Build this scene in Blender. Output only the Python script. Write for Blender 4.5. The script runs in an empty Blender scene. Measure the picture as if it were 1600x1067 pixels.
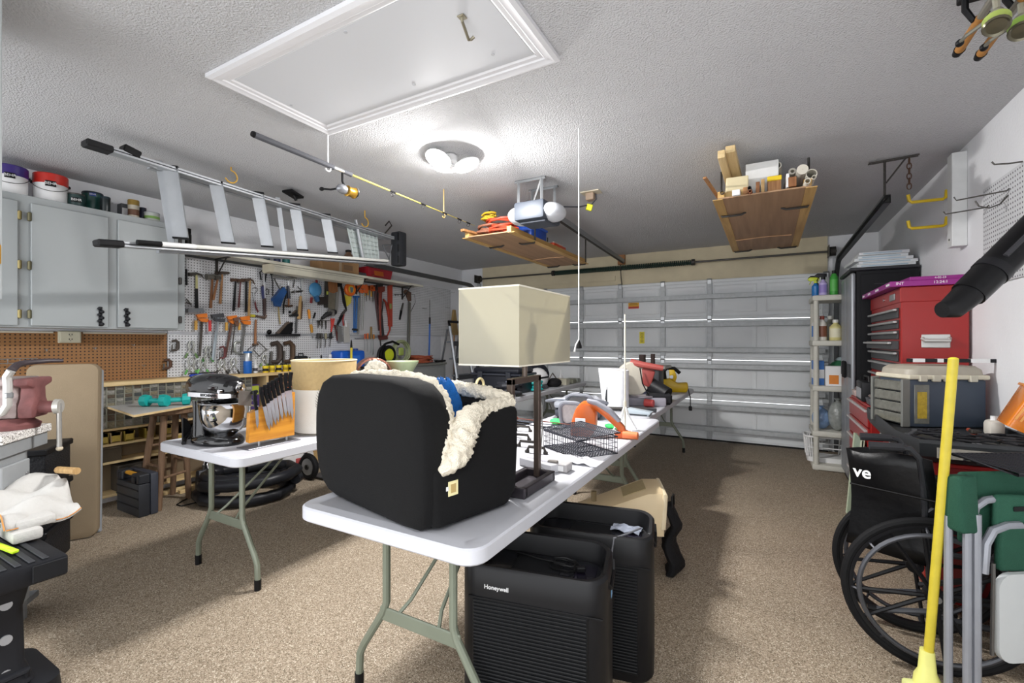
import bpy, bmesh, math, random
from mathutils import Vector, Matrix, Euler
random.seed(7)
S = bpy.context.scene
COL = S.collection
PI = math.pi

# ------------------------------------------------------------------ camera, world, exposure
CAM_H, CEIL = 1.31, 2.565
YAW = math.atan(400 / 717)
cam_d = bpy.data.cameras.new('camera'); cam = bpy.data.objects.new('camera', cam_d); COL.objects.link(cam)
cam_d.sensor_width = 36; cam_d.lens = 36 * 717 / 1600
cam_d.clip_start = 0.02
cam.location = (0, 0, CAM_H); cam.rotation_euler = (PI / 2, 0, YAW)
S.camera = cam
w = bpy.data.worlds.new('world'); S.world = w; w.use_nodes = True
w.node_tree.nodes['Background'].inputs[0].default_value = (0.955, 0.975, 1.0, 1)
w.node_tree.nodes['Background'].inputs[1].default_value = 2.9
S.view_settings.view_transform = 'Standard'; S.view_settings.look = 'None'
S.view_settings.gamma = 1; S.view_settings.use_curve_mapping = False
S.view_settings.exposure = 0.3
LAMP_W = 27.0
BACK_W = 22.0

# ------------------------------------------------------------------ where things stand: a sight line met with a known plane
_s, _c = math.sin(YAW), math.cos(YAW)
def at(u, v, x=None, y=None, z=None):
    a = (u - 800) / 717; b = (533 - v) / 717
    D = Vector((-_s + a * _c, _c + a * _s, b))
    t = (z - CAM_H) / D.z if z is not None else x / D.x if x is not None else y / D.y
    return Vector((t * D.x, t * D.y, CAM_H + t * D.z))

# ------------------------------------------------------------------ materials
def lin(h):
    if isinstance(h, str):
        h = h.lstrip('#'); v = [int(h[i:i + 2], 16) / 255 for i in (0, 2, 4)]
        return tuple(((c + .055) / 1.055) ** 2.4 if c > .04045 else c / 12.92 for c in v)
    return h
_mats = {}
def M(col, rough=.55, metal=0., var=.10, scale=18., bump=0., bscale=120., alpha=1., emit=0., trans=0., key=None, coat=0.):
    """a procedural material: colour, mottled a little by noise, with optional fine relief"""
    k = key or (col, rough, metal, var, scale, bump, bscale, alpha, emit, trans, coat)
    if k in _mats: return _mats[k]
    m = bpy.data.materials.new('mat_%d' % len(_mats)); m.use_nodes = True
    nt = m.node_tree; b = nt.nodes['Principled BSDF']; c = lin(col)
    b.inputs['Roughness'].default_value = rough; b.inputs['Metallic'].default_value = metal
    b.inputs['Base Color'].default_value = (*c, 1)
    if rough >= .7 or max(c) < .02: b.inputs['Specular IOR Level'].default_value = .25
    if coat: b.inputs['Coat Weight'].default_value = coat
    if trans: b.inputs['Transmission Weight'].default_value = trans; b.inputs['IOR'].default_value = 1.2
    if alpha < 1: b.inputs['Alpha'].default_value = alpha
    if emit:
        b.inputs['Emission Color'].default_value = (*c, 1); b.inputs['Emission Strength'].default_value = emit
    tc = nt.nodes.new('ShaderNodeTexCoord')
    if var:
        n = nt.nodes.new('ShaderNodeTexNoise'); n.inputs['Scale'].default_value = scale; n.inputs['Detail'].default_value = 4
        r = nt.nodes.new('ShaderNodeMix'); r.data_type = 'RGBA'
        nt.links.new(tc.outputs['Object'], n.inputs['Vector'])
        r.inputs[6].default_value = (*[q * (1 - var) for q in c], 1)
        r.inputs[7].default_value = (*[min(1, q * (1 + var)) for q in c], 1)
        nt.links.new(n.outputs['Fac'], r.inputs[0]); nt.links.new(r.outputs[2], b.inputs['Base Color'])
    if bump:
        n2 = nt.nodes.new('ShaderNodeTexNoise'); n2.inputs['Scale'].default_value = bscale; n2.inputs['Detail'].default_value = 3
        nt.links.new(tc.outputs['Object'], n2.inputs['Vector'])
        bp = nt.nodes.new('ShaderNodeBump'); bp.inputs['Strength'].default_value = bump; bp.inputs['Distance'].default_value = .01
        nt.links.new(n2.outputs['Fac'], bp.inputs['Height']); nt.links.new(bp.outputs[0], b.inputs['Normal'])
    _mats[k] = m
    return m
def wood(c1, c2, rough=.6, scale=3., axis=1):
    k = ('wood', c1, c2, rough, scale, axis)
    if k in _mats: return _mats[k]
    m = bpy.data.materials.new('mat_wood_%d' % len(_mats)); m.use_nodes = True
    nt = m.node_tree; b = nt.nodes['Principled BSDF']; b.inputs['Roughness'].default_value = rough
    tc = nt.nodes.new('ShaderNodeTexCoord'); mp = nt.nodes.new('ShaderNodeMapping')
    sc = [14 * scale] * 3; sc[axis] = scale * .7; mp.inputs['Scale'].default_value = sc
    n = nt.nodes.new('ShaderNodeTexNoise'); n.inputs['Scale'].default_value = 1.; n.inputs['Detail'].default_value = 5
    n.inputs['Distortion'].default_value = .4
    r = nt.nodes.new('ShaderNodeValToRGB'); r.color_ramp.elements[0].position = .3; r.color_ramp.elements[1].position = .7
    r.color_ramp.elements[0].color = (*lin(c1), 1); r.color_ramp.elements[1].color = (*lin(c2), 1)
    nt.links.new(tc.outputs['Object'], mp.inputs[0]); nt.links.new(mp.outputs[0], n.inputs['Vector'])
    nt.links.new(n.outputs['Fac'], r.inputs[0]); nt.links.new(r.outputs[0], b.inputs['Base Color'])
    _mats[k] = m
    return m
def speckle(name, cols, scale, rough=.6, bump=0., big=None):
    """grains of several colours (Voronoi cells), with optional broad tone drift"""
    m = bpy.data.materials.new(name); m.use_nodes = True
    nt = m.node_tree; b = nt.nodes['Principled BSDF']; b.inputs['Roughness'].default_value = rough
    tc = nt.nodes.new('ShaderNodeTexCoord'); v = nt.nodes.new('ShaderNodeTexVoronoi'); v.inputs['Scale'].default_value = scale
    nt.links.new(tc.outputs['Object'], v.inputs['Vector'])
    sp = nt.nodes.new('ShaderNodeSeparateColor'); nt.links.new(v.outputs['Color'], sp.inputs[0])
    r = nt.nodes.new('ShaderNodeValToRGB'); r.color_ramp.interpolation = 'CONSTANT'
    e = r.color_ramp.elements
    for i, (p, c) in enumerate(cols):
        el = e[0] if i == 0 else (e[1] if i == 1 else e.new(p)); el.position = p; el.color = (*lin(c), 1)
    nt.links.new(sp.outputs[0], r.inputs[0]); out = r.outputs[0]
    if big:
        n = nt.nodes.new('ShaderNodeTexNoise'); n.inputs['Scale'].default_value = big; n.inputs['Detail'].default_value = 4
        nt.links.new(tc.outputs['Object'], n.inputs['Vector'])
        mr = nt.nodes.new('ShaderNodeMapRange'); mr.inputs[3].default_value = .86; mr.inputs[4].default_value = 1.14
        nt.links.new(n.outputs['Fac'], mr.inputs[0])
        mx = nt.nodes.new('ShaderNodeMix'); mx.data_type = 'RGBA'; mx.blend_type = 'MULTIPLY'; mx.inputs[0].default_value = 1
        nt.links.new(out, mx.inputs[6]); nt.links.new(mr.outputs[0], mx.inputs[7]); out = mx.outputs[2]
    nt.links.new(out, b.inputs['Base Color'])
    if bump:
        bp = nt.nodes.new('ShaderNodeBump'); bp.inputs['Strength'].default_value = bump; bp.inputs['Distance'].default_value = .004
        nt.links.new(v.outputs['Distance'], bp.inputs['Height']); nt.links.new(bp.outputs[0], b.inputs['Normal'])
    return m
def pegmat(name, col, hole, axis='x', pitch=.0254, rad=.21):
    """board drilled with a square grid of small holes"""
    m = bpy.data.materials.new(name); m.use_nodes = True
    nt = m.node_tree; b = nt.nodes['Principled BSDF']; b.inputs['Roughness'].default_value = .6
    tc = nt.nodes.new('ShaderNodeTexCoord'); sx = nt.nodes.new('ShaderNodeSeparateXYZ'); nt.links.new(tc.outputs['Object'], sx.inputs[0])
    def mth(op, a, bb=None):
        n = nt.nodes.new('ShaderNodeMath'); n.operation = op
        for i, q in enumerate((a, bb)):
            if q is None: continue
            if isinstance(q, (int, float)): n.inputs[i].default_value = q
            else: nt.links.new(q, n.inputs[i])
        return n.outputs[0]
    def cell(o): return mth('SUBTRACT', mth('FRACT', mth('ADD', mth('DIVIDE', o, pitch), 500.)), .5)
    a = cell(sx.outputs[1]); c2 = cell(sx.outputs[2])
    d = mth('SQRT', mth('ADD', mth('MULTIPLY', a, a), mth('MULTIPLY', c2, c2)))
    mk = mth('LESS_THAN', d, rad)
    n = nt.nodes.new('ShaderNodeTexNoise'); n.inputs['Scale'].default_value = 5; n.inputs['Detail'].default_value = 5
    nt.links.new(tc.outputs['Object'], n.inputs['Vector'])
    mv = nt.nodes.new('ShaderNodeMix'); mv.data_type = 'RGBA'
    c = lin(col); mv.inputs[6].default_value = (*[q * .85 for q in c], 1); mv.inputs[7].default_value = (*[min(1, q * 1.12) for q in c], 1)
    nt.links.new(n.outputs['Fac'], mv.inputs[0])
    mx = nt.nodes.new('ShaderNodeMix'); mx.data_type = 'RGBA'
    nt.links.new(mk, mx.inputs[0]); nt.links.new(mv.outputs[2], mx.inputs[6]); mx.inputs[7].default_value = (*lin(hole), 1)
    nt.links.new(mx.outputs[2], b.inputs['Base Color'])
    return m

# ------------------------------------------------------------------ mesh building
def rotm(rot): return Euler(rot).to_matrix() if rot is not None and not isinstance(rot, Matrix) else rot
def frame(d):
    d = Vector(d).normalized(); up = Vector((0, 0, 1)) if abs(d.z) < .95 else Vector((1, 0, 0))
    a = d.cross(up).normalized(); return a, d.cross(a).normalized()
class MB:
    def __init__(s): s.v = []; s.f = []; s.T = None
    def add(s, vs, fs):
        n = len(s.v); s.v += [tuple(s.T @ Vector(p)) if s.T else tuple(p) for p in vs]; s.f += [tuple(i + n for i in f) for f in fs]; return s
    def box(s, c, d, rot=None, bev=0., seg=1):
        c = Vector(c); x, y, z = [q / 2 for q in d]; R = rotm(rot)
        if bev:
            bm = bmesh.new(); bmesh.ops.create_cube(bm, size=1)
            for q in bm.verts: q.co = Vector((q.co.x * d[0], q.co.y * d[1], q.co.z * d[2]))
            bmesh.ops.bevel(bm, geom=bm.edges[:], offset=min(bev, min(d) * .49), segments=seg, affect='EDGES', profile=.5)
            bm.verts.index_update()
            vs = [q.co.copy() for q in bm.verts]; fs = [[q.index for q in f.verts] for f in bm.faces]; bm.free()
        else:
            vs = [Vector((i * x, j * y, k * z)) for i in (-1, 1) for j in (-1, 1) for k in (-1, 1)]
            fs = [(0, 1, 3, 2), (4, 6, 7, 5), (0, 4, 5, 1), (2, 3, 7, 6), (0, 2, 6, 4), (1, 5, 7, 3)]
        return s.add([c + (R @ q if R else q) for q in vs], fs)
    def bb(s, x0, x1, y0, y1, z0, z1, bev=0., seg=1):
        return s.box(((x0 + x1) / 2, (y0 + y1) / 2, (z0 + z1) / 2), (abs(x1 - x0), abs(y1 - y0), abs(z1 - z0)), None, bev, seg)
    def cyl(s, p0, p1, r0, r1=None, n=12, cap=True):
        p0 = Vector(p0); p1 = Vector(p1); r1 = r0 if r1 is None else r1; a, b = frame(p1 - p0)
        vs = []; fs = []
        for p, r in ((p0, r0), (p1, r1)):
            for i in range(n):
                t = 2 * PI * i / n; vs.append(p + (a * math.cos(t) + b * math.sin(t)) * r)
        for i in range(n): j = (i + 1) % n; fs.append((i, j, n + j, n + i))
        if cap: fs += [tuple(range(n - 1, -1, -1)), tuple(range(n, 2 * n))]
        return s.add(vs, fs)
    def tube(s, pts, r, n=8, closed=False, flat=None):
        pts = [Vector(p) for p in pts]; m = len(pts); rr = r if isinstance(r, (list, tuple)) else [r] * m
        vs = []; fs = []; pa = None
        for i, p in enumerate(pts):
            if closed: d = pts[(i + 1) % m] - pts[i - 1]
            else: d = pts[min(i + 1, m - 1)] - pts[max(i - 1, 0)]
            if d.length < 1e-9: d = Vector((0, 0, 1))
            d.normalize()
            if pa is None: a, b = frame(d)
            else:
                a = pa - d * pa.dot(d)
                a = a.normalized() if a.length > 1e-6 else frame(d)[0]
                b = d.cross(a).normalized()
            pa = a
            for k in range(n):
                t = 2 * PI * k / n; vs.append(p + (a * math.cos(t) + b * math.sin(t) * (flat or 1)) * rr[i])
        for i in range(m if closed else m - 1):
            i2 = (i + 1) % m
            for k in range(n): k2 = (k + 1) % n; fs.append((i * n + k, i * n + k2, i2 * n + k2, i2 * n + k))
        if not closed: fs += [tuple(range(n - 1, -1, -1)), tuple((m - 1) * n + k for k in range(n))]
        return s.add(vs, fs)
    def lathe(s, prof, c=(0, 0, 0), n=20, axis=(0, 0, 1), cap=True, sq=None):
        c = Vector(c); ax = Vector(axis).normalized(); a, b = frame(ax)
        if abs(ax.z) > .99: a, b = Vector((1, 0, 0)), Vector((0, 1, 0)) * (1 if ax.z > 0 else -1)
        vs = []; fs = []
        for r, h in prof:
            for i in range(n):
                t = 2 * PI * i / n; vs.append(c + (a * math.cos(t) + b * math.sin(t)) * r + ax * h)
        for j in range(len(prof) - 1):
            for i in range(n): k = (i + 1) % n; fs.append((j * n + i, j * n + k, (j + 1) * n + k, (j + 1) * n + i))
        if cap: fs += [tuple(range(n - 1, -1, -1)), tuple((len(prof) - 1) * n + i for i in range(n))]
        return s.add(vs, fs)
    def ell(s, c, r, nu=14, nv=8, rot=None):
        R = rotm(rot); c = Vector(c); vs = []; fs = []
        for j in range(1, nv):
            p = PI * j / nv
            for i in range(nu):
                t = 2 * PI * i / nu; q = Vector((r[0] * math.sin(p) * math.cos(t), r[1] * math.sin(p) * math.sin(t), r[2] * math.cos(p)))
                vs.append(c + (R @ q if R else q))
        for j in range(nv - 2):
            for i in range(nu): k = (i + 1) % nu; fs.append((j * nu + i, (j + 1) * nu + i, (j + 1) * nu + k, j * nu + k))
        for q in (Vector((0, 0, r[2])), Vector((0, 0, -r[2]))): vs.append(c + (R @ q if R else q))
        t0 = len(vs) - 2
        for i in range(nu):
            k = (i + 1) % nu; fs.append((t0, i, k)); fs.append((t0 + 1, (nv - 2) * nu + k, (nv - 2) * nu + i))
        return s.add(vs, fs)
    def prism(s, poly, o, ux, uy, th):
        """2-D outline in the plane (ux, uy) at o, thickened by th along ux x uy"""
        o = Vector(o); ux = Vector(ux).normalized(); uy = Vector(uy).normalized(); nz = ux.cross(uy).normalized()
        n = len(poly); vs = [o + ux * p[0] + uy * p[1] for p in poly] + [o + ux * p[0] + uy * p[1] + nz * th for p in poly]
        fs = [tuple(range(n - 1, -1, -1)), tuple(range(n, 2 * n))] + [(i, (i + 1) % n, n + (i + 1) % n, n + i) for i in range(n)]
        return s.add(vs, fs)
    def loft(s, rings, closed=True, cap=True):
        n = len(rings[0]); vs = [q for r in rings for q in r]; fs = []
        for j in range(len(rings) - 1):
            for i in range(n if closed else n - 1): k = (i + 1) % n; fs.append((j * n + i, j * n + k, (j + 1) * n + k, (j + 1) * n + i))
        if cap: fs += [tuple(range(n - 1, -1, -1)), tuple((len(rings) - 1) * n + i for i in range(n))]
        return s.add(vs, fs)
    def build(s, name, mat, parent=None, smooth=35, fix=True):
        me = bpy.data.meshes.new(name); me.from_pydata(s.v, [], s.f)
        if fix:
            bm = bmesh.new(); bm.from_mesh(me); bmesh.ops.recalc_face_normals(bm, faces=bm.faces); bm.to_mesh(me); bm.free()
        if smooth:
            me.shade_smooth(); me.set_sharp_from_angle(angle=math.radians(smooth))
        me.materials.append(mat)
        o = bpy.data.objects.new(name, me); COL.objects.link(o)
        if parent: o.parent = parent
        return o
def rrect(w, h, r, n=4):
    """rounded rectangle outline centred on the origin"""
    out = []
    for cx, cy, a0 in ((w / 2 - r, h / 2 - r, 0), (-w / 2 + r, h / 2 - r, PI / 2), (-w / 2 + r, -h / 2 + r, PI), (w / 2 - r, -h / 2 + r, 1.5 * PI)):
        for i in range(n + 1):
            t = a0 + PI / 2 * i / n; out.append((cx + r * math.cos(t), cy + r * math.sin(t)))
    return out
def arc(c, r, a0, a1, n, ux=(1, 0, 0), uy=(0, 0, 1)):
    c = Vector(c); ux = Vector(ux); uy = Vector(uy)
    return [c + ux * r * math.cos(a0 + (a1 - a0) * i / n) + uy * r * math.sin(a0 + (a1 - a0) * i / n) for i in range(n + 1)]
def coil(c, r, turns, rr, jit=.012, ux=(1, 0, 0), uy=(0, 1, 0), h=.03, n=22, seed=1):
    """a loosely wound loop of cord"""
    rnd = random.Random(seed); c = Vector(c); ux = Vector(ux); uy = Vector(uy); uz = ux.cross(uy); out = []
    for i in range(int(n * turns) + 1):
        t = 2 * PI * i / n; q = r * (1 + jit / r * math.sin(t * .73 + 1) + rnd.uniform(-1, 1) * jit / r * .4)
        out.append(c + ux * q * math.cos(t) + uy * q * rr * math.sin(t) + uz * (h * (.5 + .5 * math.sin(t * .41)) + rnd.uniform(0, .004)))
    return out
def tag(o, label=None, cat=None, group=None, kind=None):
    for k, q in (('label', label), ('category', cat), ('group', group), ('kind', kind)):
        if q: o[k] = q
    return o
def thing(name, label, cat, loc=(0, 0, 0), rz=0, group=None, rot=None):
    o = bpy.data.objects.new(name, None); COL.objects.link(o); o.empty_display_size = .05
    o.location = loc; o.rotation_euler = rot or (0, 0, rz)
    return tag(o, label, cat, group)
def struct(o): return tag(o, kind='structure')
def dup(root, loc=None, rz=None, label=None, group=None):
    r = root.copy(); COL.objects.link(r)
    if loc is not None: r.location = loc
    if rz is not None: r.rotation_euler = (0, 0, rz)
    if label: r['label'] = label
    if group: r['group'] = group
    for ch in list(root.children):
        c = ch.copy(); COL.objects.link(c); c.parent = r
        for g in list(ch.children):
            d = g.copy(); COL.objects.link(d); d.parent = c
    return r
def letters(txt, size, loc, rot, mat, parent, name='lettering', depth=.0008, bold=False):
    cu = bpy.data.curves.new('txt', 'FONT'); cu.body = txt; cu.size = size; cu.extrude = depth
    cu.align_x = 'CENTER'; cu.align_y = 'CENTER'
    if bold: cu.offset = size * .018
    t = bpy.data.objects.new('txt', cu); COL.objects.link(t)
    me = bpy.data.meshes.new_from_object(t); bpy.data.objects.remove(t); bpy.data.curves.remove(cu)
    me.materials.clear(); me.materials.append(mat)
    o = bpy.data.objects.new(name, me); COL.objects.link(o); o.location = loc; o.rotation_euler = rot
    if parent: o.parent = parent
    return o
FACE_Y = (PI / 2, 0, 0)          # writing that faces the camera side (-Y)
FACE_X = (PI / 2, 0, PI / 2)     # writing that faces +X

# common materials
BLACK = M('#0c0c0e', .5); BLKGLOSS = M('#070708', .22); CHARC = M('#26282c', .6); DGREY = M('#55575b', .55)
STEEL = M('#a9abad', .35, .8); DSTEEL = M('#5c5a57', .45, .7); CHROME = M('#d8d8da', .12, 1., var=0); ALU = M('#a6a9ad', .42, .5)
IRON = M('#3b3835', .55, .5); RUST = M('#5d463a', .7, .3, var=.3, scale=40)
WHITE = M('#e6e6e6', .5, var=.03); CREAM = M('#d9d3c0', .55); WHITEPL = M('#d5d6da', .45, var=.03)
RED = M('#951b1a', .35, var=.06); ORANGE = M('#c4621a', .45); YELLOW = M('#e3c21d', .45); BLUE = M('#1560b4', .4); TEAL = M('#12a3a3', .5)
GREENC = M('#4fb04a', .5); DGREEN = M('#1d3b33', .6); BRASS = M('#b8892f', .35, .8)
HICK = wood('#8a5a33', '#b98a5a', .6, 6, 2); PINE = wood('#c9ab78', '#e0c898', .65, 3, 1); PINEZ = wood('#c9ab78', '#dcc190', .65, 3, 2)
# ================================================================== the garage itself
XL, XR, YB, YN = -4.70, 1.105, 6.63, -0.9
M_WALL = M('#e6e7ea', .8, var=.05, scale=3, bump=.25, bscale=60)
M_CEIL = M('#c6c6c8', .9, var=.05, scale=2.5, bump=1., bscale=120)
M_HEAD = M('#cdc2a6', .8, var=.16, scale=5, bump=.15, bscale=40)
M_FLOOR = speckle('floor_grains', [(0, '#60523f'), (.16, '#8b7c69'), (.5, '#9f917e'), (.78, '#796b59'), (.93, '#bfb4a3')], 260, .75, .5, 1.3)
struct(MB().bb(XL - .1, XR + .1, YN, YB + .2, -.1, 0).build('floor', M_FLOOR))
struct(MB().bb(XL - .1, XR + .1, YN, YB + .2, CEIL, CEIL + .1).build('ceiling', M_CEIL))
struct(MB().bb(XL - .1, XL, YN, YB + .2, 0, CEIL).build('wall_left', M_WALL))
struct(MB().bb(XR, XR + .1, YN, YB + .2, 0, CEIL).build('wall_right', M_WALL))
DX0, DX1, DZ = -4.26, .62, 2.135
wb = MB(); wb.bb(DX0, DX1, YB - .03, YB + .15, DZ - .02, CEIL)
wb2 = MB(); wb2.bb(XL, DX0, YB, YB + .15, 0, CEIL); wb2.bb(DX1, XR, YB, YB + .15, 0, CEIL)
back = struct(wb2.build('wall_back', M_WALL)); wb.build('header', M_HEAD, back)
# batten on the header
MB().bb(-4.2, -1.95, YB - .045, YB - .03, 2.2, 2.27).build('batten', M_HEAD, back)

# ---- sectional garage door
M_DOOR = M('#dcdfe1', .55, var=.04, scale=4); M_GALV = M('#b2b5b7', .55, .3, var=.22, scale=25)
door = struct(thing('door_1', None, None, (0, YB - .02, 0)))
sec_h = DZ / 4; tops = []
stile_x = [-4.24, -3.66, -3.06, -2.465, -1.87, -1.275, -.675, -.04 + .02, .6]
stile_x = [-4.235, -3.65, -3.055, -2.46, -1.868, -1.273, -.675, .6]
for k in range(4):
    z0 = k * sec_h
    s = MB(); s.bb(DX0, DX1, -.02, .02, z0 + .004, z0 + sec_h - .004)
    s.bb(DX0, DX1, -.045, -.02, z0 + sec_h - .05, z0 + sec_h - .006, .006); s.bb(DX0, DX1, -.045, -.02, z0 + .006, z0 + .045, .006)
    sec = s.build('section', M_DOOR, door)
    xs = [-4.235, -3.65, -3.055, -2.46, -1.868, -1.273, -.675, -.075, .6]
    for a, b in zip(xs[:-1], xs[1:]):
        p = MB(); xa, xb, za, zb = a + .045, b - .045, z0 + .085, z0 + sec_h - .085
        fr = lambda e: [(xa + e, za + e), (xb - e, za + e), (xb - e, zb - e), (xa + e, zb - e)]
        rings = [[Vector((x, y, z)) for x, z in fr(e)] for e, y in ((0, -.02), (.012, -.026), (.025, -.021), (.05, -.021), (.065, -.027))]
        p.loft(rings, True, True).build('panel', M_DOOR, sec)
    for x in stile_x:
        h = MB(); h.bb(x - .032, x + .032, -.048, -.02, z0 + .01, z0 + sec_h - .01, .004)
        st = h.build('stile', M_GALV, door)
        hh = MB()
        hh.bb(x - .026, x + .026, -.056, -.048, z0 + sec_h - .07, z0 + sec_h + .05 if k < 3 else z0 + sec_h - .01, .003)
        hh.cyl((x - .03, -.058, z0 + sec_h - .002), (x + .03, -.058, z0 + sec_h - .002), .008, n=8)
        for dz in (.11, .2, .29): hh.cyl((x, -.05, z0 + dz), (x, -.054, z0 + dz), .006, n=6)
        hh.build('hinge', STEEL, st)
# U-shaped reinforcement struts
def strut(z, w=.075):
    m = MB()
    prof = [(-w / 2, 0), (-w / 2 + .012, 0), (-w / 2 + .016, -.05), (w / 2 - .016, -.05), (w / 2 - .012, 0), (w / 2, 0), (w / 2, -.004), (w / 2 - .008, -.004), (w / 2 - .012, -.055), (-w / 2 + .012, -.055), (-w / 2 + .008, -.004), (-w / 2, -.004)]
    m.prism([(p[0], p[1]) for p in prof], (DX0 + .03, -.05, z), (0, 0, 1), (0, 1, 0), -(DX1 - DX0 - .06))
    return m.build('strut', M_GALV, door, 30)
for z in (1.90, 1.535, 1.20, .985, .675, .45, .165): strut(z)
MB().bb(DX0, DX1, -.05, .02, 0.004, .022).build('bottom_seal', BLACK, door)
def sticker(u, v, wd, ht, col, col2, lines):
    p = at(u, v, y=YB - .02 - .03)
    o = MB().bb(-wd / 2, wd / 2, -.001, .001, -ht / 2, ht / 2).build('warning_label', M(col, .5, var=.03), door)
    o.location = (p.x, -.029, p.z)
    if col2: q = MB().bb(-wd / 2, wd / 2, -.0016, -.001, -ht / 2, -ht / 2 + ht * .35).build('red_band', M(col2, .5, var=.03), o)
    for sz, z in lines: MB().bb(-wd * sz, wd * sz, -.002, -.001, z - .003, z + .003).build('print_line', M('#3a3116', .6), o)
    return o
sticker(990, 477, .15, .085, '#e0a51f', '#c8321c', [(.32, .028), (.4, .012), (.36, -.024)])
sticker(1003, 527, .07, .165, '#e0cf22', None, [(.3, .06), (.34, .04), (.26, .02), (.32, .0), (.2, -.02), (.3, -.045), (.24, -.06)])

# ---- tracks, torsion tube and spring, all on the door's own hardware
trk = M('#5a5c5e', .45, .6)
def track(x, yend, name, label):
    t = thing(name, label, 'door track', (x, YB - .07, 0))
    pts = [(0, 0, .02), (0, 0, 1.95)] + [Vector((0, -.30 + .30 * math.cos(a), 1.95 + .30 * math.sin(a))) for a in [PI / 2 * i / 8 for i in range(1, 9)]] + [Vector((0, yend - (YB - .07), 2.27))]
    m = MB()
    n = len(pts); vs = []; fs = []
    for i, p in enumerate(pts):
        p = Vector(p); d = (Vector(pts[min(i + 1, n - 1)]) - Vector(pts[max(i - 1, 0)])).normalized(); nn = Vector((0, d.z, -d.y))
        for a, b in ((-.02, .028), (.02, .028), (.02, -.028), (-.02, -.028), (-.014, -.022), (.014, -.022), (.014, .022), (-.014, .022)): vs.append(p + Vector((a, 0, 0)) + nn * b)
    for i in range(n - 1):
        for k in range(8): fs.append((i * 8 + k, i * 8 + (k + 1) % 8, (i + 1) * 8 + (k + 1) % 8, (i + 1) * 8 + k))
    m.add(vs, fs); m.build('rail', trk, t, 30)
    fl = MB(); fl.bb(-.03, .03, .03, .07, .02, 2.3); fl.build('jamb_angle', M_GALV, t)
    return t
track(-4.33, 4.05, 'garage_door_track', 'grey steel garage door track curving in under the shelf wall on the left')
tr = track(.70, 3.93, 'garage_door_track', 'dark steel garage door track running to the slotted hanger by the right wall')
hang = MB()
tt = MB().cyl((-4.32, YB - .12, 2.365), (.70, YB - .12, 2.365), .0125, n=10)
tor = thing('torsion_spring_shaft', 'thin steel torsion shaft with dark green spring along the header', 'garage spring', (0, 0, 0))
tt.build('shaft', DSTEEL, tor)
sp = MB(); sp.tube([(-2.87 + 1.98 * i / 640, YB - .12 + .03 * math.cos(2 * PI * i / 8), 2.365 + .03 * math.sin(2 * PI * i / 8)) for i in range(641)], .0085, 5); sp.build('spring', M('#1f3d36', .5, .3), tor)
for x in (-4.27, .66):
    MB().cyl((x - .03, YB - .12, 2.365), (x + .03, YB - .12, 2.365), .055, n=16).build('cable_drum', IRON, tor)
    MB().bb(x - .045, x - .037, YB - .2, YB - .031, 2.30, 2.43).build('bearing_plate', DSTEEL, tor)
for x in (-2.9, -.87): MB().cyl((x - .02, YB - .12, 2.365), (x + .02, YB - .12, 2.365), .042, n=14).build('spring_cone', IRON, tor)
MB().bb(-1.9, -1.8, YB - .09, YB - .03, 2.42, 2.56).build('mounting_block', wood('#8a5a33', '#a8784a', .7, 4, 2), back)

# ---- attic hatch in the ceiling
hx0, hx1, hy0, hy1 = -2.30, -.80, 1.175, 1.87
M_TRIM = M('#dcdcdf', .45, var=.03)
hatch = struct(thing('door_2', None, None, (0, 0, CEIL)))
MB().bb(hx0 + .085, hx1 - .085, hy0 + .085, hy1 - .085, -.012, -.002, .002).build('hatch_panel', M('#cfd1d5', .5, var=.04, scale=1.5), hatch)
def moulding(p0, p1, inward):
    """stepped casing, mitred at both ends"""
    p0 = Vector(p0); p1 = Vector(p1); d = (p1 - p0).normalized(); i = Vector(inward); m = MB()
    prof = [(0, -.001), (0, -.02), (.018, -.026), (.03, -.022), (.05, -.022), (.056, -.017), (.075, -.016), (.085, -.010), (.085, -.001)]
    rings = []
    for p, sg in ((p0, 1), (p1, -1)): rings.append([p + i * a + d * sg * a + Vector((0, 0, b)) for a, b in prof])
    return m.loft(rings).build('casing', M_TRIM, hatch, 20)
moulding((hx0, hy0, 0), (hx1, hy0, 0), (0, 1, 0)); moulding((hx0, hy1, 0), (hx1, hy1, 0), (0, -1, 0))
moulding((hx0, hy0, 0), (hx0, hy1, 0), (1, 0, 0)); moulding((hx1, hy0, 0), (hx1, hy1, 0), (-1, 0, 0))
p = at(722, 20, z=CEIL); q = at(736, 46, z=CEIL)
lk = MB(); lk.box((p.x, p.y, -.016), (.03, .03, .006), None, .002); lk.tube([(p.x, p.y, -.016), (p.x, p.y, -.03), (q.x - .005, q.y - .01, -.045), (q.x, q.y, -.04), (q.x + .012, q.y + .004, -.03)], .006, 7); lk.build('latch', M('#9a9480', .4, .6), hatch)
sc = MB()
for u, v in ((540, 45), (647, 128), (455, 160), (770, 80)):
    s_ = at(u, v, z=CEIL); sc.cyl((s_.x, s_.y, -.012), (s_.x, s_.y, -.0145), .008, n=8)
sc.build('screw', M('#b9bbbf', .4), hatch)
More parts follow.
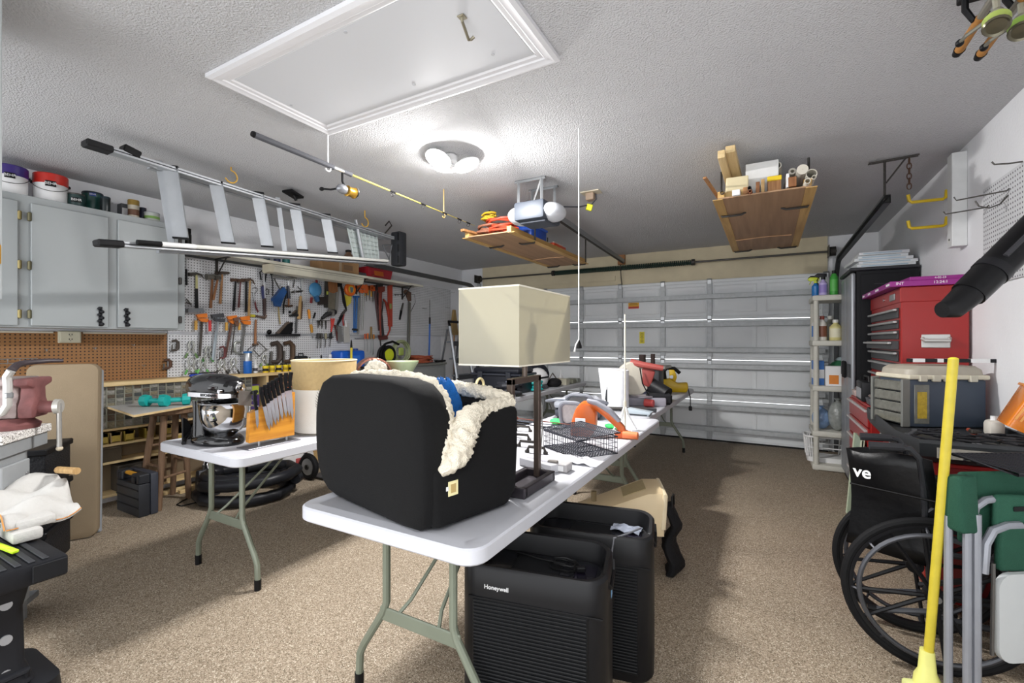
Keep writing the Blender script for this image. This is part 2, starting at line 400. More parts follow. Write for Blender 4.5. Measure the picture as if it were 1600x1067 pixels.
# ================================================================== lamp on the ceiling: three round LED heads on one stem
lc = Vector((-1.86, 2.49, CEIL))
lamp = thing('ceiling_led_light', 'bright white three-headed LED light on the ceiling', 'ceiling light', lc)
MB().lathe([(.03, 0), (.045, -.012), (.045, -.05), (.03, -.07), (.0, -.07)], n=20).build('socket', WHITE, lamp)
GLOW = bpy.data.materials.new('led_glow'); GLOW.use_nodes = True
_n = GLOW.node_tree.nodes['Principled BSDF']; _n.inputs['Emission Color'].default_value = (1, .98, .96, 1); _n.inputs['Emission Strength'].default_value = 14; _n.inputs['Base Color'].default_value = (1, 1, 1, 1)
for i, an in enumerate((2.6, .25, -1.7)):
    d = Vector((math.cos(an), math.sin(an), 0)); c = d * .115 + Vector((0, 0, (-.06, -.085, -.07)[i])); nrm = (Vector((0, 0, -1)) + d * (.22, .42, .5)[i]).normalized()
    hd = MB(); hd.lathe([(.0, -.035), (.05, -.03), (.085, -.008), (.088, .0), (.0, .001)], c, 24, nrm, False); hb = hd.build('lamp_head', WHITE, lamp)
    gl = MB(); gl.lathe([(.0, .022), (.03, .02), (.06, .014), (.084, .0015)], c, 24, nrm, False); gl.build('lens', GLOW, hb)
    for ty, e, off in (('AREA', LAMP_W, .012), ('POINT', LAMP_W * .16, .03)):      # forward beam and the sideways glow of the diffuser
        ld = bpy.data.lights.new('led', ty); ld.energy = e * (.8, 1.75, .7)[i]; ld.color = (1, .985, .97)
        if ty == 'AREA': ld.shape = 'DISK'; ld.size = .15
        else: ld.shadow_soft_size = .02
        lo = bpy.data.objects.new('led_light', ld); COL.objects.link(lo); lo.parent = lamp; lo.location = c + nrm * (off + .016)
        lo.rotation_euler = nrm.to_track_quat('-Z', 'Y').to_euler()
MB().lathe([(.0, -.07), (.035, -.075), (.035, -.095), (.0, -.1)], n=16).build('hub', WHITE, lamp)
# unseen fill light added behind the camera to lift shadows; no fixture stands there
bl = bpy.data.lights.new('rear_fill', 'AREA'); bl.shape = 'DISK'; bl.size = .5; bl.energy = BACK_W; bl.color = (1, .985, .97)
blo = bpy.data.objects.new('rear_fill_light', bl); COL.objects.link(blo); blo.location = (.25, -.5, CEIL - .06)
# ================================================================== left wall: pegboards, cabinets, shelf, bench
PEGX = XL + .018
M_PEGW = pegmat('pegboard_white', '#d4d5d8', '#5c5c5f'); M_PEGB = pegmat('pegboard_brown', '#8f6439', '#2b1b0e')
def peg(name, y0, y1, z0, z1, mat, label, th=.012):
    o = MB().bb(XL + .004, PEGX, y0, y1, z0, z1).build(name, mat)
    return tag(o, label, 'pegboard')
peg('pegboard', .55, 2.075, .99, 1.385, M_PEGB, 'brown hardboard pegboard under the grey wall cabinet')
peg('pegboard', 2.08, 5.2, 1.40, 2.09, M_PEGW, 'white pegboard crowded with hand tools below the wall shelf')
peg('pegboard', 2.08, 5.2, .99, 1.375, M_PEGW, 'lower white pegboard with clamps just above the wooden ledge')
peg('pegboard', 5.205, 6.27, 1.40, 2.18, M_PEGW, 'nearly empty white pegboard in the far left corner')
tag(MB().bb(XL + .004, PEGX - .004, 5.205, 6.0, 1.02, 1.395).build('wall_panel', M('#cfd1d6', .6)), 'plain white board below the empty corner pegboard', 'panel')
tag(MB().bb(XL + .004, PEGX + .008, 2.08, 4.7, 1.377, 1.398).build('aluminium_strip', M('#b9bcc2', .4, .5)), 'thin grey metal strip joining the two white pegboards', 'strip')
# wire hooks still hanging on the brown pegboard
def peg_hook(u, v, label, L=.05, grp=None):
    p = at(u, v, x=PEGX); t = MB()
    t.tube([(0, 0, .012), (.004, 0, .012), (L, 0, 0), (L + .008, 0, .015)], .0035, 6)
    o = t.build('peg_hook', STEEL); o.location = p; return tag(o, label, 'hook', grp)
for i, (u, v) in enumerate(((70, 548), (146, 545), (206, 540), (222, 572))):
    peg_hook(u, v, ['bare wire peg hook above the vise handle', 'bare wire peg hook right of the wall socket', 'bare wire peg hook high on the brown pegboard', 'bare wire peg hook low near the right of the brown pegboard'][i], .04)
rk = thing('wire_tool_rack', 'small wire tool rack on the brown pegboard above the vise', 'wire rack', at(18, 560, x=PEGX))
m = MB()
for dz in (0, -.03): m.tube([(0, -.12, dz), (.05, -.12, dz), (.05, .12, dz), (0, .12, dz)], .003, 6)
m.build('rails', STEEL, rk)
for y in (-.09, -.03, .03, .09): MB().tube([(.05, y, 0), (.05, y, -.03), (.03, y, -.04)], .0025, 6).build('prong', STEEL, rk)
# socket box
p0 = at(110, 526, x=PEGX + .03)
sk = thing('wall_socket', 'almond double wall socket under the grey cabinet', 'socket', (PEGX, p0.y, p0.z))
MB().bb(0, .03, -.065, .065, -.045, .045, .004).build('box', M('#bdb9a4', .5), sk)
MB().bb(.03, .034, -.058, .058, -.04, .04, .002).build('cover_plate', M('#c6c2ac', .45), sk)
for y in (-.0, ):
    m = MB()
    for z in (.018, -.018):
        for dy in (-.008, .008): m.bb(.034, .0352, y + dy - .002, y + dy + .002, z - .005, z + .007)
        m.bb(.034, .0352, y - .003, y + .003, z - .012, z - .008)
    m.build('slots', BLACK, sk)
tag(MB().bb(PEGX, PEGX + .012, .6, p0.y - .09, 1.372, 1.384).build('raceway', M('#c9c3b2', .5)), 'pale cable raceway left of the wall socket', 'raceway')
tag(MB().bb(PEGX, PEGX + .012, p0.y + .08, 2.06, 1.372, 1.384).build('raceway', M('#c9c3b2', .5)), 'pale cable raceway right of the wall socket', 'raceway')

# ---- grey wall cabinet
CX = -4.385; M_CAB = M('#9a9fa0', .5, var=.06, scale=2.5); M_CABD = M('#9ca1a2', .45, var=.06, scale=2.)
cz0, cz1 = 1.405, 2.30
cab = thing('wall_cabinet', 'grey painted wall cabinet with paint cans on top', 'cabinet', (0, 0, cz0))
Y = lambda u: at(u, 450, x=CX).y
cye = Y(289)
MB().bb(XL + .002, CX, .3, cye, 0, cz1 - cz0, .002).build('body', M_CAB, cab)
Hc = cz1 - cz0
def cab_door(u0, u1, hin, hy, handle):
    d = MB().bb(CX + .001, CX + .02, Y(u0), Y(u1), .012, Hc - .05, .004).build('door', M_CABD, cab)
    for z in (.09, .42, .75):
        m = MB(); m.bb(CX + .004, CX + .028, hy - .010, hy + .010, z - .03, z + .03, .005); m.cyl((CX + .026, hy, z - .028), (CX + .026, hy, z + .028), .005, n=8)
        m.build('hinge', hin, d)
    if handle:
        yh = Y(handle); m = MB()
        m.bb(CX + .021, CX + .024, yh - .012, yh + .012, .02, .165, .002)
        for k in range(6): m.ell((CX + .03, yh + .008 * (-1) ** k, .035 + k * .023), (.012, .014, .013), 8, 6)
        m.build('handle', M('#26272a', .4, .5), d)
cab_door(-60, 27, M('#8d8055', .4, .7), Y(29), None)
cab_door(47, 168, M('#6f6a52', .4, .7), Y(44.5), 155)
cab_door(183, 277, IRON, Y(280), 196)
# neighbouring cabinet at the left edge of the view
nc = thing('wall_cabinet', 'edge of a second grey cabinet close by at the far left', 'cabinet', (-2.19, .50, 1.437))
MB().bb(-.6, 0, -.62, -.02, 0, 1.1, .003).build('body', M_CAB, nc)
nd = MB().bb(-.6, -.004, -.019, 0, .01, 1.09, .003).build('door', M_CABD, nc)
MB().bb(-.004, .006, -.022, -.004, .125, .19, .003).build('hinge', BRASS, nd)

# ---- cans and tins standing on the cabinet
def can(u0, u1, vb, x, h, body, lid, label, lidh=.25, text=None, band=None, bail=False, name='paint_can', sq=False, col=None, top=None):
    a = at(u0, vb, x=x); b = at(u1, vb, x=x); z = top if top else cz1; y = (a.y + b.y) / 2
    r = (u1 - u0) / 1434 * (-_s * x + _c * y) / math.hypot(1, ((u0 + u1) / 2 - 800) / 717) * .98
    t = thing(name, label, 'paint can' if 'can' in name else 'container', (x, y, z))
    lh = h * lidh
    bd = MB().lathe([(r * .94, 0), (r * .97, .004), (r, h - lh), (r, h - lh)], n=24).build('body', body, t)
    MB().lathe([(r * 1.03, h - lh), (r * 1.03, h - .006), (r * .98, h), (r * .9, h), (r * .88, h - .005)], n=24).build('lid', lid, t)
    an = math.atan2(-y, -x)
    if band: MB().lathe([(r * 1.004, h * band[0]), (r * 1.006, h * band[1])], n=24, cap=False).build('label_band', band[2], bd)
    if text:
        L = MB(); n = 6
        w = text[1]; hh = text[2]; zc = h * text[3]
        pr = [(an - w + 2 * w * i / n) for i in range(n + 1)]
        rings = [[Vector((r * 1.045 * math.cos(q), r * 1.045 * math.sin(q), zc + s_)) for s_ in (-hh, hh)] for q in pr]
        L.loft(rings, False, False).build('printed_label', text[4], bd)
        letters(text[0], hh * 1.35, (r * 1.055 * math.cos(an), r * 1.055 * math.sin(an), zc), (PI / 2, 0, an + PI / 2), text[5], bd)
    if bail:
        pts = [Vector((r * 1.05 * math.cos(an + PI / 2 - PI * i / 14), r * 1.05 * math.sin(an + PI / 2 - PI * i / 14), h * .68 - .32 * h * math.sin(PI * i / 14))) for i in range(15)]
        MB().tube(pts, .002, 5).build('bail', DSTEEL, t)
        for sg in (0, -1): MB().ell(pts[sg], (.01, .01, .012), 8, 6).build('ear', M('#1a1b1f', .5), t)
    return t
can(-16, 45, 296, -4.52, .20, WHITE, M('#35246e', .35), 'white paint pail with a purple lid at the left', .35, ('BEHR', .28, .018, .62, BLACK, WHITE), None, True)
can(50, 107, 304, -4.52, .205, WHITE, M('#b8281d', .35), 'white paint pail with a red lid and a wire handle', .36, ('BEHR', .3, .02, .62, BLACK, WHITE), None, True)
can(104, 134, 310, -4.48, .10, M('#1c3b3a', .4), DSTEEL, 'short dark green tin beside the red lidded pail', .1, ('BEHR', .55, .018, .5, M('#1a2120', .4), WHITE))
can(127, 162, 315, -4.59, .165, M('#23514b', .35), M('#1c2a35', .4), 'tall dark green paint can behind the short tin', .1, ('BEHR', .3, .012, .85, M('#1d3f92', .4), WHITE))
can(156, 173, 320, -4.47, .125, M('#1b2527', .35), M('#20323a', .4), 'narrow black tin right of the dark green can', .12)
bx = thing('card_carton', 'small grey and white carton between tins on the cabinet', 'carton', at(193, 326, x=-4.58)); bx.location.z = cz1
MB().bb(-.035, .035, -.03, .03, 0, .125, .003).build('body', M('#54565a', .6), bx); MB().bb(.0352, .036, -.022, .022, .02, .09).build('label_panel', WHITE, bx)
can(199, 218, 330, -4.50, .155, M('#c9c1b0', .45), M('#9c7f3d', .4, .4), 'tall cream tin with a gold cap on the cabinet', .28, None, (.2, .5, M('#6d4a35', .5)))
can(217, 229, 333, -4.54, .12, M('#23293c', .4), M('#23293c', .4), 'slim navy tin behind the gold-capped tin', .1)
can(224, 250, 338, -4.50, .085, M('#c6c9c4', .45), M('#c9ccd0', .4, .4), 'short white tin with a green stripe on the cabinet', .12, None, (.35, .6, M('#86b05a', .5)))

# ---- long wall shelf over the tools
SZ = 2.115; SX = -4.43
sh = thing('wall_shelf', 'long cream wall shelf above the tool pegboard', 'shelf', (0, 0, SZ))
MB().bb(XL + .002, SX, cye + .01, 5.25, 0, .02, .002).build('board', M('#c9c6ba', .6), sh)
MB().bb(SX, SX + .012, cye + .01, 5.25, -.008, .022, .003).build('edging', M('#d9d5c4', .5), sh)
MB().bb(XL + .003, XL + .02, cye + .01, 5.25, -.02, -.001).build('cleat', M('#4a4b4c', .5), sh)
for u in (338, 556, 628):
    y = at(u, 410, x=PEGX).y; m = MB()
    m.bb(XL + .022, XL + .03, y - .012, y + .012, -.19, -.001); m.bb(XL + .022, SX - .03, y - .012, y + .012, -.008, -.001)
    m.tube([(XL + .03, y, -.17), (SX - .08, y, -.008)], .007, 6); m.build('bracket', IRON, sh)
# under-shelf tube light housing
fl = thing('tube_light_housing', 'cream fluorescent tube housing under the wall shelf', 'tube light', (SX, 2.9, SZ - .012))
MB().prism([(0, 0), (0, -.035), (-.02, -.075), (-.11, -.085), (-.13, -.07), (-.13, 0)], (.005, 0, 0), (1, 0, 0), (0, 0, 1), -1.22).build('housing', M('#d6d2c0', .5), fl)
MB().prism([(.004, .001), (.004, -.037), (-.018, -.08), (-.112, -.09), (-.134, -.072), (-.134, .001)], (.005, -.02, 0), (1, 0, 0), (0, 0, 1), -.045).build('end_cap', M('#cfc7b0', .5), fl)
m = MB(); m.bb(.002, .0075, 0, 1.22, -.022, -.017); m.build('groove', M('#a9a596', .5), fl)

# things on the shelf
def on_shelf(u, x, z=None): q = at(u, 400, x=x); return (x, q.y, SZ + .021 if z is None else z)
t = thing('spray_can', 'black spray can standing at the left end of the wall shelf', 'spray can', on_shelf(293, -4.60))
MB().lathe([(.03, 0), (.031, .004), (.031, .14), (.026, .155)], n=16).build('body', M('#22221f', .4), t); MB().lathe([(.031, .02), (.0314, .06)], n=16, cap=False).build('label_band', STEEL, t); MB().lathe([(.028, .155), (.028, .195), (.024, .198)], n=16).build('cap', BLKGLOSS, t)
t = thing('tape_roll', 'brown roll of tape lying on the wall shelf', 'tape', on_shelf(317, -4.60)); MB().lathe([(.02, 0), (.038, 0), (.038, .045), (.02, .045)], n=18).build('roll', M('#6b4b3c', .6), t)
t = thing('twine_spool', 'small yellow-green spool of line on the wall shelf', 'spool', on_shelf(330, -4.60)); MB().lathe([(.045, 0), (.045, .01), (.035, .012), (.035, .05), (.045, .052), (.045, .062)], n=18).build('reel', M('#3a3b2c', .5), t); MB().lathe([(.036, .013), (.04, .03), (.036, .05)], n=18, cap=False).build('line', M('#a9b43a', .6), t)
for u, c1, c2, h, r, lb in ((433, '#27345c', '#1e2340', .10, .035, 'navy blue tin on the shelf behind the ladder steps'), (417, '#2a4a4c', '#22292c', .07, .03, 'low dark tin on the shelf left of the navy tin'), (447, '#1c6a66', '#d0d5d6', .075, .04, 'teal tin with a pale stripe on the shelf')):
    t = thing('tin', lb, 'tin', on_shelf(u, -4.52)); MB().lathe([(r, 0), (r, h * .8)], n=16).build('body', M(c1, .4), t); MB().lathe([(r * 1.05, h * .8), (r * 1.05, h), (r * .9, h)], n=16).build('lid', M(c2, .4), t)
t = thing('cardboard_box', 'closed brown cardboard box on the wall shelf', 'box', (0, 0, SZ + .021))
ya, yb = at(503, 412, x=-4.46).y, at(561, 418, x=-4.46).y
MB().bb(XL + .03, -4.46, ya, yb, 0, .155, .003).build('carton', M('#a8835c', .7, var=.12), t)
MB().bb(-4.4598, -4.4590, ya + .24, ya + .28, .0, .154).build('tape', M('#b8a183', .3), t); MB().bb(-4.4598, -4.4590, yb - .24, yb - .1, .04, .1).build('printed_mark', M('#8a6f55', .7), t)
t = thing('jar', 'small brown jar next to the cardboard box on the shelf', 'jar', on_shelf(540, -4.63)); t.location.z = SZ + .022 + .156; t.location.x = -4.58
MB().lathe([(.045, 0), (.05, .02), (.05, .09), (.03, .12), (.03, .13)], n=16).build('body', M('#7b5d4a', .5), t); MB().lathe([(.035, .13), (.035, .155), (.02, .16)], n=16).build('cap', BLACK, t)
t = thing('red_bin', 'red plastic bin with an orange label on the wall shelf', 'bin', (0, 0, SZ + .021))
ya, yb = at(577, 425, x=-4.44).y, at(612, 430, x=-4.44).y
rings = [[Vector((x, y, z)) for x, y in ((-4.64 - e, ya - e), (-4.46 + e, ya - e), (-4.46 + e, yb + e), (-4.64 - e, yb + e))] for z, e in ((0, 0), (.13, .02), (.13, .012), (.01, -.006))]
MB().loft(rings).build('tub', M('#a8212f', .4), t); MB().box((-4.444, ya + .17, .065), (.004, .16, .07), (0, -.15, 0)).build('label_card', M('#c96a2c', .5), t)
for i, (dy, c) in enumerate(((.06, '#5a2c28'), (.2, '#3d4046'), (.33, '#6b3b2a'))):
    MB().cyl((-4.58, ya + dy, .05), (-4.53, ya + dy + .05, .19), .022, n=10).build('spray_nozzle', M(c, .5), t)
t = thing('caulking_gun', 'grey metal caulking gun lying beside the red bin', 'caulking gun', (0, 0, SZ + .021))
m = MB(); y0 = at(565, 420, x=-4.5).y; m.tube([(-4.52, y0 - .1, .03), (-4.5, y0 + .13, .03)], .022, 10); m.build('barrel', DGREY, t)
MB().tube([(-4.5, y0 + .1, .03), (-4.44, y0 + .16, .03), (-4.43, y0 + .10, .02)], .008, 7).build('trigger', RED, t); MB().tube([(-4.52, y0 - .1, .03), (-4.525, y0 - .13, .035)], .004, 6).build('rod', STEEL, t)
# ================================================================== ledge and small-parts drawers below the pegboards
BX = -4.53
lg = thing('wall_ledge', 'raw pine ledge and shelf rack below the pegboards', 'shelf rack', (0, 0, 0))
MB().bb(XL + .003, BX, 1.3, 4.15, .962, .987, .002).build('top_plank', PINE, lg)
for z, yb in ((.62, 4.15), (.50, 2.3), (.36, 3.4), (.10, 3.4)): MB().bb(XL + .003, BX, 1.3, yb, z - .018, z, .002).build('plank', PINE, lg)
for y in (1.31, 2.92, 4.13): MB().bb(XL + .003, BX - .002, y - .012, y + .012, 0, .961).build('upright', PINEZ, lg)
MB().bb(BX, BX + .012, 1.3, 4.15, .955, .987, .002).build('edging', PINE, lg)
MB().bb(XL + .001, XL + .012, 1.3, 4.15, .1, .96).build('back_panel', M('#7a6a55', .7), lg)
# grey drawer cabinets full of little see-through drawers
M_DRF = M('#8b8a7c', .6); DR = [M(c, .25, var=.5, scale=70, coat=.3) for c in ('#5a5955', '#76736a', '#474a4a', '#807761', '#95928a', '#5d5044')]
_dm = {}
def drawer_mesh(w, h, mi):
    k = (round(w, 3), round(h, 3), mi)
    if k not in _dm:
        m = MB(); m.bb(0, .004, -w / 2, w / 2, -h / 2, h / 2, .0015); m.bb(.004, .012, -w * .3, w * .3, -h * .42, -h * .25)
        o = m.build('drawer', DR[mi], None); _dm[k] = o.data; bpy.data.objects.remove(o)
    return _dm[k]
rd = random.Random(3)
def organizer(y0, y1, z0, z1, cols, rows, label):
    t = thing('parts_cabinet', label, 'drawer cabinet', (BX - .012, y0, z0), 0, 'small-parts drawer cabinets under the ledge')
    w, h = y1 - y0, z1 - z0; m = MB()
    m.bb(-.14, -.02, 0, w, 0, h)
    for i in range(cols + 1): m.bb(-.03, 0, i * w / cols - .003, i * w / cols + .003, 0, h)
    for j in range(rows + 1): m.bb(-.03, -.001, 0, w, max(0, j * h / rows - .002), min(h, j * h / rows + .002))
    m.build('frame', M_DRF, t)
    cw, rh = w / cols - .007, h / rows - .005
    for i in range(cols):
        for j in range(rows):
            o = bpy.data.objects.new('drawer', drawer_mesh(cw, rh, rd.randrange(6))); COL.objects.link(o); o.parent = t
            o.location = (-.012 + rd.uniform(-.002, .006), (i + .5) * w / cols, (j + .5) * h / rows)
yy = [at(u, 620, x=BX).y for u in (153, 209.5, 261, 308, 352, 395)]
names = ['leftmost, behind the tan padded board', 'behind the teal dumbbells', 'right of the teal dumbbells', 'behind the stand mixer', 'behind the knife board']
for k in range(5):
    organizer(yy[k] + .002, yy[k + 1] - .002, .792, .955, 4, 5, 'grey cabinet of tiny see-through drawers, ' + names[k])
    if k in (0, 2, 3): organizer(yy[k] + .002, yy[k + 1] - .002, .623, .785, 4 if k == 0 else 3, 3 if k == 0 else 2, 'grey cabinet of wider drawers in the lower row, ' + ['below the leftmost small drawers', '', 'seen right of the stool board', 'low behind the stand mixer'][k])
organizer(yy[1] + .002, yy[2] - .002, .623, .785, 4, 3, 'grey cabinet of wider drawers in the lower row, under the stool board')
# amber see-through bins on the planks
AMB = M('#8f7a33', .3, var=.3, scale=40, coat=.2); CARD = M('#a98f68', .7)
def bin_(y, w, z, h, mat, label, depth=.13):
    t = thing('parts_bin', label, 'bin', (BX - .006, y, z))
    rings = [[Vector((x, yq, zz)) for x, yq in ((-depth, -w / 2 - e), (0, -w / 2 - e), (0, w / 2 + e), (-depth, w / 2 + e))] for zz, e in ((0, -.006), (h, 0), (h, -.008), (.006, -.012))]
    MB().loft(rings).build('tub', mat, t); MB().bb(0, .003, -w * .35, w * .35, h * .15, h * .7).build('front_window', M('#b59c4a', .25, var=.3, scale=60), t)
    MB().bb(-depth + .015, -.01, -w * .42, w * .42, .006, h * .75, .01).build('contents', M('#7c6c46', .7, var=.4, scale=60), t)
zb = .501
ys = [at(u, 650, x=BX).y for u in (162, 182, 203, 236, 262)]
for i, y in enumerate(ys): bin_(y, .075, zb, .085, [AMB, CARD, AMB, AMB, CARD][i], ['amber bin on the plank, first from the tan board', 'cardboard bin on the plank, second from the tan board', 'amber bin on the plank behind the near stool leg', 'amber bin on the plank between the stool legs', 'cardboard bin on the plank by the far stool leg'][i])
for i, (u, w_) in enumerate(((284, .12), (307, .12), (345, .12), (372, .12))):
    bin_(at(u, 640, x=BX).y, w_, .361, .19, AMB, ['amber bin right of the stool under the ledge', 'second amber bin right of the stool under the ledge', 'amber bin behind the mixer bowl', 'amber bin behind the knife board'][i])
for i, (u, c) in enumerate(((172, '#544a3c'), (205, '#3f3a33'), (245, '#6b5842'))):
    t = thing('storage_box', ['dark brown box on the low plank behind the tan board', 'black box on the low plank behind the near stool leg', 'brown box on the low plank behind the far stool legs'][i], 'box', (BX - .01, at(u, 700, x=BX).y, .101 if i else .361))
    w_ = .16; hh = .2 if i else .1; MB().bb(-.14, 0, -w_ / 2, w_ / 2, 0, hh, .004).build('body', M(c, .7, var=.3), t); MB().bb(-.145, .004, -w_ / 2 - .004, w_ / 2 + .004, hh, hh + .014, .003).build('lid', M(c, .6), t)
# loose lumber on the floor by the wall
for i, (x, y0, y1, z, w_) in enumerate(((-4.48, 1.75, 3.3, .0, .05), (-4.40, 2.05, 3.0, .0, .045))):
    tag(MB().bb(x - w_, x, y0, y1, z + .001, z + .03, .002).build('lumber_strip', PINE), ['pale lumber strip on the floor against the shelf rack', 'short pale lumber strip on the floor behind the stool'][i], 'lumber')

# ---- things standing on the ledge
LZ = .9875
def ledge(u, x=-4.62): return (x, at(u, 560, x=x).y, LZ)
t = thing('insulated_tumbler', 'steel and blue cylinder bottle standing on the ledge', 'bottle', ledge(387, -4.60))
MB().lathe([(.038, 0), (.04, .004), (.04, .125)], n=20).build('sleeve', M('#1a62b8', .35), t); MB().lathe([(.0385, .125), (.0385, .205), (.034, .212)], n=20).build('upper', STEEL, t); MB().lathe([(.04, .205), (.041, .215), (.035, .222), (.012, .224)], n=20).build('lid', M('#2b6db0', .4), t)
MB().tube([(0, 0, .224), (0, .01, .25), (.02, .06, .28)], .004, 6).build('spout', BLACK, t)
t = thing('glue_bottle', 'small white squeeze bottle on the ledge by the blue cylinder', 'bottle', ledge(399, -4.60)); MB().lathe([(.02, 0), (.021, .01), (.021, .075), (.008, .09), (.006, .12), (.002, .135)], n=14).build('body', WHITE, t); MB().lathe([(.0213, .02), (.0213, .05)], n=14, cap=False).build('label_band', M('#3b3b44', .5), t)
for i, u in enumerate((415, 425, 435.5, 446, 455)):
    t = thing('screw_tub', 'yellow tub with black label on the ledge, %s' % ['first of the row from the glue bottle', 'second of the row', 'middle one of the row', 'fourth of the row', 'last of the row by the hamper'][i], 'tub', ledge(u, -4.57), 0, 'yellow tubs on the ledge')
    MB().lathe([(.027, 0), (.029, .055)], n=16).build('tub', YELLOW, t); MB().lathe([(.031, .055), (.031, .068), (.028, .07)], n=16).build('lid', M('#e8d11f', .4), t); MB().lathe([(.0283, .015), (.029, .042)], n=16, cap=False).build('label_band', M('#a38a18' if i % 2 else '#26241d', .5), t)
for i, (u, c, lb) in enumerate(((306, '#1a3fae', 'blue handled clamp lying on the ledge'), (325, '#1d48b8', 'second blue handled clamp lying on the ledge'))):
    t = thing('quick_clamp', lb, 'clamp', ledge(u, -4.6)); MB().box((0, 0, .012), (.035, .11, .022), (0, 0, .2), .006).build('handle', M(c, .4), t); MB().box((-.02, .02, .03), (.014, .16, .012), (0, 0, .15), .003).build('bar', DSTEEL, t)
t = thing('seed_packet', 'purple and green packet lying under the ledge', 'packet', (BX - .02, at(400, 588, x=BX).y, .621)); MB().bb(-.1, 0, -.05, .05, 0, .25, .004).build('body', M('#46306e', .5), t); MB().bb(.0005, .002, -.04, .04, .15, .24).build('label_panel', M('#a9b43a', .5), t)
# black hanging file box / plastic case on the ledge
t = thing('drill_bit_case', 'black ribbed drill-bit case standing on the ledge', 'case', ledge(470, -4.62))
MB().bb(-.03, .03, -.08, .08, 0, .16, .02, 3).build('shell', M('#202225', .5), t)
m = MB()
for k in range(6): m.bb(.029, .034, -.065, .065, .015 + k * .022, .026 + k * .022, .002)
m.build('ribs', M('#2b2d31', .45), t); MB().tube([(0, -.03, .158), (0, -.03, .185), (0, .03, .185), (0, .03, .158)], .006, 7).build('handle', BLACK, t)
t = thing('gear_puller', 'small worn pliers-like puller standing on the ledge', 'puller', ledge(484, -4.62)); MB().tube([(0, -.03, 0), (0, -.035, .06), (0, 0, .11), (0, .035, .06), (0, .03, 0)], .008, 7).build('jaws', RUST, t); MB().cyl((0, 0, .07), (0, 0, .14), .008, n=8).build('screw', DSTEEL, t)
t = thing('dust_brush', 'black bench brush head standing on the ledge', 'brush', ledge(502, -4.60)); MB().prism([(-.085, 0), (.085, 0), (.075, .04), (.035, .075), (-.035, .075), (-.075, .04)], (-.02, 0, 0), (0, 1, 0), (0, 0, 1), .04).build('bristles', M('#1e1d1e', .9, bump=.5, bscale=200), t); MB().cyl((0, 0, .07), (0, 0, .16), .01, n=8).build('handle', BLACK, t)
t = thing('spray_bottle', 'white bottle with a red label on the ledge', 'bottle', ledge(516, -4.58)); MB().lathe([(.038, 0), (.04, .006), (.04, .09), (.018, .13), (.018, .15)], n=16).build('body', M('#cfcbd2', .45), t); MB().lathe([(.0405, .02), (.0405, .075)], n=16, cap=False).build('label_band', M('#7b4a4a', .5), t); MB().lathe([(.019, .145), (.017, .17)], n=12).build('cap', WHITE, t)
t = thing('blue_jug', 'blue plastic jug standing on the ledge', 'jug', ledge(544, -4.56))
MB().bb(-.10, .10, -.19, .19, 0, .21, .03, 3).build('tank', M('#1459bf', .4), t); MB().cyl((0, .12, .2), (0, .12, .235), .03, n=14).build('cap', M('#123f8d', .4), t); MB().bb(.1, .104, -.1, .1, .04, .15, .002).build('label_panel', M('#2a6fd0', .4), t)
# yellow pry pole standing in front
t = thing('fiberglass_pole', 'yellow pole with a black tip standing before the blue jug', 'pole', (-4.36, at(549, 560, x=-4.36).y, 0)); MB().cyl((0, 0, 0), (0, 0, 1.235), .014, n=10).build('shaft', M('#d9c42c', .4), t); MB().cyl((0, 0, 1.235), (0, 0, 1.325), .014, .008, n=10).build('tip', BLACK, t)
t = thing('slim_rod', 'slim white rod leaning beside the yellow pole', 'rod', (-4.30, at(566, 590, x=-4.30).y, 0)); MB().cyl((0, .12, 0), (-.09, -.1, 1.21), .008, n=8).build('shaft', WHITE, t)

# ---- grey base cabinet at the far corner, under the empty pegboard
gx = -4.2; ya = 4.2; yb = at(696, 575, x=gx).y; gz = 1.0
gc = thing('base_cabinet', 'grey base cabinet with drawers in the far left corner', 'cabinet', (0, 0, 0)); M_GC = M('#7d8080', .55)
MB().bb(XL + .003, gx, ya, yb, .06, .985).build('body', M_GC, gc); MB().bb(PEGX + .003, gx + .02, ya - .01, yb + .01, gz - .03, gz, .004).build('worktop', M('#6f716c', .5), gc)
for z0, z1 in ((.70, .93), (.42, .68), (.10, .40)):
    dd = MB().bb(gx, gx + .018, 4.72, yb - .06, z0, z1, .004).build('drawer', M('#858888', .5), gc); MB().tube([(gx + .018, 5.11, (z0 + z1) / 2), (gx + .04, 5.12, (z0 + z1) / 2), (gx + .04, 5.2, (z0 + z1) / 2), (gx + .018, 5.21, (z0 + z1) / 2)], .005, 6).build('handle', STEEL, dd)
for z0, z1 in ((.10, .93),): MB().bb(gx, gx + .018, 4.24, 4.68, z0, z1, .004).build('door', M('#858888', .5), gc)
# coiled leads and tools on it
def cord_on(name, label, p, r, turns, rad, mat, seed, h=.06, ux=(1, 0, 0), uy=(0, 1, 0), rr=.8, jit=.02):
    o = MB().tube(coil((0, 0, rad), r, turns, rr, jit, ux, uy, h, 20, seed), rad, 6).build(name, mat); o.location = p; return tag(o, label, 'cord')
cord_on('extension_cord', 'heap of rusty orange cord on the grey corner cabinet', (-4.40, at(657, 565, x=-4.40).y, gz), .17, 9, .008, M('#9c4b2e', .6), 5, .09)
t = thing('cord_reel', 'yellow-green retractable cord reel on the ledge', 'cord reel', (-4.46, at(604, 560, x=-4.46).y, gz + .115))
t.location.z = gz + .13
MB().lathe([(.13, -.045), (.13, -.035), (.06, -.03), (.06, .03), (.13, .035), (.13, .045)], n=26, axis=(1, 0, -.0)).build('drum', BLACK, t); MB().lathe([(.0, .05), (.085, .05), (.095, .03)], n=24, axis=(1, 0, 0), cap=False).build('face', M('#c3cf1e', .4), t)
